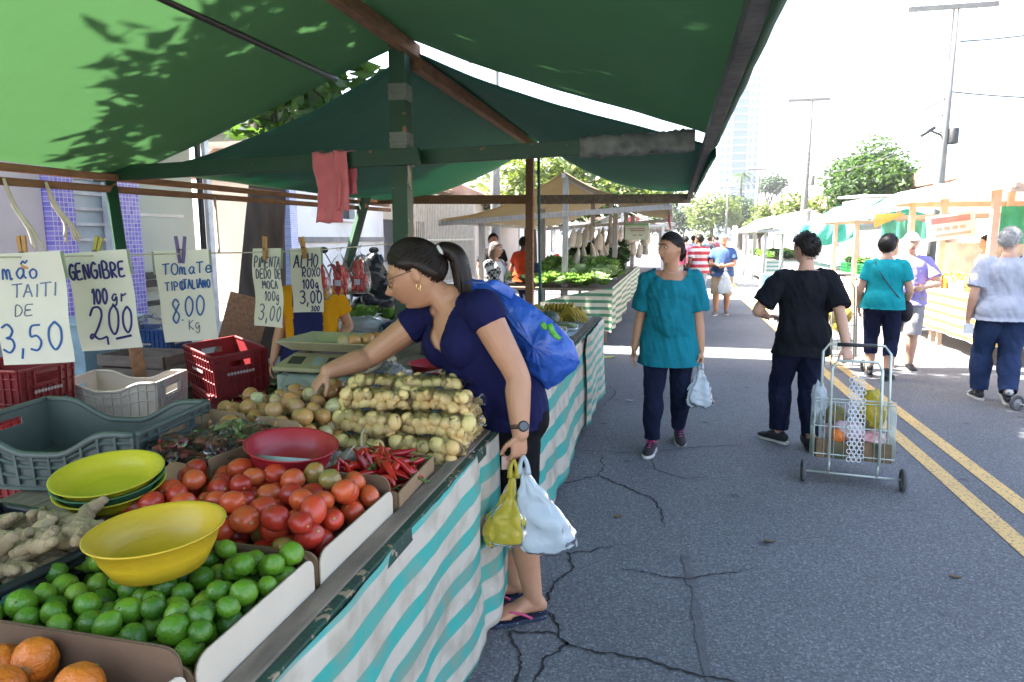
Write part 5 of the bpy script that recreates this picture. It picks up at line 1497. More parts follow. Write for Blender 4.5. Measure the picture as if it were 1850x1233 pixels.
# --- small pepper bags in the notched box
M_mixr = mat('dry_red_pepper', (0.32, 0.045, 0.025), 0.5, (0.2, 0.03, 0.02), 20); M_mixg = mat('green_pepper_mix', (0.22, 0.27, 0.08), 0.5)
rd = random.Random(17); mz = Matrix.Rotation(R(-12), 3, 'Z')
for i in range(26):
    u, v = rd.uniform(-.17, .17), rd.uniform(-.14, .14)
    c = V((-1.39, 1.80, TZ + 0.105 + rd.uniform(0, .055) * (1 - abs(u) / .25))) + mz @ V((u, v, 0))
    green = (v > 0.0 and rd.random() < .7)
    t = thing('pepper_bag', 'small twisted clear bag of green peppers in the notched box' if green else 'small twisted clear bag of dried red peppers in the notched box', 'plastic bag', c, 'little green pepper bags in the notched box' if green else 'little red pepper bags in the notched box')
    mb = MB()
    for k in range(6):
        d = V((rd.uniform(-1, 1), rd.uniform(-1, 1), rd.uniform(-.4, .4))).normalized(); o_ = c + V((rd.uniform(-.03, .03), rd.uniform(-.025, .025), rd.uniform(-.008, .008)))
        mb.tube([o_ - d * 0.025, o_ + V((0, 0, .004)), o_ + d * 0.025], [0.004, 0.008, 0.002], n=7, samples=7)
    mb.build('contents', M_mixg if green else M_mixr, t)
    mb = MB(); rz = Matrix.Rotation(rd.uniform(0, 6.28), 3, 'Z')
    mb.sphere(c, (0.062, 0.045, 0.02), 16, 10, rot=rz, fn=lambda q: 1 + 0.25 * fbm(q.x * 3 + i, q.y * 3, q.z * 3))
    e = c + rz @ V((0.058, 0, 0.004))
    mb.tube([e, e + rz @ V((0.012, 0, .004)), e + rz @ V((0.035, 0, 0.016))], [0.012, 0.004, 0.016], n=8, samples=7, caps=False)
    mb.build('film', M_film, t, fixn=False)

# ================================================================ SCALE ON WRAPPED STAND
t = thing('wrapped_stand', 'low stand wrapped in cloudy plastic under the weighing scale', 'stand', (-1.62, 3.05, TZ))
q = MB(); q.box((-1.6, 3.06, TZ + 0.055), (0.47, 0.36, 0.11)); q.build('box', mat('pale_green_box', (0.28, 0.33, 0.26), 0.7), t, bevel=0.01)
mb = MB()
def wrapfn(q_): 
    f = (abs(q_.x) ** 6 + abs(q_.y) ** 6 + abs(q_.z) ** 6) ** (-1 / 6)
    return f * (1 + 0.03 * fbm(q_.x * 6, q_.y * 6, q_.z * 2))
mb.sphere((-1.6, 3.06, TZ + 0.058), (0.25, 0.195, 0.064), 48, 24, fn=wrapfn); mb.build('film', film_mat('cloudy_wrap', clear=0.35, col=(0.5, 0.58, 0.52), bump=0.9, bscale=22), t, fixn=False)
crumple('plastic_bag', 'crinkled clear plastic bag hanging beside the scale stand', (-1.33, 3.08, TZ + 0.06), (0.1, 0.14, 0.085), film_mat('crinkled_clear', clear=0.4, col=(0.7, 0.7, 0.72), bump=1.0, bscale=30), 9)
M_scale = mat('olive_beige_plastic', (0.30, 0.27, 0.15), 0.45, (0.25, 0.22, 0.12), 6); M_scaled = mat('scale_dark_panel', (0.05, 0.05, 0.045), 0.35)
sz = TZ + 0.125
t = thing('weighing_scale', 'olive beige electronic weighing scale with flat tray in front of the vendor', 'scale', (-1.6, 3.05, sz))
mb = MB()
b0 = [(-1.85, 2.87), (-1.37, 2.87), (-1.37, 3.26), (-1.85, 3.26)]; b1 = [(-1.79, 2.98), (-1.42, 2.98), (-1.42, 3.23), (-1.79, 3.23)]
mb.add([(x, y, sz) for x, y in b0] + [(x, y, sz + .02) for x, y in b0] + [(x, y, sz + .075) for x, y in b1], [(3, 2, 1, 0), (0, 1, 5, 4), (1, 2, 6, 5), (2, 3, 7, 6), (3, 0, 4, 7), (4, 5, 9, 8), (5, 6, 10, 9), (6, 7, 11, 10), (7, 4, 8, 11), (8, 9, 10, 11)])
mb.build('body', M_scale, t, bevel=0.006)
def onslope(a, b): return V((-1.82 + 0.42 * a, 2.885 + 0.08 * b, sz + 0.026 + 0.042 * b))
for k, (a0, a1) in enumerate(((0.08, 0.26), (0.38, 0.5), (0.55, 0.65), (0.72, 0.94))):
    q = MB(); q.add([onslope(a0, .2), onslope(a1, .2), onslope(a1, .85), onslope(a0, .85)], [(0, 1, 2, 3)]); q.build('display' if k == 0 else 'keypad', M_scaled if k != 1 else mat('pale_lcd', (0.25, 0.32, 0.3), 0.2), t, solid=0.003)
mb = MB(); mb.box((-1.6, 3.1, sz + 0.085), (0.2, 0.2, 0.03)); mb.build('pedestal', M_scaled, t)
mb = MB()
x0, x1, y0, y1 = -1.83, -1.37, 2.90, 3.24
def ring(o, z): return [(x0 + o, y0 + o, z), (x1 - o, y0 + o, z), (x1 - o, y1 - o, z), (x0 + o, y1 - o, z)]
mb.add(ring(0.05, sz + .10) + ring(0.0, sz + .142) + ring(-0.012, sz + .145) + ring(-.012, sz + .14) + ring(0.045, sz + .094),
       [(0, 1, 2, 3)] + [(4 * k + i, 4 * k + (i + 1) % 4, 4 * k + 4 + (i + 1) % 4, 4 * k + 4 + i) for k in range(4) for i in range(4)] + [(19, 18, 17, 16)])
mb.build('tray', mat('tray_beige', (0.40, 0.36, 0.21), 0.35, (0.34, 0.31, 0.18), 5), t, bevel=0.004)
place_fruit('onion', me_on, [(-1.535, 3.0, sz + .135, .035), (-1.49, 3.02, sz + .135, .034), (-1.44, 3.07, sz + .137, .034), (-1.42, 3.11, sz + .138, .033)], 0.036, 'onion lying in the tray of the weighing scale', 'onion', 'onions in the scale tray', 31)

# ================================================================ RED PEPPER BAGS HANGING
def hang_bag(label, top, w_, hh, seed):
    t = thing('pepper_bag', label, 'plastic bag', top, 'clear bags of red peppers hanging from the string')
    T = V(top); rd = random.Random(seed)
    pts = [T + V((0, 0, 0.03)), T + V((0.004, 0, 0.0)), T - V((0, 0, hh * .25)), T - V((0, 0, hh * .55)), T - V((0, 0, hh * .85)), T - V((0, 0, hh))]
    mb = MB(); mb.tube(pts, [0.03, 0.008, w_ * .3, w_ * .46, w_ * .5, w_ * .36], n=18, samples=24, ell=0.7)
    mb.v = [tuple(V(q) + V((0.008 * fbm(q[0] * 30, q[1] * 30, q[2] * 18 + seed), 0.008 * fbm(q[0] * 30 + 5, q[1] * 30, q[2] * 18), 0))) for q in mb.v]
    mb.build('film', M_hfilm, t, fixn=False)
    mb = MB()
    for k in range(30):
        zz = rd.uniform(.34, .97); ww = w_ * (0.16 + 0.28 * zz) * 0.85
        c = T + V((rd.uniform(-ww, ww) * .85, rd.uniform(-ww, ww) * .5, -hh * zz * .96)); d = V((rd.uniform(-.3, .3), rd.uniform(-.2, .2), 1)).normalized()
        mb.tube([c - d * 0.035, c + V((rd.uniform(-.006, .006), 0, 0)), c + d * 0.035], [0.003, 0.013, 0.010], n=8, samples=8)
    mb.build('peppers', M_mixr2, t)
    q = MB(); q.box(T + V((0.01, -w_ * .36, -hh * .72)), (0.04, 0.002, 0.035)); q.build('sticker', mat('sticker', (0.55, 0.5, 0.62), 0.4), t)
M_hfilm = film_mat('bright_clear_film', clear=0.9, col=(.85, .82, .82), trl=.6, bump=.5)
M_mixr2 = mat('bagged_red_pepper', (0.50, 0.022, 0.02), 0.25, (0.36, 0.015, 0.015), 15)
hang_bag('leftmost hanging clear bag of red peppers next to the alho sign', (-2.05, 3.72, 1.475), 0.155, 0.26, 1)
hang_bag('middle hanging clear bag of red peppers', (-2.02, 3.93, 1.49), 0.15, 0.26, 2)
hang_bag('rightmost hanging clear bag of red peppers', (-1.985, 4.13, 1.50), 0.155, 0.28, 3)

# ================================================================ FAR END OF THE COUNTER
M_let = mat('lettuce_leaf', (0.20, 0.36, 0.07), 0.55, (0.12, 0.26, 0.05), 14, translucent=0.3, tcol=(0.28, 0.45, 0.08))
M_let2 = mat('pale_cabbage_leaf', (0.42, 0.55, 0.28), 0.55, (0.28, 0.42, 0.16), 8, translucent=0.25)
M_dkg = mat('dark_greens', (0.035, 0.09, 0.02), 0.6, (0.02, 0.055, 0.015), 9, translucent=0.2)
def lettuce_mesh(m, seed, R_=0.14, frill=1.0):
    rd = random.Random(seed); mb = MB()
    for ringi, (n, tilt, s) in enumerate(((7, 1.2, 1.0), (6, 0.85, 0.9), (5, 0.45, 0.75), (4, 0.18, .6))):
        for k in range(n):
            a = 2 * math.pi * k / n + rd.uniform(-.3, .3) + ringi * .5
            d = V((math.cos(a), math.sin(a), 0)); sd = V((-d.y, d.x, 0)); L_ = R_ * s * rd.uniform(.85, 1.15)
            def fn(u, v):
                t_ = v; out = math.sin(tilt) * t_ * L_ + 0.02 * (1 - t_); up = math.cos(tilt) * t_ * L_ * 1.1 + 0.25 * L_ * t_ * (1 - t_)
                wd = L_ * 0.62 * math.sin(math.pi * min(1, .12 + .75 * t_)) ** .7
                uu = u * 2 - 1
                fr = 0.10 * L_ * frill * (t_ ** 2) * math.sin(uu * 9 + k * 2 + seed) + 0.05 * L_ * fbm(uu * 4 + k, t_ * 4, seed)
                return V((0, 0, 0.01)) + d * (out - abs(uu) ** 2 * .25 * L_ * (1 - .3 * t_) + fr * .5) + sd * (uu * wd) + V((0, 0, up + fr))
            mb.grid(fn, 8, 6)
    return mb.mesh('lettuce', m, (0, 0, 0))
lm_ = [lettuce_mesh(M_let, s) for s in range(3)]; lm2 = [lettuce_mesh(M_let2, s + 5, 0.15, .5) for s in range(2)]; dk_ = [lettuce_mesh(M_dkg, s + 9, 0.16, 1.2) for s in range(2)]
def put(name, mes, spots_, label, cat, group, seed, sc_=(0.85, 1.2)):
    rd = random.Random(seed)
    for p in spots_:
        o = bpy.data.objects.new(name, rd.choice(mes)); COL.objects.link(o); o.location = p; s = rd.uniform(*sc_); o.scale = (s, s, s)
        o.rotation_euler = (rd.uniform(-.25, .25), rd.uniform(-.25, .25), rd.uniform(0, 6.28)); tag(o, label, cat, group)
rd = random.Random(2)
put('lettuce', lm_, [(-2.75 + .21 * (i % 4) + rd.uniform(-.05, .05), 5.5 + .22 * (i // 4) + rd.uniform(-.05, .05), .83 + rd.uniform(0, .06)) for i in range(10)], 'bright green lettuce on the white side table behind the pepper bags', 'lettuce', 'lettuces on the white side table', 3, (.7, .95))
crumple('plastic_bag', 'clear bag of dark goods on the white side table', (-2.42, 5.1, .88), (0.16, 0.12, 0.07), M_bagw, 11)
crumple('plastic_bag', 'dark blue plastic bag on the white side table', (-2.12, 5.12, .87), (0.13, 0.12, 0.06), mat('dark_blue_film', (0.03, 0.08, 0.2), 0.3, translucent=.2), 12)
t = thing('price_tag', 'small white price tag at the edge of the white side table', 'price tag', (-2.02, 4.93, .82))
q = MB(); q.box((-2.02, 4.93, .85), (0.07, 0.004, 0.13)); q.build('card', mat('white_card', (.7, .7, .72), .7), t)
q = MB(); write_text(q, 'Lano', -.03, .02, .015, .035, .0016, lambda a, b: V((-2.02 + a, 4.927, .85 + b)), seed=3); write_text(q, '2,15', -.028, -.04, .016, .03, .0016, lambda a, b: V((-2.02 + a, 4.927, .85 + b)), seed=4); q.build('lettering', M_ink['navy'], t)
# dark crate with white lettering and mangoes
t = thing('fruit_box', 'dark printed box with white lettering behind the shopper chest', 'box', (-1.45, 4.25, TZ))
q = MB(); q.box((-1.45, 4.25, TZ + .06), (.26, .2, .12)); q.build('body', mat('dark_printed_card', (.03, .028, .03), .6), t, bevel=.004)
q = MB(); write_text(q, 'DO,', -.10, .012, .06, .04, .004, lambda a, b: V((-1.45 + a, 4.147, TZ + .06 + b)), seed=3); write_text(q, 'DX C', -.10, -.045, .055, .04, .004, lambda a, b: V((-1.45 + a, 4.147, TZ + .06 + b)), seed=4); q.build('lettering', M_whitemetal, t)
M_mang = mat('yellow_mango_skin', (0.55, 0.33, 0.03), 0.4, (0.3, 0.28, 0.04), 3)
mb = MB(); mb.sphere((0, 0, 0), (0.045, 0.038, 0.055), 16, 12, fn=lambda q: 1 + .08 * q.x * q.z); me_mg = mb.mesh('mango', M_mang, (0, 0, 0))
place_fruit('mango', me_mg, heap(16, lambda x, y: True, TZ + .125, .042, 33, (-1.56, -1.34, 4.17, 4.34), zmax=TZ + .32), .045, 'yellow green mango on the dark printed box', 'mango', 'mangoes on the dark box', 34)
# bananas
M_ban = mat('banana_skin', (0.50, 0.34, 0.03), 0.5, (0.36, 0.27, 0.04), 9, speck=((0.1, 0.06, 0.02), 22, .66))
def banana_bunch(seed):
    rd = random.Random(seed); mb = MB()
    for row in range(2):
        for k in range(6):
            a = (k - 2.5) * 0.17 + rd.uniform(-.03, .03); pts = []
            for s in np.linspace(0, 1, 7):
                ang = -0.4 + s * 1.7
                pts.append(V((0.19 * s * math.cos(a), 0.04 * (k - 2.5) + 0.06 * math.sin(a) * s, 0.075 * math.sin(s * math.pi) + row * 0.035 + 0.01)))
            mb.tube(pts, [0.006, 0.016, 0.019, 0.02, 0.019, 0.014, 0.005], n=8, samples=12)
    mb.tube([(-0.03, 0, .05), (0, 0, .02), (0.02, 0, .02)], [0.02, 0.025, 0.03], n=8, mi=1, samples=6)
    return mb.mesh('banana_bunch', [M_ban, M_gstem], (0, 0, 0))
bm_ = [banana_bunch(s) for s in range(3)]
put('banana_bunch', bm_, [(-1.1, 6.0, TZ), (-0.92, 6.05, TZ), (-1.25, 6.2, TZ), (-1.05, 6.25, TZ), (-0.88, 6.3, TZ), (-1.3, 6.3, TZ), (-1.1, 6.4, TZ), (-0.9, 6.42, TZ), (-1.45, 6.4, TZ), (-0.95, 6.15, TZ + .07)], 'bunch of yellow brown bananas at the far end of the counter', 'bananas', 'banana bunches at the far end of the counter', 5, (.8, 1.0))
M_squ = mat('squash_skin', (0.03, 0.05, 0.04), 0.4, (0.11, 0.14, 0.11), 2, stretch=(9, 9, .5))
mb = MB(); mb.sphere((0, 0, .065), (0.09, 0.09, 0.068), 28, 14, fn=lambda q: 1 + .05 * abs(math.sin(5 * math.atan2(q.y, q.x))) - .1 * max(0, q.z - .8)); mb.tube([(0, 0, .12), (.01, 0, .15)], [.012, .01], n=7, mi=1); me_sq = mb.mesh('squash', [M_squ, M_stem], (0, 0, 0))
put('squash', [me_sq], [(-1.18, 5.72, TZ), (-1.0, 5.68, TZ), (-1.35, 5.95, TZ), (-1.25, 5.85, TZ)], 'dark green striped squash beside the bananas', 'squash', 'dark squashes beside the bananas', 6, (.85, 1.1))
for i, (x, y, lb) in enumerate(((-0.9, 5.35, 'wrapped tray of vegetables near the counter edge behind the blue bag'), (-0.84, 5.55, 'wrapped tray of vegetables closer to the bananas'), (-1.05, 5.3, 'wrapped tray of vegetables farther from the counter edge'))):
    t = thing('wrapped_tray', lb, 'tray', (x, y, TZ + .006))
    q = MB(); q.box((x, y, TZ + .02), (.2, .14, .02)); q.build('tray', M_whitemetal, t, bevel=.005)
    q = MB()
    for k in range(7): q.tube([(x - .08, y - .05 + .017 * k, TZ + .045), (x, y - .05 + .017 * k, TZ + .055), (x + .08, y - .05 + .017 * k, TZ + .045)], .011, n=7, samples=6)
    q.build('vegetables', M_let2 if i else M_mang, t)
    q = MB(); q.sphere((x, y, TZ + .04), (.11, .08, .035), 18, 10); q.build('film', M_film, t, fixn=False)
# ================================================================ PEOPLE
def etube(mb, pts, a, b, side, n=20, step=0.02, dome=True, mi=0):
    """closed tube with elliptical rings: half width a along side, half depth b across; rounded ends"""
    P = np.array([tuple(p) for p in pts], float); k = len(P)
    a = np.full(k, a, float) if np.isscalar(a) else np.array(a, float)
    b = np.full(k, b, float) if np.isscalar(b) else np.array(b, float)
    S = np.array([tuple(side)] * k if not isinstance(side, list) else [tuple(s) for s in side], float)
    L_ = np.linalg.norm(np.diff(P, axis=0), axis=1).sum()
    m = max(4, int(L_ / step))
    Q = catmull(np.hstack([P, a[:, None], b[:, None], S]), m)
    P, a, b, S = Q[:, :3], np.maximum(Q[:, 3], .002), np.maximum(Q[:, 4], .002), Q[:, 5:8]
    T = np.gradient(P, axis=0); T /= np.linalg.norm(T, axis=1)[:, None] + 1e-12
    rings = []
    ang = np.linspace(0, 2 * math.pi, n, endpoint=False)
    def ring(p, t, s, aa, bb):
        s = s - t * s.dot(t); s = s / (np.linalg.norm(s) + 1e-9); u = np.cross(t, s)
        rings.append(p + aa * np.cos(ang)[:, None] * s + bb * np.sin(ang)[:, None] * u)
    if dome:
        r0 = min(a[0], b[0])
        for f in (0.97, 0.75, 0.4): ring(P[0] - T[0] * r0 * f, T[0], S[0], a[0] * math.sqrt(1 - f * f), b[0] * math.sqrt(1 - f * f))
    for i in range(m): ring(P[i], T[i], S[i], a[i], b[i])
    if dome:
        r1 = min(a[-1], b[-1])
        for f in (0.4, 0.75, 0.97): ring(P[-1] + T[-1] * r1 * f, T[-1], S[-1], a[-1] * math.sqrt(1 - f * f), b[-1] * math.sqrt(1 - f * f))
    k = len(rings); vs_ = np.concatenate(rings)
    fs = [(i * n + j, i * n + (j + 1) % n, (i + 1) * n + (j + 1) % n, (i + 1) * n + j) for i in range(k - 1) for j in range(n)]
    fs += [tuple(reversed(range(n))), tuple((k - 1) * n + j for j in range(n))]
    mb.add(vs_.tolist(), fs, mi, True)

def remesh(mb, voxel, smooth=3):
    me = mb.mesh('tmp', [], (0, 0, 0))
    bm = bmesh.new(); bm.from_mesh(me); bmesh.ops.recalc_face_normals(bm, faces=bm.faces); bm.to_mesh(me); bm.free()
    o = bpy.data.objects.new('tmp', me); COL.objects.link(o)
    md = o.modifiers.new('r', 'REMESH'); md.mode = 'VOXEL'; md.voxel_size = voxel
    if smooth:
        s = o.modifiers.new('s', 'SMOOTH'); s.iterations = smooth; s.factor = 0.5
    dg = bpy.context.evaluated_depsgraph_get()
    ev = o.evaluated_get(dg); m2 = ev.to_mesh()
    nv = len(m2.vertices); co = np.empty(nv * 3); m2.vertices.foreach_get('co', co); co = co.reshape(-1, 3)
    no = np.empty(nv * 3); m2.vertices.foreach_get('normal', no); no = no.reshape(-1, 3)
    fs = [tuple(p.vertices) for p in m2.polygons]
    ev.to_mesh_clear()
    bpy.data.objects.remove(o); bpy.data.meshes.remove(me)
    return co, no, fs

def ik(a, b, l1, l2, pole):
    a, b, pole = V(a), V(b), V(pole)
    d = b - a; L_ = d.length
    if L_ > (l1 + l2) * 0.999:
        b = a + d.normalized() * (l1 + l2) * 0.999; d = b - a; L_ = d.length
    x = (l1 * l1 - l2 * l2 + L_ * L_) / (2 * L_); h = math.sqrt(max(0, l1 * l1 - x * x))
    dn = d.normalized(); p = (pole - dn * pole.dot(dn)).normalized()
    return a + dn * x + p * h, b

def skin_mat(name, c, c2):
    return mat(name, c, 0.48, c2, 9, subsurf=0.12, bump=0.12, bscale=140, vlo=0.35, vhi=0.75)
SK_tan = skin_mat('tan_skin', (0.50, 0.26, 0.15), (0.43, 0.21, 0.12))
SK_lt = skin_mat('light_tan_skin', (0.56, 0.32, 0.22), (0.49, 0.27, 0.175))
SK_dk = skin_mat('brown_skin', (0.22, 0.105, 0.06), (0.18, 0.085, 0.05))
M_lip = mat('lip', (0.36, 0.12, 0.09), 0.4); M_hairb = mat('black_brown_hair', (0.007, 0.005, 0.004), 0.5, (0.014, 0.009, 0.006), 40, spec=.25)
M_hairg = mat('grey_hair', (0.42, 0.41, 0.40), 0.55, (0.26, 0.25, 0.25), 30, bump=0.5, bscale=120); M_hairm = mat('greying_brown_hair', (0.06, 0.042, 0.03), 0.55, (0.13, 0.10, 0.08), 30, bump=0.5, bscale=120)
M_eyew = mat('eye_white', (0.7, 0.68, 0.64), 0.2); M_iris = mat('dark_iris', (0.02, 0.012, 0.008), 0.1)

def fabric(name, c, c2=None, fold=0.55, fs_=11, rough=0.9, sheen=0.0):
    return mat(name, c, rough, c2 or tuple(k * 0.82 for k in c), 5, bump=fold, bscale=fs_, spec=0.15)

class Head:
    def __init__(s, c, f, u, k=1.0, age=0):
        s.c = V(c); s.f = V(f).normalized(); u = V(u); s.u = (u - s.f * u.dot(s.f)).normalized(); s.r = s.f.cross(s.u); s.k = k
    def P(s, x, y, z):
        return s.c + (s.r * x + s.f * y + s.u * z) * s.k
    def loc(s, p):
        d = V(p) - s.c
        return d.dot(s.r) / s.k, d.dot(s.f) / s.k, d.dot(s.u) / s.k
    def surf(s, q, off=0.0, face=True):
        """q unit direction (x right, y fwd, z up) -> local point"""
        g = lambda d, w_: math.exp(-(d / w_) ** 2)
        x, y, z = q.x * 0.074, q.y * 0.097, q.z * 0.115
        if q.y < 0: y *= 1.03
        # jaw narrows, back of the head rises from the nape
        if z < 0.0:
            t_ = min(1, -z / 0.115)
            x *= 1 - 0.24 * t_ ** 1.3
            if q.y > 0: y = y * (1 - 0.02 * t_) + 0.016 * t_ * q.y
            else: y *= 1 - 0.42 * t_
        x *= 1 + 0.05 * g(z - .045, .05)
        p = V((x, y, z))
        if face and q.y > 0.15:
            ax = abs(x)
            nose = g(x, 0.0095 + 0.006 * g(z + .026, .014)) * (0.027 * g(z + 0.024, 0.017) + 0.013 * g(z - .002, .02))
            d = nose * 1.08
            d += -0.013 * g(ax - .030, .014) * g(z - .017, .011)            # eye sockets
            d += 0.006 * g(z - .037, .010) * g(ax - .025, .03)               # brow
            d += 0.0085 * g(x, .021) * (g(z + .056, .0055) + g(z + .069, .0065)) - 0.006 * g(x, .022) * g(z + .0625, .0032)   # lips
            d += 0.014 * g(x, .020) * g(z + .096, .014)                      # chin
            d += 0.005 * g(ax - .045, .016) * g(z + .012, .018)              # cheek
            d += -0.007 * g(x, .025) * g(z + .081, .007)
            p.y += d
        if off:
            p += q * off
        return p
    def add(s, mb, nu=56, nv=48):
        s.shell(mb, nu, nv, lambda q: 0)
        for sg in (-1, 1):                                                  # ears
            o = MB(); 
            mb.sphere(s.P(sg * 0.074, -0.006, 0.002), (0.010 * s.k, 0.019 * s.k, 0.031 * s.k), 12, 10, rot=Matrix((s.r, s.f, s.u)).transposed() @ Euler((-.2, 0, sg * .35)).to_matrix())
    def shell(s, mb, nu, nv, offf, keep=None, mi=0, face=True):
        vs_, ok = [], []
        for i in range(nv + 1):
            ph = math.pi * i / nv
            for j in range(nu):
                th = 2 * math.pi * j / nu
                q = V((math.cos(th) * math.sin(ph), math.sin(th) * math.sin(ph), math.cos(ph)))
                off = offf(q)
                l = s.surf(q, off, face)
                vs_.append(s.P(*l)); ok.append(keep is None or keep(l, q))
        fs = []
        for i in range(nv):
            for j in range(nu):
                f = (i * nu + j, (i + 1) * nu + j, (i + 1) * nu + (j + 1) % nu, i * nu + (j + 1) % nu)
                if all(ok[v] for v in f): fs.append(f)
        mb.add(vs_, fs, mi, True)
    def face_parts(s, root, brow=M_hairb, eyes=True):
        q = MB()
        for sg in (-1, 1):
            q.tube([s.P(sg * .014, .098, .036), s.P(sg * .030, .098, .043), s.P(sg * .049, .082, .037)], [.0028, .0034, .0015], n=6, samples=8)
        q.build('eyebrow', brow, root)
        if eyes:
            for sg in (-1, 1):
                e = MB(); e.sphere(s.P(sg * .0305, .083, .015), (.0125 * s.k, .0075 * s.k, .0052 * s.k), 12, 8, rot=Matrix((s.r, s.f, s.u)).transposed())
                e = e.build('eye', M_eyew, root)
                i = MB(); i.sphere(s.P(sg * .0305, .0868, .015), (.0055 * s.k, .005 * s.k, .0052 * s.k), 10, 6); i.build('iris', M_iris, e)

def hairline(l, fy=0.075, temple=0.02, ear=-0.004, nape=-0.062):
    """signed height above the hair line in head space"""
    x, y, z = l
    if y > 0.035: lim = temple + (fy - temple) * min(1, (y - 0.035) / 0.05) ** 0.7
    elif y > -0.015: lim = ear + (temple - ear) * (y + .015) / .05
    else: lim = ear + (nape - ear) * min(1, (-.015 - y) / .04)
    return z - lim

def hair_cap(hd, root, m, thick=0.014, part='hair', pull=None, strands=420, seed=1, **kw):
    """close cap of hair plus loose strands; pull = head-space point the hair is drawn back to"""
    mb = MB()
    def off(q):
        l = hd.surf(q, 0, False); h = hairline(l, **kw)
        return max(0.0006, min(thick, 0.002 + h * 0.55))
    hd.shell(mb, 64, 48, off, keep=lambda l, q: hairline(hd.surf(q, 0, False), **kw) > -0.002, face=False)
    rd = random.Random(seed); n = 0
    while n < strands:
        q = V((rd.gauss(0, 1), rd.gauss(0, 1), rd.gauss(0, 1))).normalized()
        h = hairline(hd.surf(q, 0, False), **kw)
        if h < -.004 or (pull and h > .03 and rd.random() < .6): continue
        n += 1; pts = []
        tgt = V(pull).normalized() if pull else None
        fl = V((rd.uniform(-.3, .3), -.35 + rd.uniform(-.3, .3), -.6)); steps = 8 if pull else 4
        for k in range(steps):
            t_ = k / (steps - 1)
            if pull: d = q.lerp(tgt, t_ * .97).normalized()
            else: d = (q + fl * .28 * t_).normalized()
            o = (thick + (.003 if pull else .006 * t_ + rd.uniform(0, .004))) * min(1, .15 + h * 12 + t_ * 2.5)
            pts.append(hd.P(*hd.surf(d, o, False)))
        r_ = rd.uniform(.0012, .0024) * hd.k
        mb.tube(pts, [r_ * .5] + [r_] * (steps - 2) + [r_ * .4], n=4)
    return mb.build(part, m, root, fixn=False)

def hand(mb, wrist, d, n, thumb, k=1.0, curl=0.35, spread=0.05, fl=None):
    """palm + five fingers; d = pointing direction, n = direction the palm faces, thumb = side of the thumb"""
    w_ = V(wrist); d = V(d).normalized(); n = (V(n) - d * V(n).dot(d)).normalized(); s = d.cross(n)
    if s.dot(V(thumb)) < 0: s = -s
    etube(mb, [w_ - d * .012 * k, w_ + d * .03 * k, w_ + d * .062 * k, w_ + d * .082 * k], [.024 * k, .034 * k, .040 * k, .039 * k], [.019 * k, .017 * k, .015 * k, .012 * k], s, n=14, step=.01)
    for i, (o, L_) in enumerate(((0.030, .070), (0.0105, .078), (-0.0095, .072), (-0.028, .058))):
        p = w_ + d * (.080 - .004 * abs(i - 1)) * k + s * o * k; dd = (d + s * (1.2 - i) * spread).normalized(); pts = [p - dd * .012 * k, p]
        c = curl if np.isscalar(curl) else curl[i]
        for j, f in enumerate((0.42, 0.33, 0.25)):
            ax = dd.cross(n).normalized()
            dd = (Matrix.Rotation(c * (0.8 if j == 0 else 1.1), 3, ax) @ dd).normalized()
            p = p + dd * L_ * f * k; pts.append(p)
        etube(mb, pts, [.0095 * k, .0092 * k, .0085 * k, .0078 * k, .0062 * k], [.0095 * k, .0092 * k, .0085 * k, .0078 * k, .0060 * k], s, n=10, step=.006)
    p = w_ + d * .022 * k + s * .024 * k; td = (d * .62 + s * .62 + n * .45).normalized()
    p2 = p + td * .038 * k; td2 = (d * .85 + s * .15 + n * .5).normalized()
    etube(mb, [p - td * .01, p, p2, p2 + td2 * .028 * k, p2 + td2 * .046 * k], [.013 * k, .013 * k, .0105 * k, .0095 * k, .007 * k], [.013 * k, .013 * k, .0105 * k, .0095 * k, .007 * k], n, n=10, step=.007)

def foot(mb, ank, toe, k=1.0, bare=True):
    """bare foot below an ankle; toe = unit direction on the ground"""
    a = V(ank); t_ = V(toe).normalized(); up = V((0, 0, 1)); s = t_.cross(up).normalized()
    z0 = a.z - .068 * k
    def q(f, z): return V((a.x, a.y, z0 + z * k)) + t_ * f * k
    etube(mb, [q(-.035, .03), q(-.02, .04), q(.03, .045), q(.085, .03), q(.135, .019)], [.027 * k, .031 * k, .035 * k, .042 * k, .044 * k], [.028 * k, .038 * k, .040 * k, .026 * k, .015 * k], s, n=16, step=.012)
    for i, (o, L_, r) in enumerate(((.030, .052, .0125), (.010, .050, .0095), (-.007, .043, .009), (-.022, .035, .0085), (-.035, .026, .008))):
        b = q(.135, .012) + s * o * k * (1 if True else 1)
        etube(mb, [b - t_ * .02 * k, b + t_ * L_ * .5 * k + up * .003, b + t_ * L_ * k], [r * k, r * k, r * .8 * k], [r * k, r * k, r * .75 * k], s, n=9, step=.008)

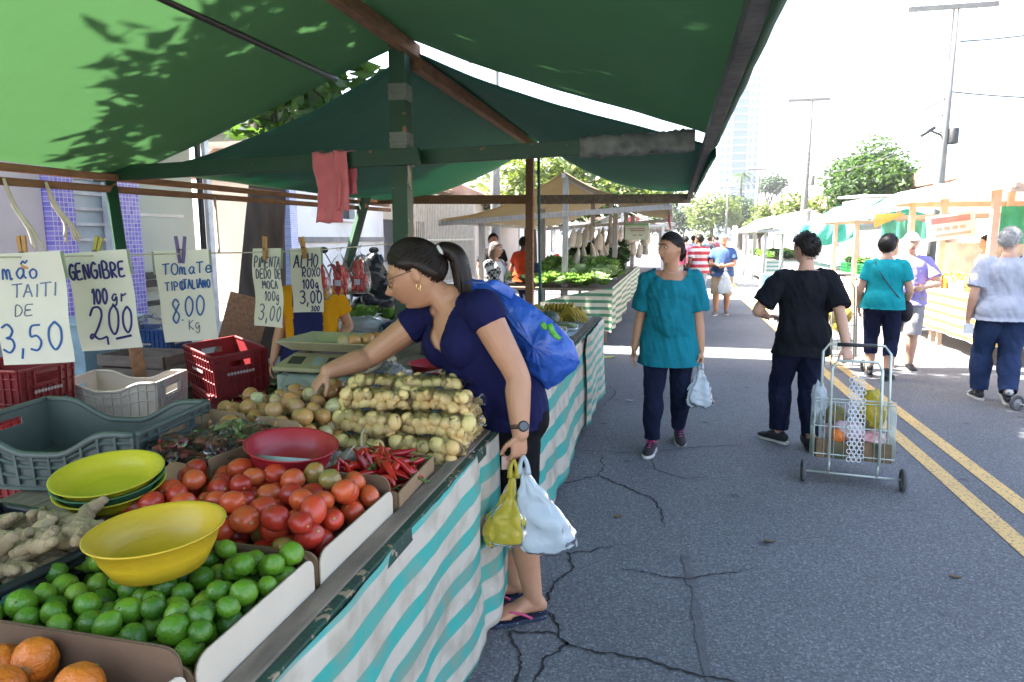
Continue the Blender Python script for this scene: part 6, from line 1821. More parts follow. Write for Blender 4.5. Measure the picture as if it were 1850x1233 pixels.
def shoe(root, ank, toe, m_up, m_sole, k=1.0, pitch=0.0, lace=None, name='shoe', low=0.0):
    a = V(ank); t_ = V(toe).normalized(); side = t_.cross(V((0, 0, 1))).normalized()
    rot = Matrix.Rotation(pitch, 3, side)
    def q(f, s_, z):
        return a + rot @ (t_ * f * k + side * s_ * k + V((0, 0, z * k)))
    mb = MB()
    etube(mb, [q(-.05, 0, -.035), q(-.02, 0, -.03), q(.04, 0, -.032), q(.10, 0, -.048), q(.155, 0, -.055), q(.178, 0, -.058)], [.030 * k, .036 * k, .040 * k, .045 * k, .040 * k, .026 * k], [.035 * k, .046 * k, .044 * k, .030 * k, .022 * k, .014 * k], side, n=16, step=.012)
    if not low:
        etube(mb, [q(-.02, 0, -.03), q(-.018, 0, .01), q(-.02, 0, .028)], [.034 * k, .036 * k, .037 * k], [.036 * k, .04 * k, .041 * k], side, n=14, step=.012)
    ob = mb.build(name, m_up, root)
    outl = [(-.088, 0), (-.078, .026), (-.04, .036), (.03, .037), (.09, .049), (.15, .045), (.185, .024), (.196, 0)]
    outl = outl + [(f, -s_) for f, s_ in reversed(outl[1:-1])]
    sm = MB(); sm.prism([q(f, s_, -.092) for f, s_ in outl], rot @ V((0, 0, .026 * k)))
    sm.build('sole', m_sole, ob, bevel=.004)
    if lace:
        lb = MB()
        for i in range(4):
            f = .03 + .022 * i; z = .016 - .012 * i
            lb.tube([q(f, -.028, z - .014), q(f + .01, 0, z), q(f, .028, z - .014)], .0055 * k, n=6, samples=7)
        for sg in (-1, 1): lb.tube([q(.02, 0, .02), q(.03, sg * .03, .025), q(.05, sg * .045, .0)], .0045 * k, n=5, samples=7)
        lb.build('laces', lace, ob)
    return ob

DOWN = V((0, 0, -1))
class Person:
    """joints are given in the world; build() makes one continuous skin mesh plus clothing children"""
    def __init__(s, label, pos, face, h=1.66, cat='person', girth=1.0, female=False, bust=0.0, belly=0.0, skin=SK_tan, voxel=0.008):
        s.h = h; s.k = h / 1.66; s.g = girth; s.female = female; s.bust = bust; s.belly = belly; s.skin = skin; s.vox = voxel
        s.root = thing('person', label, cat, (pos[0], pos[1], 0))
        s.pos = V((pos[0], pos[1], 0)); a = R(face)
        s.f = V((math.cos(a), math.sin(a), 0)); s.l = V((-math.sin(a), math.cos(a), 0)); s.u = V((0, 0, 1))
        s.J = {}
    def W(s, f, l, u): return s.pos + (s.f * f + s.l * l + s.u * u) * s.k
    def stand(s, lean=(0, 0), ankL=(0.0, .09, .085), ankR=(0.0, -.09, .085), wrL=(.03, .26, .80), wrR=(.03, -.26, .80), yaw=0, pitch=0, pelvis=(0, 0, .90), toeL=5, toeR=-5, elbL=(-1, .35, 0), elbR=(-1, -.35, 0), knee=(1, 0, 0), pitL=0, pitR=0):
        J = s.J; k = s.k
        J['pel'] = s.W(*pelvis)
        J['neck'] = s.W(pelvis[0] + lean[0], pelvis[1] + lean[1], 1.385)
        J['ps'] = s.l; J['cs'] = s.l; J['cf'] = s.f
        J['hipL'] = s.W(pelvis[0], pelvis[1] + .085 * s.g, pelvis[2] - .02); J['hipR'] = s.W(pelvis[0], pelvis[1] - .085 * s.g, pelvis[2] - .02)
        sw = .165 if s.female else .18
        for sd, sg in (('L', 1), ('R', -1)):
            J['sho' + sd] = J['neck'] + (s.l * sg * sw - s.u * .078) * k
        J['ankL'] = s.W(*ankL); J['ankR'] = s.W(*ankR)
        J['kneL'], J['ankL'] = ik(J['hipL'], J['ankL'], .42 * k, .40 * k, s.f * knee[0] + s.l * .1)
        J['kneR'], J['ankR'] = ik(J['hipR'], J['ankR'], .42 * k, .40 * k, s.f * knee[0] - s.l * .1)
        J['elbL'], J['wriL'] = ik(J['shoL'], s.W(*wrL), .285 * k, .245 * k, s.f * elbL[0] + s.l * elbL[1] + s.u * elbL[2])
        J['elbR'], J['wriR'] = ik(J['shoR'], s.W(*wrR), .285 * k, .245 * k, s.f * elbR[0] + s.l * elbR[1] + s.u * elbR[2])
        def rz(a): return Matrix.Rotation(R(a), 3, 'Z') @ s.f
        J['toeL'], J['toeR'] = rz(toeL), rz(toeR); J['pitL'], J['pitR'] = pitL, pitR
        hf = Matrix.Rotation(R(pitch), 3, s.l) @ s.f; hf = Matrix.Rotation(R(yaw), 3, 'Z') @ hf
        hu = Matrix.Rotation(R(yaw), 3, 'Z') @ (Matrix.Rotation(R(pitch), 3, s.l) @ s.u)
        hc = J['neck'] + (s.f * .025 + s.u * .152) * k + hf * .01
        s.head = Head(hc, hf, hu, k * 0.99)
        for sd, sg in (('L', 1), ('R', -1)):
            d = (J['wri' + sd] - J['elb' + sd]).normalized()
            J['hd' + sd] = (d, -s.l * sg, s.f)     # hand direction, palm normal (towards the body), thumb side
        s.curl = {'L': .35, 'R': .35}
        return s
    # --- shared volumes
    def torso(s, mb, grow=0.0, hem=None, top=True, loose=0.0, step=.02):
        J, k, g = s.J, s.k, s.g; G = grow
        pel, nk = V(J['pel']), V(J['neck']); ax = (nk - pel); cf = V(J['cf'])
        def sp(t_):   # gentle spine curve
            return pel + ax * t_ + cf * (0.012 * math.sin(t_ * math.pi)) * k
        ps, cs = V(J['ps']), V(J['cs'])
        w = (.172, .166, .146, .148, .160, .152, .098, .056) if s.female else (.160, .156, .150, .158, .172, .172, .108, .060)
        d = (.112, .115, .104 + s.belly, .104 + s.belly * .8, .112 + s.belly * .3, .100, .068, .054)
        ts = (-.06, .06, .26, .44, .66, .82, .93, 1.0)
        pts = [sp(t_) for t_ in ts]; sd = [ps.lerp(cs, max(0, min(1, t_))) for t_ in ts]
        a = [x * k * g + G + loose * (1 - t_) for x, t_ in zip(w, ts)]; b = [x * k * g + G + loose * .8 * (1 - t_) for x, t_ in zip(d, ts)]
        if hem is not None:
            e = pel - V((0, 0, 1)) * hem * k + ax.normalized() * 0
            pts = [e] + pts; sd = [ps] + sd; a = [a[0] + .012 + loose * .6] + a; b = [b[0] + .045 + loose * .8] + b
        etube(mb, pts, a, b, sd, n=28, step=step)
        for q in ('L', 'R'):
            etube(mb, [nk - ax.normalized() * .045 * k, V(J['sho' + q]).lerp(nk, .4) - ax.normalized() * .01 * k, V(J['sho' + q])], [.045 * k + G, .046 * k + G, .050 * k + G], [.045 * k + G, .048 * k + G, .052 * k + G], cf, n=14, step=.015)
        bm_ = Matrix((ps.normalized(), ps.cross(V((0, 0, 1))).normalized(), V((0, 0, 1)))).transposed()
        if s.bust and grow == 0 and not getattr(s, 'barebust', False): pass
        elif s.bust and loose > .02:
            mb.sphere(sp(.64) + cf * .055 * k * g, (.155 * k * g + G, s.bust + G, s.bust * 1.15 + G), 24, 16, rot=bm_)
        elif s.bust:
            for sg in (-1, 1):
                mb.sphere(sp(.66) + cs * sg * .074 * k + cf * .060 * k * g, (s.bust + G, s.bust + G, s.bust * 1.05 + G), 18, 14)
        if s.belly:
            mb.sphere(sp(.25) + cf * (.02 + s.belly * .7), tuple(x * g for x in (.12 + G, .12 + G, .15 + G)), 18, 14)
        # seat
        pf = V(J['pf'] if 'pf' in J else s.f)
        if hem is not None:
            mb.sphere(pel - pf * .045 * k - V((0, 0, .01)), (.165 * k * g + G + loose, .100 * k * g + G + loose, .17 * k + G), 24, 16, rot=bm_)
        else:
            for sg in (-1, 1): mb.sphere(pel + ps * sg * .072 * k * g - pf * .05 * k - V((0, 0, .02)), .090 * k * g + G, 16, 12)
    def arm(s, mb, q, grow=0.0, r=(.055, .049, .040, .041, .034, .027), upto=None, loose=0.0):
        J, k = s.J, s.k * (s.ag if hasattr(s, 'ag') else 1.0)
        a, e, w_ = V(J['sho' + q]), V(J['elb' + q]), V(J['wri' + q])
        if upto is None:
            pts = [a, a.lerp(e, .45), e, e.lerp(w_, .3), e.lerp(w_, .7), w_]
            rr = [x * k + grow for x in r]
        else:
            pts = [a, a.lerp(e, upto * .5), a.lerp(e, upto)]
            rr = [r[0] * k + grow, (r[0] + r[1]) / 2 * k + grow + loose * .6, r[1] * k + grow + loose]
        etube(mb, pts, rr, rr, V(J['cf']), n=16, step=.015, dome=upto is None)
        if upto is not None: mb.sphere(a, rr[0] * 1.02, 16, 12)
    def leg(s, mb, q, grow=0.0, r=(.092, .083, .060, .056, .058, .046, .036), loose=0.0, upto=1.0):
        J, k, g = s.J, s.k, s.g
        h_, n_, a = V(J['hip' + q]), V(J['kne' + q]), V(J['ank' + q])
        pts = [h_, h_.lerp(n_, .4), n_, n_.lerp(a, .18), n_.lerp(a, .36), n_.lerp(a, .7), a]
        gs = 1 + (g - 1) * .7
        rr = [x * k * gs + grow + loose * t_ for x, t_ in zip(r, (0, .3, .8, .9, 1, 1.15, 1.3))]
        if upto < 1.0:
            m = max(2, int(round(upto * 6)) + 1); pts, rr = pts[:m], rr[:m]
        etube(mb, pts, rr, rr, V(J['ps']), n=18, step=.02)
    def body(s, feet=False, arms=True, extra=None, lips=True, smooth=3):
        J = s.J; mb = MB()
        s.torso(mb)
        hd = s.head
        nk = V(J['neck']); hb = hd.P(0, -.012, -.05)
        etube(mb, [nk - V((0, 0, .03)), nk.lerp(hb, .5), hb], [.060 * s.k, .052 * s.k, .052 * s.k], [.060 * s.k, .054 * s.k, .056 * s.k], V(J['cs']), n=18, step=.012)
        hd.add(mb)
        for q in ('L', 'R'):
            s.arm(mb, q); s.leg(mb, q)
            d, n_, t_ = J['hd' + q]
            hand(mb, J['wri' + q], d, n_, t_, s.k, s.curl[q])
            if feet: foot(mb, J['ank' + q], J['toe' + q], s.k)
        if extra: extra(mb)
        co, no, fs = remesh(mb, s.vox, smooth)
        # face: refine nothing, paint the lips as their own material
        out = MB(); out.v = co.tolist()
        cen = co[[f[0] for f in fs]]
        for f, c in zip(fs, cen):
            mi = 0
            if lips:
                x, y, z = hd.loc(c)
                if abs(x) < .023 - abs(z + .0625) * .6 and -.0745 < z < -.0525 and y > .07: mi = 1
            out.f.append(f); out.mi.append(mi); out.sm.append(True)
        return out.build('body', [s.skin, M_lip], s.root, fixn=False)
    def cloth(s, name, m, adds, cuts, voxel=None, smooth=9, fold=0.006, fscale=9, solid=0.0, mats=None, mipred=None, seed=0):
        """adds(mb): volumes; cuts: list of (point, normal, radius or None): faces beyond are removed"""
        mb = MB(); adds(mb)
        co, no, fs = remesh(mb, voxel or s.vox, smooth)
        if fold:
            for i in range(len(co)):
                p = co[i]
                co[i] = p + no[i] * fold * (fbm(p[0] * fscale + seed, p[1] * fscale, p[2] * fscale * .55, 2) + 0.5 * abs(fbm(p[0] * fscale * 1.7, p[1] * fscale * 1.7, p[2] * fscale * 2.2 + seed, 2)) + 1.1 * fbm(p[0] * 17 + p[2] * 5, p[1] * 17 - p[2] * 5, p[2] * 3 + seed, 2))
        arr = np.array([list(f) + ([f[-1]] * (4 - len(f))) for f in fs]); cen = co[arr].mean(axis=1)
        keep = np.ones(len(fs), bool)
        for c in cuts:
            if callable(c): keep &= ~np.array([bool(c(V(q))) for q in cen]); continue
            p, n_, rad = np.array(c[0]), np.array(V(c[1]).normalized()), c[2]
            d = (cen - p) @ n_; bad = d > 0
            if rad: bad &= np.linalg.norm(cen - p - np.outer(d, n_), axis=1) < rad; bad &= d < (c[3] if len(c) > 3 else 9)
            keep &= ~bad
        out = MB(); out.v = co.tolist()
        for f, k_, c in zip(fs, keep, cen):
            if k_:
                out.f.append(f); out.mi.append(mipred(c) if mipred else 0); out.sm.append(True)
        # drop loose verts
        used = sorted({i for f in out.f for i in f}); mp = {o: n for n, o in enumerate(used)}
        out.v = [out.v[i] for i in used]; out.f = [tuple(mp[i] for i in f) for f in out.f]
        return out.build(name, mats or m, s.root, fixn=False, solid=solid)
    def tee(s, m, hem=0.06, grow=.012, loose=.014, sleeve=.55, sloose=.016, name='shirt', neck=(.02, .075, .35), fold=.006, **kw):
        J, k = s.J, s.k
        def adds(mb):
            s.torso(mb, grow, hem=hem + .03, loose=loose)
            for q in ('L', 'R'): s.arm(mb, q, grow, upto=sleeve, loose=sloose)
        cuts = [(V(J['pel']) - V((0, 0, hem * k)), DOWN, None)]
        cuts.append((V(J['neck']) + s.f * 0 + V((0, 0, -neck[0] * k)), V((0, 0, 1)) + V(J['cf']) * neck[2], neck[1] * k + grow))
        return s.cloth(name, m, adds, cuts, fold=fold, **kw)
    def trousers(s, m, grow=.010, loose=.012, to=.97, waist=.07, name='trousers', **kw):
        J, k = s.J, s.k
        def adds(mb):
            pel, nk = V(J['pel']), V(J['neck']); ax = (nk - pel); ps = V(J['ps']); g = s.g
            w = (.166, .162, .150) if s.female else (.156, .153, .148)
            etube(mb, [pel - V((0, 0, .03 * k)), pel + ax * .06, pel + ax * .2], [x * k * g + grow for x in w], [.108 * k * g + grow, .112 * k * g + grow, .106 * k * g + grow], ps, n=26)
            for sg in (-1, 1):
                mb.sphere(pel + ps * sg * .072 * k * g - V(J['pf'] if 'pf' in J else s.f) * .046 * k - V((0, 0, .025)), .089 * k * g + grow, 16, 12)
            for q in ('L', 'R'): s.leg(mb, q, grow, loose=loose)
        cuts = []
        pel = V(J['pel'])
        if waist is not None: cuts.append((pel + V((0, 0, waist * k)), V((0, 0, 1)), None))
        for q in ('L', 'R'):
            n_, a = V(J['kne' + q]), V(J['ank' + q])
            h_ = V(J['hip' + q])
            if to >= 0: cuts.append((n_.lerp(a, to), a - n_, .14 * k))
            else: cuts.append((h_.lerp(n_, 1 + to), n_ - h_, .17 * k))
        return s.cloth(name, m, adds, cuts, **kw)

def carrier(label, top, hh, w_, d_, m, seed=0, yaw=0.0, lean=(0, 0), contents=None, cat='plastic bag', group=None, gather=0.3):
    """soft carrier bag hanging from a hand"""
    t = thing('carrier_bag', label, cat, top, group)
    T = V(top); rz = Matrix.Rotation(yaw, 3, 'Z')
    mb = MB()
    def fn(u, v):
        a = 2 * math.pi * u
        prof = np.interp(v, [0, .06, gather * .6, gather, .55, .8, .93, 1.0], [.14, .12, .26, .46, .82, 1.0, .93, .55])
        wr = 1 + (0.09 * math.sin(a * 7 + seed) + .07 * math.sin(a * 13 + seed * 2) + .03 * math.sin(a * 23)) * max(0, 1 - v * .85)
        c = abs(math.cos(a)) ** .7 * (1 if math.cos(a) > 0 else -1); s_ = abs(math.sin(a)) ** .8 * (1 if math.sin(a) > 0 else -1)
        dn = .03 * math.sin(a * 2 + seed) * v
        p = V((c * w_ / 2 * prof * wr, s_ * d_ / 2 * prof * wr, -hh * (v + dn) - hh * .05 * v * max(0, abs(math.cos(a)) - .8) * 5))
        p += V((fbm(a * 1.2 + seed, v * 4, 1.1) * .02, fbm(a * 1.2, v * 4, seed + 3.0) * .018, 0)) * min(1, v * 3)
        p.x += lean[0] * v; p.y += lean[1] * v
        return T + rz @ p
    mb.grid(fn, 48, 30)
    n0 = len(mb.v)
    # bottom
    ringv = [i * 31 + 30 for i in range(48)]
    c = V((0, 0, 0))
    for i in ringv: c += V(mb.v[i])
    mb.v.append(tuple(c / 48)); 
    for i in range(48): mb.f.append((ringv[i], ringv[(i + 1) % 48], n0)); mb.mi.append(0); mb.sm.append(True)
    mb.build('film', m, t, fixn=False)
    hb = MB()
    for sg in (-1, 1):
        hb.tube([T + rz @ V((sg * w_ * .07, -.008, -hh * .06)), T + rz @ V((sg * .012, -.010, .02)), T + V((0, -.004, .05)), T + rz @ V((sg * .012, .010, .02)), T + rz @ V((sg * w_ * .07, .008, -hh * .06))], [.013, .008, .006, .008, .013], n=7, samples=12)
    hb.build('handle', m, t)
    if contents:
        q = MB(); rd = random.Random(seed)
        for i in range(contents[0]):
            q.sphere(T + rz @ V((rd.uniform(-.2, .2) * w_ + lean[0] * .78, rd.uniform(-.12, .12) * d_ + lean[1] * .78, -hh * rd.uniform(.7, .84))), contents[1], 12, 8)
        q.build('contents', contents[2], t)
    return t
# ================================================================ THE SHOPPER AT THE COUNTER
M_navy = fabric('navy_stretch_top', (0.009, 0.010, 0.058), (0.007, 0.008, 0.047), fold=0.3, fs_=16, rough=0.8, sheen=0.0)
M_black = fabric('black_knit', (0.006, 0.006, 0.007), fold=0.35, rough=0.9)
s = Person('woman in navy v neck top leaning over the counter to pick onions', (-0.60, 2.67), 200, 1.58, female=True, bust=0.088, girth=1.12, belly=.03, skin=SK_tan, voxel=0.0045)
s.k = 0.965
J = s.J
hf = V((-.93, -.36, 0)).normalized(); hl = V((-hf.y, hf.x, 0))
cf = V((-.66, -.70, -.28)).normalized(); cl = V((.74, -.66, .12)).normalized()
s.f = hf; s.l = hl
J['pf'] = hf; J['ps'] = hl; J['cs'] = cl; J['cf'] = cf
J['pel'] = V((-.63, 2.68, .885)); J['neck'] = V((-.845, 2.555, 1.345))
J['hipL'] = J['pel'] + hl * .09 - V((0, 0, .02)); J['hipR'] = J['pel'] - hl * .085 - V((0, 0, .02))
J['kneL'] = V((-.575, 2.60, .46)); J['kneR'] = V((-.68, 2.76, .46)); J['ankL'] = V((-.515, 2.615, .09)); J['ankR'] = V((-.635, 2.74, .09))
J['toeL'] = V((-.86, -.50, 0)).normalized(); J['toeR'] = V((-.9, -.42, 0)).normalized()
J['shoL'] = V((-.685, 2.45, 1.318)); J['shoR'] = V((-1.005, 2.665, 1.245))
J['elbL'] = V((-.545, 2.425, 1.075)); J['wriL'] = V((-.52, 2.37, .87))
J['elbR'] = V((-1.22, 2.60, 1.085)); J['wriR'] = V((-1.315, 2.43, 1.055))
J['hdL'] = (V((-.06, -.05, -1)), V((-.75, .6, 0)), V((-.6, -.7, 0)))
J['hdR'] = (V((-.5, -.5, -.7)), V((.35, .4, -.85)), V((.8, -.7, 0)))
s.curl = {'L': (.75, .85, .9, .95), 'R': (.42, .5, .55, .6)}
s.ag = 1.22
s.head = Head((-.972, 2.53, 1.435), (-.90, -.20, -.36), (-.40, -.05, .92), 1.12)
s.barebust = True
s.body(feet=True, smooth=2)
hd = s.head
# top: v neck, cap sleeves
def adds(mb):
    s.torso(mb, .010, hem=.07)
    for q, f_ in (('L', .24), ('R', .26)): s.arm(mb, q, .010, upto=f_, loose=.004)
vb = V(J['neck']) + cf * .12 + V((0, 0, -.155))          # bottom of the V
def vcut(p):
    d = p - V(J['neck'])
    fw = d.dot(cf)
    up = (V((0, 0, 1)) - cf * cf.z).normalized()
    y = d.dot(up); x = d.dot(cl)
    if y > -.012: return abs(x) < .095 and fw > -.09
    return fw > .02 and abs(x) < .088 * max(0, (y + .185) / .173) ** .8
cuts = [(V(J['pel']) - V((0, 0, .05)), DOWN, None), vcut]
s.cloth('top', M_navy, adds, cuts, fold=.004, fscale=8, smooth=5)
s.trousers(M_black, grow=.009, loose=.010, to=.14, waist=.05, name='shorts', voxel=.006, fold=.004)
# hair: pulled back cap, pony tail, clip
M_hair = mat('dark_brown_hair', (0.010, 0.006, 0.0045), 0.42, (0.020, 0.011, 0.007), 30, spec=.3)
hair_cap(hd, s.root, M_hair, 0.015, pull=(0, -.95, .42), strands=700, fy=.078, temple=.03, ear=.012, nape=-.05)
mb = MB()
b0 = hd.P(0.0, -.095, .042)
tail = [hd.P(0, -.085, .05), hd.P(0, -.125, .048), hd.P(.0, -.155, .012), hd.P(.0, -.15, -.05), hd.P(0, -.135, -.105), hd.P(0, -.125, -.135)]
etube(mb, tail, [.028, .032, .040, .041, .030, .008], [.024, .030, .036, .034, .024, .006], hd.r, n=28, step=.008)
mb.v = [tuple(V(q) + V((1, .6, .2)) * .0022 * math.sin(q[0] * 420 + q[1] * 500)) for q in mb.v]
rd = random.Random(3)
for i in range(90):
    a_ = rd.uniform(0, 6.28); o = hd.r * .033 * math.cos(a_) + hd.f * .030 * math.sin(a_)
    mb.tube([tail[2] + o, tail[3] + o * 1.15, tail[4] + o * 1.1, tail[5] + o * .9 + V((0, 0, -.02 * rd.random()))], [.003, .004, .0035, .0008], n=5, samples=10)
mb.build('ponytail', M_hair, s.root)
mb = MB()
rotm = Matrix((hd.r, hd.f, hd.u)).transposed()
mb.lathe([(.020, -.008), (.026, -.006), (.027, .004), (.022, .008), (.020, -.008)], 24, hd.P(0.0, -.112, .05), rot=rotm @ Euler((R(80), 0, 0)).to_matrix(), sx=1.35)
mb.build('hair_clip', mat('white_clip', (.75, .74, .7), .35), s.root)
hd.face_parts(s.root, M_hair, eyes=False)
q = MB()
for sg in (-1, 1): q.tube([hd.P(sg * .019, .0905, .010), hd.P(sg * .031, .0925, .0065), hd.P(sg * .043, .0865, .010)], .0013, n=5, samples=8)
q.build('eyelashes', M_hair, s.root)
# glasses
mb = MB()
for sg in (-1, 1):
    mb.tube([hd.P(sg * (.0315 + .0225 * math.cos(a)), .1045 - .010 * abs(.0315 + .0225 * math.cos(a)) / .05, .010 + .0185 * math.sin(a)) for a in np.linspace(0, 2 * math.pi, 26)], .0021, n=6, caps=False)
    mb.tube([hd.P(sg * .054, .094, .016), hd.P(sg * .073, .075, .018), hd.P(sg * .081, .0, .016), hd.P(sg * .079, -.018, .004)], .0013, n=5, samples=14)
mb.tube([hd.P(-.009, .105, .013), hd.P(0, .108, .016), hd.P(.009, .105, .013)], .0013, n=5, samples=6)
gl = mb.build('glasses', mat('glasses_frame', (.03, .018, .015), .25), s.root)
q = MB()
for sg in (-1, 1):
    q.add([hd.P(sg * (.0315 + .0215 * math.cos(a)), .1042 - .010 * abs(.0315 + .0215 * math.cos(a)) / .05, .010 + .0175 * math.sin(a)) for a in np.linspace(0, 2 * math.pi, 22, endpoint=False)], [tuple(range(22))])
q.build('lenses', film_mat('lens', clear=0.96, bump=0.0), gl)
# earring
q = MB(); ec = hd.P(-.080, -.004, -.040)
q.tube([ec + hd.f * .008 * math.cos(a) + hd.u * .010 * math.sin(a) for a in np.linspace(0, 2 * math.pi, 18)], .0018, n=6, caps=False); q.tube([ec + hd.f * .005 * math.cos(a) + hd.u * (.007 * math.sin(a) - .012) for a in np.linspace(0, 2 * math.pi, 14)], .0015, n=5, caps=False)
q.build('earring', mat('gold', (.8, .55, .2), .25, metal=1.0), s.root)
# watch
wp = V(J['wriL']).lerp(V(J['elbL']), .12); wd = (V(J['wriL']) - V(J['elbL'])).normalized()
sidev = V((.55, -.8, 0)); sidev = (sidev - wd * sidev.dot(wd)).normalized(); ov = wd.cross(sidev)
q = MB(); q.tube([wp + sidev * .033 * math.cos(a) + ov * .033 * math.sin(a) for a in np.linspace(0, 2 * math.pi, 24)], .003, n=6, ell=1, caps=False)
for dz in (-.006, .006): q.tube([wp + wd * dz + sidev * .033 * math.cos(a) + ov * .033 * math.sin(a) for a in np.linspace(0, 2 * math.pi, 24)], .0035, n=6, caps=False)
wt = q.build('watch', mat('black_rubber', (.012, .012, .012), .5), s.root)
wr = Matrix((ov, wd, sidev)).transposed()
q = MB(); q.lathe([(0, 0), (.020, 0), (.021, .004), (.019, .010), (.0165, .010), (.016, .008), (0, .008)], 24, wp + sidev * .031, rot=wr); q.build('watch_case', mat('dark_steel', (.05, .05, .055), .3, metal=.7), wt)
q = MB(); q.lathe([(0, .0083), (.0155, .0083)], 24, wp + sidev * .031, rot=wr)
for k_ in range(12): q.box(wp + sidev * .0397 + (wd * math.cos(k_ * math.pi / 6) + ov * math.sin(k_ * math.pi / 6)) * .012, (.002, .002, .0006))
q.build('watch_dial', mat('watch_dial', (.09, .1, .11), .3), wt)
# flip flops
for q_ in ('L', 'R'):
    a = V(J['ank' + q_]); t_ = V(J['toe' + q_]); sd = t_.cross(V((0, 0, 1)))
    def pt(f, l_, z): return V((a.x, a.y, z)) + t_ * f + sd * l_
    outl = [(-.065, 0), (-.055, .027), (-.01, .036), (.05, .037), (.11, .048), (.17, .046), (.20, .028), (.208, 0)]; outl = outl + [(f, -l_) for f, l_ in reversed(outl[1:-1])]
    mb = MB(); mb.prism([pt(f, l_, .003) for f, l_ in outl], (0, 0, .018)); so_ = mb.build('flip_flop', mat('navy_dotted_rubber', (.015, .025, .06), .6, speck=((.25, .35, .42), 85, .66)), s.root, bevel=.003)
    mb = MB()
    for sg in (-1, 1):
        mb.tube([pt(.135, .004 * sg, .03), pt(.11, sg * .03, .058), pt(.06, sg * .043, .048), pt(.02, sg * .040, .022)], .0055, n=7, samples=12)
    mb.build('strap', mat('pink_strap', (.6, .06, .17), .5), so_)
# nails
# blue shopping bag over the shoulder
M_bb = mat('blue_woven_plastic', (0.016, 0.07, 0.34), 0.33, (0.035, 0.12, 0.48), 7, bump=1.2, bscale=16, coat=0.1)
t = thing('shopping_bag', 'large blue woven plastic shopping bag slung behind the woman in the navy top', 'shopping bag', (-.5, 2.66, .97))
mb = MB()
oA = [(-.80, 1.425), (-.70, 1.40), (-.64, 1.375), (-.52, 1.30), (-.44, 1.235), (-.375, 1.17), (-.345, 1.085), (-.36, 1.055), (-.44, .985), (-.475, .965), (-.55, 1.02), (-.60, 1.10), (-.66, 1.2), (-.74, 1.31)]
cxz = V((-.52, 0, 1.16))
def bagsurf(u, v):
    # u around, v from the front sheet centre over the rim to the back sheet centre
    n = len(oA); f = u * n; i = int(f) % n; j = (i + 1) % n; fr = f - int(f)
    ox = oA[i][0] + (oA[j][0] - oA[i][0]) * fr; oz = oA[i][1] + (oA[j][1] - oA[i][1]) * fr
    ang = v * math.pi; rr = math.sin(ang) ** .55; yy = math.cos(ang)
    x = cxz.x + (ox - cxz.x) * rr; z = cxz.z + (oz - cxz.z) * rr
    th = .065 * (1 - rr * .75) + .018
    cr = .016 * fbm(x * 14, z * 14, yy) + .012 * abs(fbm(x * 30 + 3, z * 9, 2.0))
    return (x, 2.685 - yy * (th + cr) + .10 * (x + .52), z + .006 * fbm(x * 20, z * 20, 5.0))
mb.grid(bagsurf, 84, 40)
mb.build('body', M_bb, t, fixn=True)
mb = MB(); etube(mb, [V((-.60, 2.60, 1.36)), V((-.66, 2.52, 1.405)), V((-.72, 2.50, 1.41)), V((-.78, 2.56, 1.405)), V((-.76, 2.66, 1.36))], [.022] * 5, [.003] * 5, V((.6, .8, 0)), n=10, step=.01, dome=False)
mb.build('strap', M_bb, t)
mb = MB(); write_text(mb, 'eIC', 0, 0, .042, .05, .008, lambda a, b: V((-.475 + a * .72 + (b - .02) * .25, 2.545, 1.26 - a * .55 - abs(b - .02) * .4)), slant=0, seed=1); mb.tube([(-.445, 2.545, 1.255), (-.43, 2.545, 1.215)], .012, n=6)
mb.build('lettering', mat('lime_green_print', (.10, .40, .05), .4), t)
# carrier bags in her left hand
hp = V(J['wriL']) + V((-.006, -.006, -.10))
carrier('yellow carrier bag with fruit held in the hand with the watch', hp + V((-.015, -.01, -.045)), .27, .165, .12, M_bagy, 2, 0.2, lean=(-.045, -.02), contents=(6, .026, M_lime), gather=.45)
carrier('white carrier bag held in the hand with the watch', hp + V((.02, .0, -.03)), .33, .235, .13, M_bagw, 5, 0.25, lean=(.10, .02), gather=.3)
q = MB(); q.box(hp + V((-.045, -.012, -.01)), (.03, .004, .05), rz=.4); tag(q.build('banknote', mat('folded_note', (.5, .33, .27), .7)), 'folded paper note held with the carrier bags', 'paper')
# ================================================================ OTHER PEOPLE IN THE STREET
M_jeans = fabric('dark_indigo_denim', (0.006, 0.009, 0.026), (0.011, 0.015, 0.04), fold=0.6, fs_=14, rough=0.9)
M_blk = fabric('black_cotton', (0.008, 0.009, 0.013), fold=0.5, fs_=9)
M_teal = fabric('teal_cotton', (0.008, 0.18, 0.235), (0.007, 0.15, 0.20), fold=0.45, fs_=8)
M_soleW = mat('white_sole', (0.6, 0.58, 0.54), 0.6); M_soleB = mat('dark_sole', (0.03, 0.03, 0.03), 0.7); M_shoeB = mat('black_canvas', (0.014, 0.013, 0.016), 0.7)
M_pink = mat('pink_lace', (0.62, 0.03, 0.26), 0.6)

def finish(p, hair=None, thick=.016, brow=M_hairb, face=True, eyes=True, feet=False, **hl):
    p.body(feet=feet)
    if hair: hair_cap(p.head, p.root, hair, thick, **hl)
    if face: p.head.face_parts(p.root, brow, eyes)

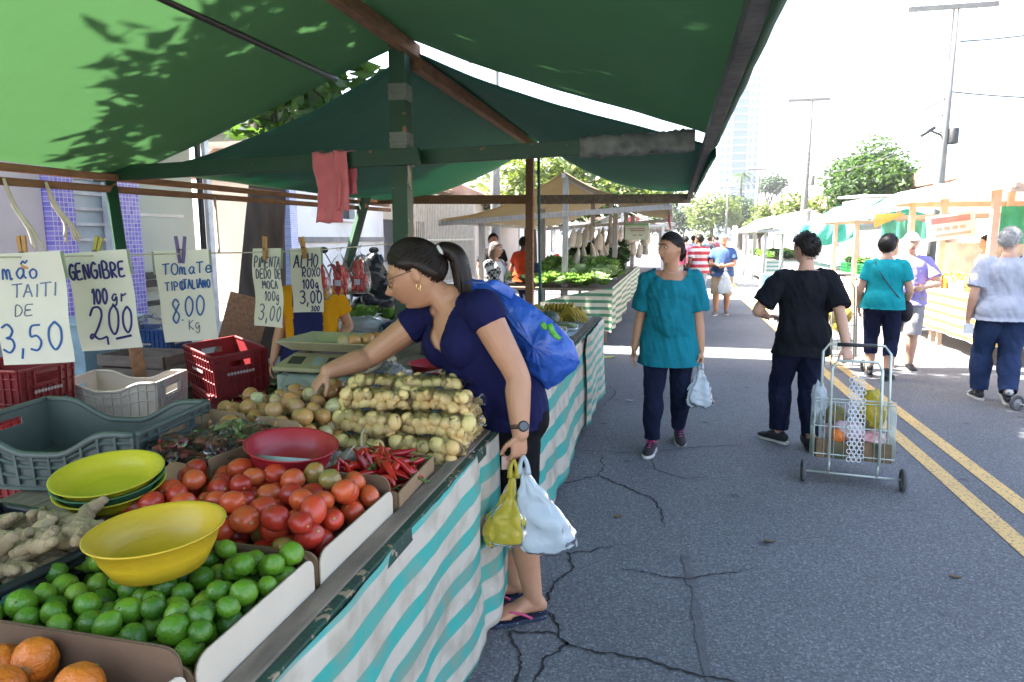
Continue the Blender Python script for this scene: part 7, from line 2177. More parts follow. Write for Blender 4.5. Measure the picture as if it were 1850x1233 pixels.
# --- woman in teal, walking towards the camera, looking to her right
p = Person('woman in loose teal blouse walking towards the camera with a white bag', (0.0, 5.15), -90, 1.62, female=True, bust=.085, belly=.04, girth=.99, skin=SK_tan, voxel=.0065)
p.stand(ankL=(-.22, .10, .105), ankR=(.14, -.10, .085), wrL=(.02, .25, .70), wrR=(.02, -.27, .70), yaw=-48, pitch=2, toeL=10, toeR=-12, pitL=-.35, elbL=(-1, .25, 0), elbR=(-1, -.25, 0))
p.curl = {'L': .8, 'R': .3}
J = p.J
finish(p, M_hairb, .012, pull=(0, -1, .05), fy=.074, temple=.03, ear=.0, nape=-.06)
p.tee(M_teal, hem=.23, grow=.016, loose=.022, sleeve=.82, sloose=.02, name='blouse', neck=(.045, .105, .55), fold=.012, fscale=7)
p.trousers(M_jeans, grow=.010, loose=.008, to=.93, fold=.008, fscale=12)
for q, lc in (('L', .35), ('R', 0)): shoe(p.root, J['ank' + q], J['toe' + q], M_shoeB, M_soleW, .92, pitch=(-.25 if q == 'L' else 0), lace=M_pink)
q = MB(); h_ = p.head; nb = V(J['neck'])
q.tube([nb + p.f * .085 - p.l * .06 + V((0, 0, .02)), nb + p.f * .115 - p.l * .02 - V((0, 0, .015)), nb + p.f * .115 + p.l * .03 - V((0, 0, .02)), nb + p.f * .08 + p.l * .07 + V((0, 0, .02))], 0.0013, n=5, samples=10); q.build('necklace', mat('thin_chain', (.5, .47, .4), .4), p.root)
mb = MB(); b = h_.P(0, -.10, .0); etube(mb, [b, h_.P(0, -.125, -.03), h_.P(.02, -.12, -.09)], [.025, .03, .012], [.02, .024, .01], h_.r, n=12); mb.build('ponytail', M_hairb, p.root)
carrier('white carrier bag carried by the woman in the teal blouse', V(J['wriL']) + V((.0, -.01, -.12)), .30, .20, .12, M_bagw, 9, .1, gather=.28)

# --- man in black pulling the wire cart
p = Person('man in black t shirt and dark jeans walking away pulling a wire shopping cart', (.97, 5.42), 96, 1.62, girth=.98, skin=SK_lt, voxel=.0065)
p.stand(ankL=(.10, .10, .085), ankR=(-.10, -.085, .10), wrL=(.20, .22, 1.00), wrR=(-.22, -.26, .80), yaw=28, pitch=4, toeL=38, toeR=-5, elbL=(-1, .8, 0), elbR=(-.3, -.5, 0))
p.curl = {'L': .5, 'R': .95}
J = p.J; J['hdL'] = (p.f * .5 - p.l * .8, V((0, 0, -1)), V((0, 0, 1))); J['hdR'] = (V((.15, -.45, -1)), V((-.3, .8, -.2)), V((-1, 0, 0)))
finish(p, M_hairb, .018, fy=.07, temple=.03, ear=.005, nape=-.065)
p.tee(M_blk, hem=.16, grow=.014, loose=.022, sleeve=.80, sloose=.026, neck=(.015, .085, .15), fold=.010, fscale=7)
p.trousers(M_jeans, grow=.012, loose=.016, to=.95, fold=.008, fscale=12)
for q in ('L', 'R'): shoe(p.root, J['ank' + q], J['toe' + q], M_shoeB, M_soleW if q == 'L' else M_soleB, 1.0, pitch=(0 if q == 'L' else .25), low=1)

# wire shopping cart
def wire_cart(label, base, yaw, tilt, m, wheels=True, w_=.34, hh=.62, d_=.26, handle=1.0, mesh=True, slat=False):
    t = thing('shopping_cart', label, 'shopping cart', base)
    B = V(base); rot = Matrix.Rotation(yaw, 3, 'Z') @ Matrix.Rotation(tilt, 3, 'X')
    def P(x, y, z): return B + rot @ V((x, y, z + .0))
    q = MB()
    hw = w_ / 2
    q.tube([P(-hw * .62, -.02, .07), P(-hw * .62, -.02, hh + .22), P(-hw * .5, -.02, hh + .27), P(hw * .5, -.02, hh + .27), P(hw * .62, -.02, hh + .22), P(hw * .62, -.02, .07)], .0095, n=8)
    q.build('frame', m, t)
    q = MB(); q.tube([P(-hw * .85, .03, .1), P(-hw * .85, .03, hh + .33), P(-hw * .7, .03, hh + .38), P(hw * .7, .03, hh + .38), P(hw * .85, .03, hh + .33), P(hw * .85, .03, .1)], .0085, n=8); q.build('handle', m, t)
    q = MB(); q.tube([P(-hw * .5, .03, hh + .38), P(hw * .5, .03, hh + .38)], .013, n=8); q.build('grip', M_darkmetal, t)
    q = MB()
    for z in ((.12, .3, .48, hh) if not slat else np.linspace(.1, hh + .2, 15)):
        if slat: q.tube([P(-hw, 0, z), P(hw, 0, z)], .005, n=5)
        else: q.tube([P(-hw, 0, z), P(hw, 0, z), P(hw, d_, z), P(-hw, d_, z), P(-hw, 0, z)], .004, n=5, smooth=False)
    if not slat:
        for i in range(9):
            x = -hw + w_ * i / 8
            for y in (0, d_): q.tube([P(x, y, .1), P(x, y, hh)], .0026, n=4)
        for i in range(1, 7):
            for x in (-hw, hw): q.tube([P(x, d_ * i / 7, .1), P(x, d_ * i / 7, hh)], .0026, n=4)
        for i in range(9): q.tube([P(-hw + w_ * i / 8, 0, .1), P(-hw + w_ * i / 8, d_, .1)], .003, n=4)
    q.build('basket_wire', m, t)
    if mesh:
        q = MB(); hw2 = .03
        for i in range(22):
            z = .1 + (hh + .1) * i / 22
            for k in range(3):
                c = P(-hw2 + .03 * k + (.015 if i % 2 else 0), -.012, z)
                q.tube([c + rot @ V((.013 * math.cos(a), 0, .015 * math.sin(a))) for a in np.linspace(0, 2 * math.pi, 7)], .0032, n=4, smooth=False)
        q.build('perforated_strip', M_whitemetal, t)
    q = MB(); q.tube([P(-hw - .06, .02, .0), P(hw + .06, .02, .0)], .007, n=6); q.tube([P(-hw * .6, -.02, .08), P(-hw * .6, .02, .0)], .007, n=6); q.tube([P(hw * .6, -.02, .08), P(hw * .6, .02, .0)], .007, n=6); q.build('axle', m, t)
    for sg in (-1, 1):
        wr_ = Matrix.Rotation(yaw, 3, 'Z') @ Matrix.Rotation(R(90), 3, 'Y')
        c = P(sg * (hw + .055), .02, 0)
        q = MB(); q.lathe([(.045, -.012), (.066, -.013), (.073, -.006), (.073, .006), (.066, .013), (.045, .012), (.045, -.012)], 26, c, rot=wr_); wh = q.build('wheel', mat('grey_rubber', (.09, .09, .095), .7), t)
        q = MB(); q.lathe([(0, -.008), (.046, -.008), (.046, .008), (0, .008)], 16, c, rot=wr_); q.build('hub', mat('grey_hub', (.3, .3, .3), .6), wh)
    return t, P
M_zinc = mat('zinc_wire', (0.45, 0.45, 0.40), 0.4, metal=0.6); M_alu = mat('pale_tube', (0.55, 0.62, 0.56), 0.35, metal=0.3)
ct, CP = wire_cart('silver wire shopping cart loaded with bagged produce pulled by the man in black', (1.175, 4.58, .075), R(-6), R(-13), M_alu, w_=.47, hh=.46, d_=.27)
def cbox(c, s, m, nm, lb, cat): 
    q = MB(); q.box(CP(*c), s, rot=Matrix.Rotation(R(-6), 3, 'Z') @ Matrix.Rotation(R(-13), 3, 'X')); return tag(q.build(nm, m, bevel=.004), lb, cat)
cbox((0, .135, .155), (.44, .25, .12), mat('brown_printed_carton', (.2, .105, .05), .8, (.04, .06, .03), 14), 'carton', 'brown printed carton at the bottom of the wire cart', 'box')
crumple('plastic_bag', 'white and pink knotted bag on top of the carton in the wire cart', CP(-.04, .12, .27), (.13, .1, .07), mat('pinkish_bag', (.72, .6, .63), .35, (.6, .3, .35), 9, bump=.6, translucent=.3), 21)
crumple('plastic_bag', 'red and white bag at the right in the wire cart', CP(.11, .10, .24), (.085, .08, .05), mat('red_white_bag', (.6, .25, .25), .35, (.7, .6, .6), 8, bump=.6), 22)
crumple('plastic_bag', 'yellow translucent bag at the upper right in the wire cart', CP(.12, .14, .42), (.085, .09, .13), M_bagy, 23)
crumple('plastic_bag', 'white bag hooked on the left side of the wire cart', CP(-.21, .08, .45), (.045, .07, .14), M_bagw, 24)
M_pine = mat('pineapple_skin', (.09, .11, .04), .7, (.25, .17, .04), 18, bump=1.0, bscale=70)
for i, (x, z) in enumerate(((-.10, .37), (.10, .35))):
    mb = MB(); mb.sphere(CP(x, .15, z), (.075, .07, .075), 18, 12, fn=lambda q: 1 + .03 * math.sin(q.x * 22) * math.sin(q.z * 22)); tag(mb.build('pineapple', M_pine), ('dark green pineapple at the left in the wire cart', 'brownish pineapple under the yellow bag in the wire cart')[i], 'pineapple')
mb = MB(); mb.sphere(CP(-.09, .05, .24), .055, 14, 10); tag(mb.build('orange', M_or), 'large orange showing at the front of the wire cart', 'orange')

# --- woman in cyan blouse (back), man in lavender shirt with a cap
M_cyan = fabric('cyan_cotton', (0.01, 0.30, 0.34), fold=.4, fs_=8); M_leg = fabric('navy_leggings', (0.012, 0.016, 0.045), fold=.3)
p = Person('woman in cyan blouse and navy leggings seen from behind, crossbody strap', (2.32, 8.35), 72, 1.62, female=True, bust=.08, girth=1.16, skin=SK_lt, voxel=.009)
p.stand(ankL=(.08, .09, .085), ankR=(-.06, -.10, .085), wrL=(.10, .25, .82), wrR=(.16, -.22, .86), yaw=-35, toeL=8, toeR=-14, elbR=(-1, -.5, 0))
J = p.J
finish(p, M_hairb, .02, fy=.07, temple=.03, ear=-.05, nape=-.10)
mb = MB(); mb.sphere(p.head.P(0, -.025, .015), (.092, .105, .105), 26, 20, fn=lambda q: 1 + .05 * fbm(q.x * 5, q.y * 5, q.z * 5)); mb.build('hair', M_hairb, p.root)
p.tee(M_cyan, hem=.08, grow=.014, loose=.012, sleeve=.62, sloose=.012, neck=(.02, .08, .2), name='blouse', fold=.008)
p.trousers(M_leg, grow=.010, loose=.004, to=.52, name='leggings')
for q in ('L', 'R'): shoe(p.root, J['ank' + q], J['toe' + q], M_shoeB, M_soleB, .95)
q = MB(); nk = V(J['neck']); q.tube([nk + p.l * .11 + p.f * .05, nk + p.l * .10 - p.f * .085 - V((0, 0, .05)), nk + p.l * .0 - p.f * .150 - V((0, 0, .22)), nk - p.l * .14 - p.f * .135 - V((0, 0, .40)), nk - p.l * .205 + p.f * .0 - V((0, 0, .48))], .006, n=6, samples=20); q.build('bag_strap', M_darkmetal, p.root)
q = MB(); q.sphere(nk - p.l * .23 + p.f * .06 - V((0, 0, .58)), (.07, .09, .12), 14, 10); q.build('small_bag', M_shoeB, p.root)

p = Person('man in lavender t shirt, grey shorts and white cap facing the camera', (2.78, 9.1), -108, 1.64, girth=1.08, belly=.03, skin=SK_lt, voxel=.009)
p.stand(ankL=(.10, .09, .085), ankR=(-.10, -.11, .085), wrL=(.26, .17, 1.02), wrR=(.08, -.26, .84), yaw=15, toeL=20, toeR=-5, elbL=(-.8, .7, 0))
J = p.J
finish(p, M_hairg, .008, brow=M_hairg, fy=.07, temple=.03, ear=0, nape=-.06)
p.tee(fabric('lavender_cotton', (0.29, 0.25, 0.52), fold=.4, fs_=8), hem=.10, grow=.014, loose=.02, sleeve=.72, sloose=.018, fold=.008)
p.trousers(fabric('grey_cotton', (0.28, 0.27, 0.28), fold=.5), grow=.016, loose=.02, to=.06, name='shorts')
for q in ('L', 'R'): shoe(p.root, J['ank' + q], J['toe' + q], M_shoeB, M_soleW, 1.0)
hd = p.head; mb = MB(); hd.shell(mb, 40, 30, lambda q: .02, keep=lambda l, q: l[2] > .048, face=False)
mb.prism([hd.P(.07 * math.cos(a), .085 + .085 * math.sin(a), .052 - .02 * math.sin(a)) for a in np.linspace(0, math.pi, 12)], hd.u * .006)
mb.build('cap', fabric('white_cap', (0.62, 0.62, 0.64), fold=.2), p.root)

# --- white haired man at the right with a pull trolley
p = Person('white haired man in pale grey t shirt and jeans at the right edge', (3.09, 7.36), 80, 1.68, girth=1.12, skin=SK_lt, voxel=.0085)
p.stand(ankL=(.12, .10, .085), ankR=(-.17, -.07, .13), wrL=(.0, .27, .80), wrR=(-.10, -.26, .80), yaw=-30, toeL=10, toeR=0, elbL=(-1, .5, 0))
J = p.J; p.curl = {'L': .7, 'R': .9}
finish(p, M_hairg, .016, brow=M_hairg, fy=.07, temple=.04, ear=.0, nape=-.06)
p.tee(fabric('pale_grey_cotton', (0.40, 0.42, 0.50), fold=.5, fs_=7), hem=.10, grow=.016, loose=.03, sleeve=.80, sloose=.03, neck=(.01, .085, .1), fold=.011, fscale=6)
p.trousers(fabric('blue_denim', (0.014, 0.028, 0.075), (0.03, 0.05, 0.12), fold=.6), grow=.014, loose=.016, to=.97, fold=.009)
for q in ('L', 'R'): shoe(p.root, J['ank' + q], J['toe' + q], mat('black_white_trainer', (.02, .02, .025), .6, (.5, .5, .5), 9, vlo=.55, vhi=.6), M_soleW, 1.02, pitch=(.5 if q == 'R' else 0))
q = MB(); q.box(V(J['wriL']) + V((0, -.02, -.10)), (.08, .05, .10)); tag(q.build('paper_packet', M_whitemetal, bevel=.01), 'white packet held low in the white haired man\'s left hand', 'packet')
wire_cart('white slatted pull trolley behind the white haired man', (3.22, 6.83, .075), R(-70), R(-20), M_whitemetal, w_=.36, hh=.72, d_=.2, mesh=False, slat=True)

# --- couple farther up the road
p = Person('man in blue polo shirt and khaki shorts looking down into his hands', (1.03, 14.75), -95, 1.66, girth=1.18, belly=.05, skin=SK_tan, voxel=.012)
p.stand(ankL=(-.12, .10, .085), ankR=(.12, -.10, .085), wrL=(.28, .04, 1.02), wrR=(.28, -.06, 1.02), pitch=28, toeL=6, toeR=-10, elbL=(-.8, 1, 0), elbR=(-.8, -1, 0))
J = p.J; finish(p, M_hairg, .006, face=False, fy=.085, temple=.06, ear=.0, nape=-.06)
p.tee(fabric('blue_polo', (0.06, 0.11, 0.26), fold=.3), hem=.10, grow=.014, loose=.02, sleeve=.68, sloose=.02, name='polo_shirt')
p.trousers(fabric('khaki_cotton', (0.42, 0.31, 0.2), fold=.4), grow=.018, loose=.022, to=.10, name='shorts')
for q in ('L', 'R'): shoe(p.root, J['ank' + q], J['toe' + q], mat('grey_trainer', (.14, .13, .13), .7), M_soleW, 1.0)
carrier('white carrier bag hanging from the hands of the man in the blue polo', V(J['wriL']) + V((.02, -.06, -.07)), .48, .30, .16, M_bagw, 12, 0, gather=.25)
p = Person('person in red and white striped shirt and pale shorts next to the man in blue', (.62, 16.4), 110, 1.66, girth=1.08, skin=SK_dk, voxel=.012)
p.stand(ankL=(.10, .10, .085), ankR=(-.16, -.09, .13), wrL=(.05, .26, .82), wrR=(.05, -.26, .82), yaw=40, toeL=5, toeR=-6)
J = p.J; finish(p, M_hairb, .012, face=False)
p.tee(stripe_mat('red_white_stripes', (.72, .68, .68), (.52, .03, .05), .145, (0, 0, 1), .5, coord='Object', dirt=.02), hem=.12, grow=.014, loose=.03, sleeve=.7, sloose=.02, name='polo_shirt')
p.trousers(fabric('pale_blue_cotton', (0.5, 0.52, 0.58), fold=.4), grow=.016, loose=.02, to=.12, name='shorts')
for q in ('L', 'R'): shoe(p.root, J['ank' + q], J['toe' + q], mat('red_shoe', (.42, .02, .03), .6), M_soleB, 1.0)

# --- people behind the left stalls
p = Person('grey haired woman in black and white plaid cardigan holding a bag', (-2.48, 9.55), -25, 1.52, female=True, bust=.08, girth=1.08, skin=SK_lt, voxel=.009)
p.stand(wrL=(.12, .24, .84), wrR=(.32, -.12, .86), yaw=12, toeL=5, toeR=-8, elbR=(-1, -.3, 0))
J = p.J; finish(p, M_hairm, .016, brow=M_hairm, fy=.07, temple=.03, ear=-.06, nape=-.10)
hd = p.head; mb = MB(); etube(mb, [hd.P(0, -.03, .06), hd.P(0, -.055, -.02), hd.P(0, -.06, -.10), hd.P(0, -.055, -.17)], [.075, .095, .098, .06], [.07, .06, .05, .03], hd.r, n=20); mb.build('hair', M_hairm, p.root)
p.tee(fabric('white_tee', (.68, .68, .7), fold=.3), hem=.10, grow=.010, loose=.01, sleeve=.4, name='tee')
def plaid():
    m = bpy.data.materials.new('plaid_wool'); m.use_nodes = True; nt = m.node_tree; L = nt.links.new; pb = nt.nodes['Principled BSDF']
    tc = _n(nt, 'ShaderNodeTexCoord'); ck = _n(nt, 'ShaderNodeTexChecker'); ck.inputs['Scale'].default_value = 26
    ck.inputs['Color1'].default_value = (.02, .02, .022, 1); ck.inputs['Color2'].default_value = (.33, .33, .33, 1)
    L(tc.outputs['Object'], ck.inputs['Vector']); L(ck.outputs[0], pb.inputs['Base Color']); pb.inputs['Roughness'].default_value = .9
    return m
def open_front(c):
    d = c - p.pos; return d.dot(p.f) > .02 and abs(d.dot(p.l)) < .065
pp0 = p
def addc(mb):
    pp0.torso(mb, .022, hem=.16, loose=.02)
    for q in ('L', 'R'): pp0.arm(mb, q, .018)
cuts = [(V(J['pel']) - V((0, 0, .13)), DOWN, None), open_front, (V(J['neck']) - V((0, 0, .01)), V((0, 0, 1)), .10)]
for q in ('L', 'R'): cuts.append((V(J['elb' + q]).lerp(V(J['wri' + q]), .85), V(J['wri' + q]) - V(J['elb' + q]), .07, .3))
p.cloth('cardigan', plaid(), addc, cuts)
p.trousers(M_jeans, to=.95)
for q in ('L', 'R'): shoe(p.root, J['ank' + q], J['toe' + q], M_shoeB, M_soleB, .9)
q = MB()
for sg in (-1, 1): q.tube([hd.P(sg * (.031 + .022 * math.cos(a)), .103, .012 + .016 * math.sin(a)) for a in np.linspace(0, 2 * math.pi, 16)], .0016, n=5, caps=False)
q.build('glasses', M_whitemetal, p.root)
carrier('pale carrier bag held by the woman in the plaid cardigan', V(J['wriR']) + V((.02, -.02, -.09)), .30, .26, .16, film_mat('pale_green_bag', clear=.2, col=(.6, .7, .66), bump=.6), 15, .5, gather=.3)

def simple_person(label, pos, face, h, shirt, legs, hair, skin, vox=.012, short=False, female=False, girth=1.05, wrL=(.05, .25, .82), wrR=(.05, -.25, .82), yaw=0, name='shirt', cap=None, stride=.08, pitch=0):
    p = Person(label, pos, face, h, female=female, girth=girth, bust=.07 if female else 0, skin=skin, voxel=vox)
    p.stand(ankL=(stride, .09, .085), ankR=(-stride, -.09, .085), wrL=wrL, wrR=wrR, yaw=yaw, pitch=pitch)
    finish(p, hair, .014, face=vox < .011, eyes=False)
    p.tee(shirt, hem=.10, grow=.014, loose=.02, sleeve=.6, sloose=.016, name=name)
    p.trousers(legs, grow=.014, loose=.014, to=.1 if short else .96, name='shorts' if short else 'trousers')
    for q in ('L', 'R'): shoe(p.root, p.J['ank' + q], p.J['toe' + q], M_shoeB, M_soleB, 1.0)
    if cap:
        mb = MB(); p.head.shell(mb, 30, 22, lambda q: .018, keep=lambda l, q: l[2] > .045, face=False)
        hd = p.head; mb.prism([hd.P(.07 * math.cos(a), .085 + .08 * math.sin(a), .05) for a in np.linspace(0, math.pi, 10)], hd.u * .006); mb.build('cap', cap, p.root)
    return p
F = lambda n, c: fabric(n, c, fold=.3)
simple_person('man in dark t shirt behind the woman in the plaid cardigan', (-3.2, 12.2), -60, 1.66, F('charcoal_tee', (.025, .022, .025)), M_jeans, M_hairb, SK_tan, wrL=(.2, .15, 1.1))
simple_person('man in orange shirt turned away behind the brown stall post', (-2.72, 12.6), 60, 1.6, F('orange_tee', (.62, .07, .02)), M_jeans, M_hairb, SK_dk)
# vendor in yellow behind the scale
p = simple_person('vendor in yellow t shirt and navy apron behind the weighing scale', (-2.50, 4.42), -72, 1.5, F('yellow_tee', (.68, .30, .008)), M_jeans, M_hairb, SK_tan, vox=.0075, girth=1.12, wrL=(.16, .22, .95), wrR=(.10, -.33, .66), cap=F('dark_cap', (.03, .03, .035)), pitch=25)
J = p.J
def addp(mb): p.torso(mb, .034, hem=.42, loose=.03)
cuts = [(V(J['pel']) - V((0, 0, .38)), DOWN, None), (V(J['neck']) - V((0, 0, .12)), V((0, 0, 1)), None), lambda c: (c - p.pos).dot(p.f) < -.02, lambda c: c.z > .86 and abs((c - p.pos).dot(p.l)) > .10]
p.cloth('apron', F('navy_apron', (.018, .022, .085)), addp, cuts, solid=.004)
q = MB()
for sg in (-1, 1): q.tube([V(J['neck']) + p.f * .15 + p.l * sg * .09 - V((0, 0, .13)), V(J['neck']) + p.f * .06 + p.l * sg * .10 + V((0, 0, .01)), V(J['neck']) - p.f * .08 + p.l * sg * .06 + V((0, 0, .02))], .012, n=6, samples=10)
q.build('apron_strap', F('navy_apron_strap', (.018, .022, .085)), p.root)
# people at the right stalls
simple_person('shopper in salmon shirt and pale jeans at the green crates of the right stall', (3.72, 13.6), 20, 1.64, F('salmon_tee', (.6, .28, .22)), F('pale_denim', (.45, .52, .62)), M_hairb, SK_tan, female=True, wrR=(.3, -.1, 1.0))
simple_person('vendor in blue shirt behind the yellow striped table', (5.0, 10.6), -150, 1.68, F('bright_blue_tee', (.03, .16, .42)), M_jeans, M_hairb, SK_dk, wrL=(.3, .1, .95))
simple_person('vendor in white shirt at the back of the green crate stall', (4.9, 12.4), 180, 1.62, F('white_shirt', (.65, .65, .65)), M_jeans, M_hairb, SK_tan, female=True, wrL=(.3, .1, 1.0))
# far crowd
rd = random.Random(12)
crowd = [((.15, 21), -90, (.5, .08, .14), 'crimson', True), ((.42, 22.5), 80, (.6, .12, .2), 'pink red', True), ((-.1, 24), -80, (.05, .12, .2), 'slate blue', False), ((.72, 25), 95, (.55, .55, .58), 'white', False), ((1.05, 27), -90, (.06, .25, .3), 'petrol green', True), ((1.5, 30), 85, (.08, .08, .1), 'black', False), ((.4, 31), -95, (.55, .3, .1), 'orange brown', False), ((1.9, 34), -90, (.5, .1, .1), 'dark red', False), ((2.3, 38), 90, (.2, .25, .5), 'mid blue', True), ((1.2, 40), -90, (.6, .55, .2), 'mustard', True)]
for (pos, fc, c, nm, fem) in crowd:
    simple_person('distant %s in a %s top among the far crowd' % ('woman' if fem else 'man', nm), pos, fc, 1.6 + rd.uniform(0, .1), F(nm.replace(' ', '_') + '_top', c), M_jeans if rd.random() < .6 else F('beige_trousers', (.35, .3, .24)), M_hairb, rd.choice((SK_tan, SK_lt, SK_dk)), vox=.016, female=fem, stride=.12)
# ================================================================ THE TAN STALL BEYOND
M_tan = mat('tan_tarp', (0.26, 0.21, 0.125), 0.8, (0.21, 0.17, 0.10), 2.5, bump=0.5, bscale=8, translucent=0.35, tcol=(0.25, 0.215, 0.14))
M_greyp = mat('grey_painted_timber', (0.42, 0.42, 0.42), 0.7, (0.28, 0.27, 0.26), 7, stretch=(6, 6, 1), bump=.3)
M_skg = stripe_mat('green_cream_striped_tarp', (0.58, 0.55, 0.44), (0.05, 0.20, 0.11), 0.10, (0, 1, 0), 0.45, translucent=0.15, dirt=.15)
def frame_stall(label, x0, x1, xr, y0, y1, ze0, ze1, zr, tarp, postm, sag=.12, posts=(), loc=None, cat='market stall', valance=None):
    t = thing('market_stall', label, cat, loc or ((x0 + x1) / 2, y0, 0))
    mb = MB()
    mb.grid(lambda u, v: (x0 + (xr - x0) * u, y0 + (y1 - y0) * v, ze0 + (zr - ze0) * u - sag * 4 * u * (1 - u) * (1 - .5 * math.sin(v * math.pi)) + .02 * fbm(u * 3, v * 6)), 16, 24)
    mb.grid(lambda u, v: (xr + (x1 - xr) * u, y0 + (y1 - y0) * v, zr + (ze1 - zr) * u - sag * 4 * u * (1 - u) * (1 - .5 * math.sin(v * math.pi)) + .02 * fbm(u * 3, v * 6, 4)), 16, 24)
    mb.build('tarp', tarp, t, fixn=False, solid=.003)
    for y in (y0 + .08, y1 - .08):
        q = MB(); q.beam((x0 - .05, y, ze0 - .06), (x1 + .02, y, ze1 - .06), .06, .08); q.build('crossbeam', postm, t, bevel=.004)
    q = MB(); q.beam((xr, y0, zr - .06), (xr, y1, zr - .06), .06, .07); q.build('ridge_pole', postm, t)
    for x, z in ((x0, ze0), (x1, ze1)):
        q = MB(); q.beam((x, y0, z - .03), (x, y1, z - .03), .05, .05); q.build('eave_pole', postm, t)
    for (x, y, h_) in posts:
        q = MB(); q.box((x, y, h_ / 2), (.085, .085, h_)); q.build('post', postm, t, bevel=.004)
    return t
ts = frame_stall('tan tarpaulin vegetable stall with green striped skirt beyond the green stall', -3.55, -.04, -1.6, 10.25, 18.5, 1.86, 2.09, 2.55, M_tan, M_greyp, .14,
    posts=((-1.58, 10.35, 2.5), (-2.9, 10.4, 1.9), (-1.6, 14.2, 2.5), (-1.6, 18.3, 2.5), (-.98, 12.2, 2.1), (-.95, 14.5, 2.1), (-.95, 17.0, 2.1), (-2.9, 14, 1.9), (-2.3, 12.4, 2.1)))
q = MB(); q.beam((-.06, 10.3, 1.86), (-.06, 18.4, 1.86), .03, .10); q.build('valance', mat('dark_red_trim', (.2, .03, .025), .8), ts)
q = MB(); q.box((-1.45, 14.3, .82), (1.2, 8.4, .04)); q.build('tabletop', M_woodg, ts); q = MB(); q.box((-2.5, 10.55, .82), (1.0, .9, .04)); q.build('tabletop', M_woodg, ts)
for y in (10.3, 12.5, 15, 18.2):
    for x in (-.95, -1.95): q = MB(); q.box((x, y, .4), (.06, .06, .8)); q.build('table_leg', M_woodg, ts)
mb = MB(); mb.grid(lambda u, v: (-.83 + .03 * math.sin(u * 40) * v, 10.08 + 8.4 * u, .865 - (.62 + .06 * math.sin(u * 9)) * v), 120, 8, uv=lambda u, v: (u, v * .62)); mb.build('skirt', M_skg, ts, fixn=False)
mb = MB(); mb.grid(lambda u, v: (-1.9 + 1.07 * u, 10.06 - .02 * math.sin(u * 20) * v, .62 + .245 * u ** .8 - (.25 + .42 * u) * v), 40, 8, uv=lambda u, v: (u, (.62 + .245 * u ** .8 - (.25 + .42 * u) * v))); mb.build('skirt', M_skg, ts, fixn=False)
rd = random.Random(5)
put('lettuce', lm_ + lm2, [(-2.9 + .2 * i + rd.uniform(-.05, .05), 10.3 + rd.uniform(0, .5), .86 + rd.uniform(0, .05)) for i in range(9)] + [(-1.9 + .135 * (i % 8) + rd.uniform(-.04, .04), 10.2 + .24 * (i // 8), .86 + .06 * (i // 8) + rd.uniform(0, .06)) for i in range(40)] + [(-1.1 + rd.uniform(-.1, .2), 11.5 + .2 * i, .9 + rd.uniform(0, .05)) for i in range(8)], 'pale green lettuce heaped on the tan stall counter', 'lettuce', 'lettuces on the tan stall', 7, (1.0, 1.35))
put('leafy_greens', dk_, [(-1.8 + .17 * (i % 6) + rd.uniform(-.06, .06), 11.7 + .3 * (i // 6) + rd.uniform(-.1, .1), .92 + .05 * (i // 6) + rd.uniform(0, .1)) for i in range(48)], 'dark bunch of leafy greens farther along the tan stall', 'greens', 'bunches of dark greens on the tan stall', 8, (1.1, 1.5))
crate('blue crate of lettuce at the left of the tan stall', (-2.1, 11.6, .86), R(10), P_blue, .5, .36, .28); crate('orange red crate behind the woman in the plaid cardigan', (-2.85, 10.9, .86), R(4), plastic('orange_red_plastic', (.55, .06, .02)), .4, .3, .3)
# hanging produce bags
M_hb = mat('white_paper_bag', (.62, .58, .5), .7, (.5, .45, .38), 9, bump=.5, bscale=20, translucent=.3)
def hbmesh(seed):
    mb = MB(); rd = random.Random(seed)
    mb.tube([V((0, 0, 0)), V((0, 0, -.05)), V((rd.uniform(-.02, .02), 0, -.12)), V((rd.uniform(-.02, .02), 0, -.26)), V((0, 0, -.33))], [.012, .02, .06, .085, .07], n=12, samples=14, ell=.55)
    mb.v = [tuple(V(q) * 1 + V((.012 * fbm(q[0] * 20 + seed, q[1] * 20, q[2] * 12), 0, 0))) for q in mb.v]
    return mb.mesh('hanging_bag', M_hb, (0, 0, 0))
put('hanging_bag', [hbmesh(i) for i in range(4)], [(-1.5 + .062 * i + rd.uniform(-.03, .03), 10.8 + .28 * i, 1.78 + rd.uniform(-.05, .1)) for i in range(17)] + [(-1.45 + .05 * i + rd.uniform(-.03, .03), 10.9 + .3 * i, 1.50 + rd.uniform(-.05, .06)) for i in range(18)], 'off white paper bag hanging in a row under the tan tarpaulin', 'paper bag', 'bags hanging under the tan tarpaulin', 9, (.9, 1.15))
t = thing('stall_sign', 'small green edged notice hanging at the right end of the tan stall', 'sign', (-.55, 11.0, 1.55))
q = MB(); q.box((-.55, 11.0, 1.66), (.36, .012, .22)); q.build('board', mat('notice_cream', (.55, .56, .42), .7), t)
q = MB(); q.box((-.55, 10.99, 1.785), (.36, .02, .03)); q.build('edge_strip', mat('notice_green', (.2, .4, .15), .6), t)
q = MB()
for i, (z, x0_, x1_) in enumerate(((1.72, -.13, .12), (1.69, -.1, .13), (1.62, -.06, .0), (1.62, .03, .09))): q.box((-.55 + (x0_ + x1_) / 2, 10.992, z), (x1_ - x0_, .004, .012))
q.build('print', mat('notice_print', (.3, .1, .08), .7), t)
q = MB(); q.tube([(-.55, 11, 2.05), (-.55, 11, 1.79)], .004, n=4); q.build('hanger', M_rope, t)

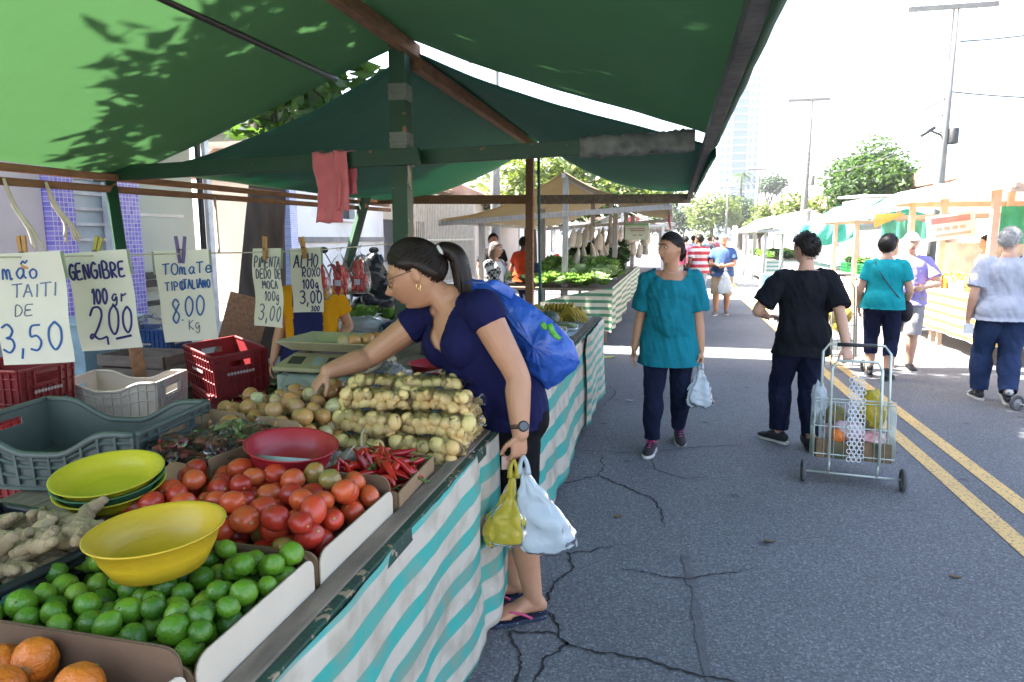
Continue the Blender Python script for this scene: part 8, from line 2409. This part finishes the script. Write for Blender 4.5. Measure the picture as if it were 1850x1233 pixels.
# ================================================================ VAN, MOTORCYCLE
M_vanw = mat('white_van_paint', (.62, .65, .68), .25, coat=.5); M_tyre = mat('tyre_rubber', (.02, .02, .02), .8); M_tl = mat('tail_lamp', (.4, .02, .02), .2)
t = thing('parked_van', 'white van seen from behind beyond the tan stall', 'van', (-2.6, 21.5, 0))
prof = [(.35, 0), (.34, .02), (.42, .02), (.9, -.02), (1.0, .0), (1.62, .16), (1.74, .3), (1.76, .6)]
mb = MB(); yv = 20.6
def vb(u, v):
    i = u * (len(prof) - 1); k = min(int(i), len(prof) - 2); f = i - k
    z = prof[k][0] * (1 - f) + prof[k + 1][0] * f; y = yv + prof[k][1] * (1 - f) + prof[k + 1][1] * f
    w_ = .85 - .12 * max(0, (z - 1.0) / .76)
    c = (v - .5) * 2; x = -2.6 + w_ * c; y += .08 * abs(c) ** 4
    return (x, y, z)
mb.grid(vb, 28, 16)
for sg in (-1, 1):
    mb.grid(lambda u, v: (-2.6 + sg * (.85 - .12 * max(0, ((.35 + 1.41 * u) - 1.0) / .76)), yv + .08 + (.16 * max(0, (.35 + 1.41 * u - 1.0) / .7)) + 3.6 * v, .35 + 1.41 * u), 8, 2)
mb.grid(lambda u, v: (-2.6 + (u - .5) * 1.46, yv + .35 + 3.3 * v, 1.76 + .03 * math.sin(u * math.pi)), 6, 2)
mb.build('body', M_vanw, t, solid=.01)
q = MB(); q.add([(-3.22, yv + .005, 1.06), (-1.98, yv + .005, 1.06), (-2.05, yv + .15, 1.58), (-3.15, yv + .15, 1.58)], [(0, 1, 2, 3)]); rw = q.build('rear_window', M_glassd, t, solid=.02)
q = MB(); q.sphere((-2.75, yv + .5, 1.32), (.14, .06, .12), 12, 8); q.build('headrest', M_darkmetal, t)
q = MB(); q.box((-2.6, yv - .06, .48), (1.7, .12, .2)); q.build('bumper', mat('bumper_blue_reflection', (.06, .12, .25), .5), t, bevel=.03)  # dark blue reflection on the lower rear, painted into the bumper colour
for sg in (-1, 1):
    q = MB(); q.box((-2.6 + sg * .79, yv + .02, .95), (.12, .1, .34)); q.build('tail_light', M_tl, t, bevel=.02)
    for yy in (yv + .8, yv + 3.0):
        q = MB(); q.lathe([(0, -.1), (.2, -.1), (.31, -.08), (.32, 0), (.31, .08), (.2, .1), (0, .1)], 20, (-2.6 + sg * .74, yy, .32), rot=Matrix.Rotation(R(90), 3, 'Y')); q.build('wheel', M_tyre, t)
q = MB(); q.box((-2.6, yv - .02, .78), (.42, .03, .14)); q.build('number_plate', M_whitemetal, t)
# motorcycle
t = thing('motorcycle', 'dark motorcycle with black bags parked on the left pavement', 'motorcycle', (-4.2, 8.6, .13))
M_mc = mat('black_plastic_body', (.018, .02, .026), .35); M_chr = mat('chrome_dark', (.3, .3, .32), .25, metal=.9)
mx, my = -4.15, 8.7
for yy, nm in ((my - .62, 'wheel'), (my + .62, 'wheel')):
    q = MB(); q.lathe([(.22, -.05), (.28, -.055), (.30, 0), (.28, .055), (.22, .05), (.22, -.05)], 28, (mx, yy, .43), rot=Matrix.Rotation(R(90), 3, 'Y')); w2 = q.build(nm, M_tyre, t)
    q = MB()
    for k in range(8): a = k * math.pi / 4; q.beam((mx, yy, .43), (mx, yy + .23 * math.cos(a), .43 + .23 * math.sin(a)), .012, .012)
    q.build('spokes', M_chr, w2)
q = MB(); q.sphere((mx, my - .1, .92), (.13, .30, .14), 18, 12); q.build('tank', M_mc, t)
q = MB(); q.sphere((mx, my + .38, .93), (.13, .36, .07), 16, 10); q.build('seat', M_mc, t)
q = MB(); q.sphere((mx, my, .58), (.16, .26, .2), 14, 10); q.build('engine', mat('engine_metal', (.09, .09, .09), .4, metal=.6), t)
q = MB()
for sg in (-1, 1): q.tube([(mx + sg * .08, my - .62, .43), (mx + sg * .08, my - .38, 1.1)], .02, n=8)
q.build('fork', M_chr, t)
q = MB(); q.tube([(mx - .38, my - .22, 1.2), (mx - .25, my - .34, 1.22), (mx, my - .38, 1.14), (mx + .25, my - .34, 1.22), (mx + .38, my - .22, 1.2)], .014, n=8, samples=16); q.build('handlebar', M_mc, t)
for sg in (-1, 1):
    q = MB(); q.tube([(mx + sg * .26, my - .33, 1.22), (mx + sg * .34, my - .36, 1.38)], .007, n=6); q.sphere((mx + sg * .36, my - .36, 1.42), (.07, .02, .045), 12, 8); q.build('mirror', M_mc, t)
q = MB(); q.sphere((mx, my - .48, 1.05), (.1, .09, .11), 14, 10); q.build('headlight', M_mc, t)
q = MB(); q.sphere((mx, my - .62, .76), (.06, .28, .03), 12, 8); q.sphere((mx, my + .75, .8), (.08, .22, .04), 12, 8); q.build('mudguard', M_mc, t)
q = MB(); q.tube([(mx + .14, my - .05, .5), (mx + .16, my + .3, .4), (mx + .17, my + .8, .48)], .04, n=10, samples=10); q.build('exhaust', M_chr, t)
crumple('plastic_bag', 'bulging black rubbish bag tied over the motorcycle handlebar', (-3.85, 8.35, 1.12), (.22, .2, .26), mat('black_bag_film', (.02, .022, .028), .25, bump=.8, bscale=14), 31)
crumple('plastic_bag', 'lower black rubbish bag against the motorcycle', (-3.75, 8.4, .72), (.24, .22, .3), mat('black_bag_film_low', (.02, .022, .028), .25, bump=.8, bscale=14), 32)

# ================================================================ FAR LEFT STALLS
M_wt = mat('white_tarp', (.72, .72, .7), .7, (.62, .61, .58), 2, translucent=.4, tcol=(.8, .78, .72)); M_rt = mat('pink_red_tarp', (.5, .16, .16), .7, translucent=.35)
frame_stall('white tarpaulin stall far down on the left side', -3.4, .05, -1.6, 22.5, 28, 1.9, 2.05, 2.5, M_wt, M_greyp, .1, posts=((-1.6, 22.6, 2.4), (-.3, 22.6, 2.0), (-3, 22.6, 1.9)))
frame_stall('reddish tarpaulin stall at the far end on the left side', -3.4, .2, -1.6, 30, 38, 1.9, 2.1, 2.6, M_rt, M_greyp, .1, posts=((-1.6, 30.1, 2.4), (0, 30.1, 2.0)))
# ================================================================ RIGHT SIDE STALLS
M_cream_t = mat('cream_tarp', (.66, .56, .4), .7, (.6, .48, .32), 1.5, translucent=.5, tcol=(.75, .6, .42)); M_orw = mat('orange_timber', (.60, .45, .35), .8, (.5, .36, .28), 6)
M_teal_t = mat('turquoise_tarp', (.12, .50, .42), .6, (.09, .42, .36), 3, translucent=.4, bump=.4, bscale=7)
r1 = frame_stall('cream tarpaulin fruit stall with yellow striped table nearest on the right', 3.75, 7.0, 5.4, 8.9, 13.2, 2.2, 2.2, 2.95, M_cream_t, M_orw, .06, posts=((3.95, 9.9, 2.2), (3.95, 11.6, 2.15), (3.95, 13.0, 2.1), (5.4, 13.0, 2.9), (6.8, 13, 2.1)))
q = MB(); q.box((4.35, 11.2, .80), (1.1, 3.4, .04)); q.build('tabletop', M_orw, r1)
for y in (9.7, 11.2, 12.8):
    for x in (3.9, 4.8): q = MB(); q.box((x, y, .39), (.06, .06, .78)); q.build('table_leg', M_orw, r1)
M_sky = stripe_mat('yellow_white_striped_tarp', (.72, .70, .62), (.70, .42, .05), .12, (0, 1, 0), .45, translucent=.25, dirt=.05)
mb = MB(); mb.grid(lambda u, v: (3.77 - .02 * math.sin(u * 30) * v, 9.45 + 3.5 * u, .825 - .58 * v), 60, 6, uv=lambda u, v: (u, v * .58)); mb.grid(lambda u, v: (3.77 + 1.1 * u, 9.44, .825 - .58 * v), 20, 6, uv=lambda u, v: (u, v * .58)); mb.build('skirt', M_sky, r1, fixn=False)
q = MB(); q.box((5.2, 13.05, 1.1), (1.6, .03, .8)); q.build('back_cloth', mat('pale_cloth', (.82, .77, .7), .8, translucent=.4), r1)
t = thing('stall_sign', 'tilted white notice with a red heading hanging in the cream stall', 'sign', (3.85, 11.0, 1.62))
rr = Matrix.Rotation(R(-8), 3, 'Y')
q = MB(); q.box((3.85, 11.0, 1.74), (.62, .012, .36), rot=rr); q.build('board', mat('notice_white', (.82, .8, .76), .7), t)
q = MB(); q.box(V((3.85, 10.99, 1.74)) + rr @ V((0, 0, .10)), (.50, .008, .085), rot=rr); q.build('heading', mat('notice_red', (.72, .26, .24), .7), t)
q = MB()
for i in range(4): q.box(V((3.85, 10.99, 1.74)) + rr @ V((-.15 + .1 * i, 0, -.02)), (.07, .006, .05), rot=rr)
q.box(V((3.85, 10.99, 1.74)) + rr @ V((0.02, 0, -.11)), (.45, .006, .035), rot=rr); q.build('print', mat('notice_print_orange', (.68, .42, .33), .7), t)
# produce on the right table: small crates and fruit
P_green = plastic('green_crate_plastic', (.02, .22, .07)); P_oran = plastic('orange_crate_plastic', (.5, .2, .05))
for i in range(4): crate('wide shallow crate %s on the yellow striped table' % ('nearest', 'second from the near end', 'third from the near end', 'farthest')[i], (4.2, 9.85 + .62 * i, .825), R(90), (P_black, P_oran, P_white, P_oran)[i], .5, .36, .14, marks=False, group='crates on the yellow striped table')
put('mango', [me_mg], [(4.05 + .09 * (i % 4) + rd.uniform(-.02, .02), 9.7 + .1 * (i // 4) + rd.uniform(-.02, .02), .95 + rd.uniform(0, .05)) for i in range(96)], 'yellow fruit in the crates on the yellow striped table', 'fruit', 'fruit on the yellow striped table', 3, (.9, 1.2))
tag(bpy.data.objects[(lambda q: q.build('hanging_cloth', mat('green_cloth', (.05, .35, .2), .8)).name)(MB().grid(lambda u, v: (4.3 + .3 * u, 10.6 + .03 * math.sin(u * 12), 2.0 - .5 * v), 10, 8))], 'green cloth hanging inside the cream stall', 'cloth')

r2 = frame_stall('pale tarpaulin stall with wooden counter of green crates on the right', 3.5, 6.6, 5.0, 13.4, 17.6, 1.98, 2.05, 2.6, M_wt, M_orw, .1, posts=((3.7, 13.6, 2.0), (3.7, 17.4, 1.95), (5.0, 17.4, 2.5), (3.7, 15.5, 1.95)))
q = MB(); q.box((4.2, 15.4, .78), (1.0, 4.0, .05)); q.build('tabletop', M_orw, r2); q = MB(); q.box((3.75, 15.4, .38), (.03, 4.0, .7)); q.build('front_board', M_orw, r2)
for i in range(5): crate('green crate %s on the wooden counter' % ('nearest', 'second', 'in the middle', 'fourth', 'last')[i], (4.0, 13.9 + .72 * i, .81), R(90), P_green, .6, .4, .22, marks=False, group='green crates on the wooden counter')
put('leafy_greens', dk_ + lm_, [(3.95 + rd.uniform(-.12, .2), 13.7 + .2 * i, .98 + rd.uniform(0, .05)) for i in range(18)], 'bunch of greens in the green crates', 'greens', 'greens in the green crates', 12, (.9, 1.2))
mb = MB(); mb.grid(lambda u, v: (3.6 + .9 * u, 13.42 + .04 * math.sin(u * 14), 1.9 - .3 * v - .05 * abs(math.sin(u * 15))), 30, 5); mb.build('valance', mat('striped_green_valance', (.1, .4, .3), .7, translucent=.4), r2, fixn=False)
mb = MB(); mb.grid(lambda u, v: (3.45 + .5 * u, 13.3, 2.0 - .25 * v * (1 - u)), 10, 5); mb.build('corner_flap', mat('yellow_cloth', (.7, .45, .1), .7, translucent=.4), r2, fixn=False)

r3 = frame_stall('turquoise tarpaulin stall on the right with a loose hanging flap', 3.1, 6.4, 4.8, 17.9, 22.8, 1.75, 2.0, 2.5, M_teal_t, M_greyp, .1, posts=((3.3, 18.1, 1.8), (3.3, 22.6, 1.8), (4.8, 22.6, 2.4)))
mb = MB(); mb.grid(lambda u, v: (3.0 + 1.3 * u, 17.8 + .15 * math.sin(u * 10 + v * 3), 1.85 + .2 * u - (.55 - .25 * abs(u - .5)) * v + .05 * fbm(u * 5, v * 5)), 30, 14); mb.build('hanging_flap', M_teal_t, r3, fixn=False)
q = MB(); q.box((3.9, 20.3, .8), (1.1, 4.2, .05)); q.build('tabletop', M_greyp, r3); q = MB(); q.box((3.38, 20.3, .45), (.03, 4.2, .6)); q.build('skirt', M_wt, r3)
r4 = frame_stall('white tarpaulin stall with grey striped skirt and greens far on the right', 2.75, 6.4, 4.3, 24, 31, 1.85, 2.05, 2.5, M_wt, M_greyp, .14, posts=((3.0, 24.2, 1.85), (4.3, 24.2, 2.4), (3.0, 27.5, 1.85), (3.0, 30.8, 1.85)))
q = MB(); q.box((3.9, 27.5, .80), (1.6, 6.4, .05)); q.build('tabletop', M_greyp, r4)
M_sk4 = stripe_mat('grey_green_striped_tarp', (.66, .66, .62), (.2, .36, .3), .13, (0, 1, 0), .45, dirt=.05)
mb = MB(); mb.grid(lambda u, v: (3.08, 24.3 + 6.5 * u, .83 - .62 * v), 30, 4, uv=lambda u, v: (u, v * .62)); mb.grid(lambda u, v: (3.08 + 1.6 * u, 24.28, .83 - .62 * v), 16, 4, uv=lambda u, v: (u, v * .62)); mb.build('skirt', M_sk4, r4, fixn=False)
put('leafy_greens', dk_ + lm_, [(3.2 + .28 * (i % 5), 24.5 + .4 * (i // 5) + rd.uniform(-.1, .1), .86 + rd.uniform(0, .12)) for i in range(60)], 'bunch of greens on the far white stall', 'greens', 'greens on the far white stall', 13, (1.3, 1.9))
frame_stall('last white tarpaulin stall before the far houses on the right', 3.2, 6.4, 4.6, 34, 42, 1.9, 2.1, 2.6, M_wt, M_greyp, .1, posts=((3.4, 34.1, 1.9), (4.6, 34.1, 2.5)))
# second cart with melons beside the woman in cyan
ct2, CP2 = wire_cart('wire cart of yellow melons beside the woman in the cyan blouse', (2.02, 8.7, .075), R(10), R(-8), M_zinc, w_=.42, hh=.7, d_=.3, mesh=False)
M_melon = mat('yellow_melon', (.62, .40, .04), .45, (.5, .36, .05), 6)
for i, (x, z, lb) in enumerate(((-.08, .62, 'left'), (.09, .60, 'right'), (0, .48, 'lower'))):
    mb = MB(); mb.sphere(CP2(x, .14, z), (.09, .085, .1), 14, 10); tag(mb.build('melon', M_melon), 'yellow melon at the %s in the second wire cart' % lb, 'melon')
crumple('plastic_bag', 'white bag under the melons in the second wire cart', CP2(0, .14, .3), (.17, .12, .12), M_bagw, 33)
# pale blue trolley far up
t = thing('cool_box', 'pale blue trolley box standing beyond the man in black', 'box', (2.45, 18.6, 0))
q = MB(); q.box((2.45, 18.6, .42), (.42, .35, .5)); q.build('box', mat('pale_blue_plastic', (.3, .55, .68), .5), t, bevel=.02)
q = MB(); q.tube([(2.6, 18.6, .3), (2.75, 18.7, 1.0), (2.85, 18.7, 1.02)], .02, n=6); q.build('handle', M_darkmetal, t)
for sg in (-1, 1): q = MB(); q.lathe([(0, -.02), (.12, -.02), (.12, .02), (0, .02)], 16, (2.45 + sg * .2, 18.5, .12), rot=Matrix.Rotation(R(90), 3, 'Y')); q.build('wheel', M_tyre, t)

# fallen leaves and scraps on the asphalt
M_fl = mat('fallen_green_leaf', (.35, .42, .12), .6, (.25, .32, .08), 9); M_dl = mat('dry_brown_leaf', (.16, .10, .05), .8); M_pp = mat('paper_scrap', (.6, .58, .53), .8)
for i, (x, y, s_, m_, nm, lb) in enumerate(((-.80, 9.0, .10, M_fl, 'leaf', 'pale green lettuce leaf fallen on the road under the tan stall'), (-.35, 6.6, .035, M_pp, 'paper_scrap', 'small paper scrap on the road left of the woman in teal'), (.55, 3.6, .03, M_dl, 'leaf', 'dry leaf on the asphalt in front of the wire cart'), (1.35, 3.4, .028, M_dl, 'leaf', 'dry leaf close to the left yellow line'), (.42, 7.4, .035, M_pp, 'paper_scrap', 'paper scrap on the road beyond the woman in teal'), (-.25, 3.75, .025, M_dl, 'leaf', 'tiny dry leaf beside the branching crack'), (2.5, 5.2, .035, M_dl, 'leaf', 'dry leaf right of the double yellow line'))):
    mb = MB(); mb.grid(lambda u, v: (x + s_ * (u - .5) * 2, y + s_ * (v - .5) * 1.2 * math.sin(math.pi * (.1 + .85 * u)), .008 + s_ * .35 * (u - .5) ** 2 + .1 * s_ * math.sin(v * 9 + i)), 8, 6); tag(mb.build(nm, m_, fixn=False), lb, 'leaf' if nm == 'leaf' else 'paper')
# ================================================================ HAZE
hm = bpy.data.materials.new('haze_air'); hm.use_nodes = True
nt = hm.node_tree; nt.nodes.remove(nt.nodes['Principled BSDF'])
pv = nt.nodes.new('ShaderNodeVolumePrincipled'); pv.inputs['Color'].default_value = (.93, .96, 1, 1); pv.inputs['Density'].default_value = 0.00055; pv.inputs['Anisotropy'].default_value = 0.2
nt.links.new(pv.outputs[0], nt.nodes['Material Output'].inputs['Volume'])
mb = MB(); mb.box((0, 0, 40), (3020, 3020, 82.2)); hz = mb.build('haze', hm); hz['kind'] = 'stuff'
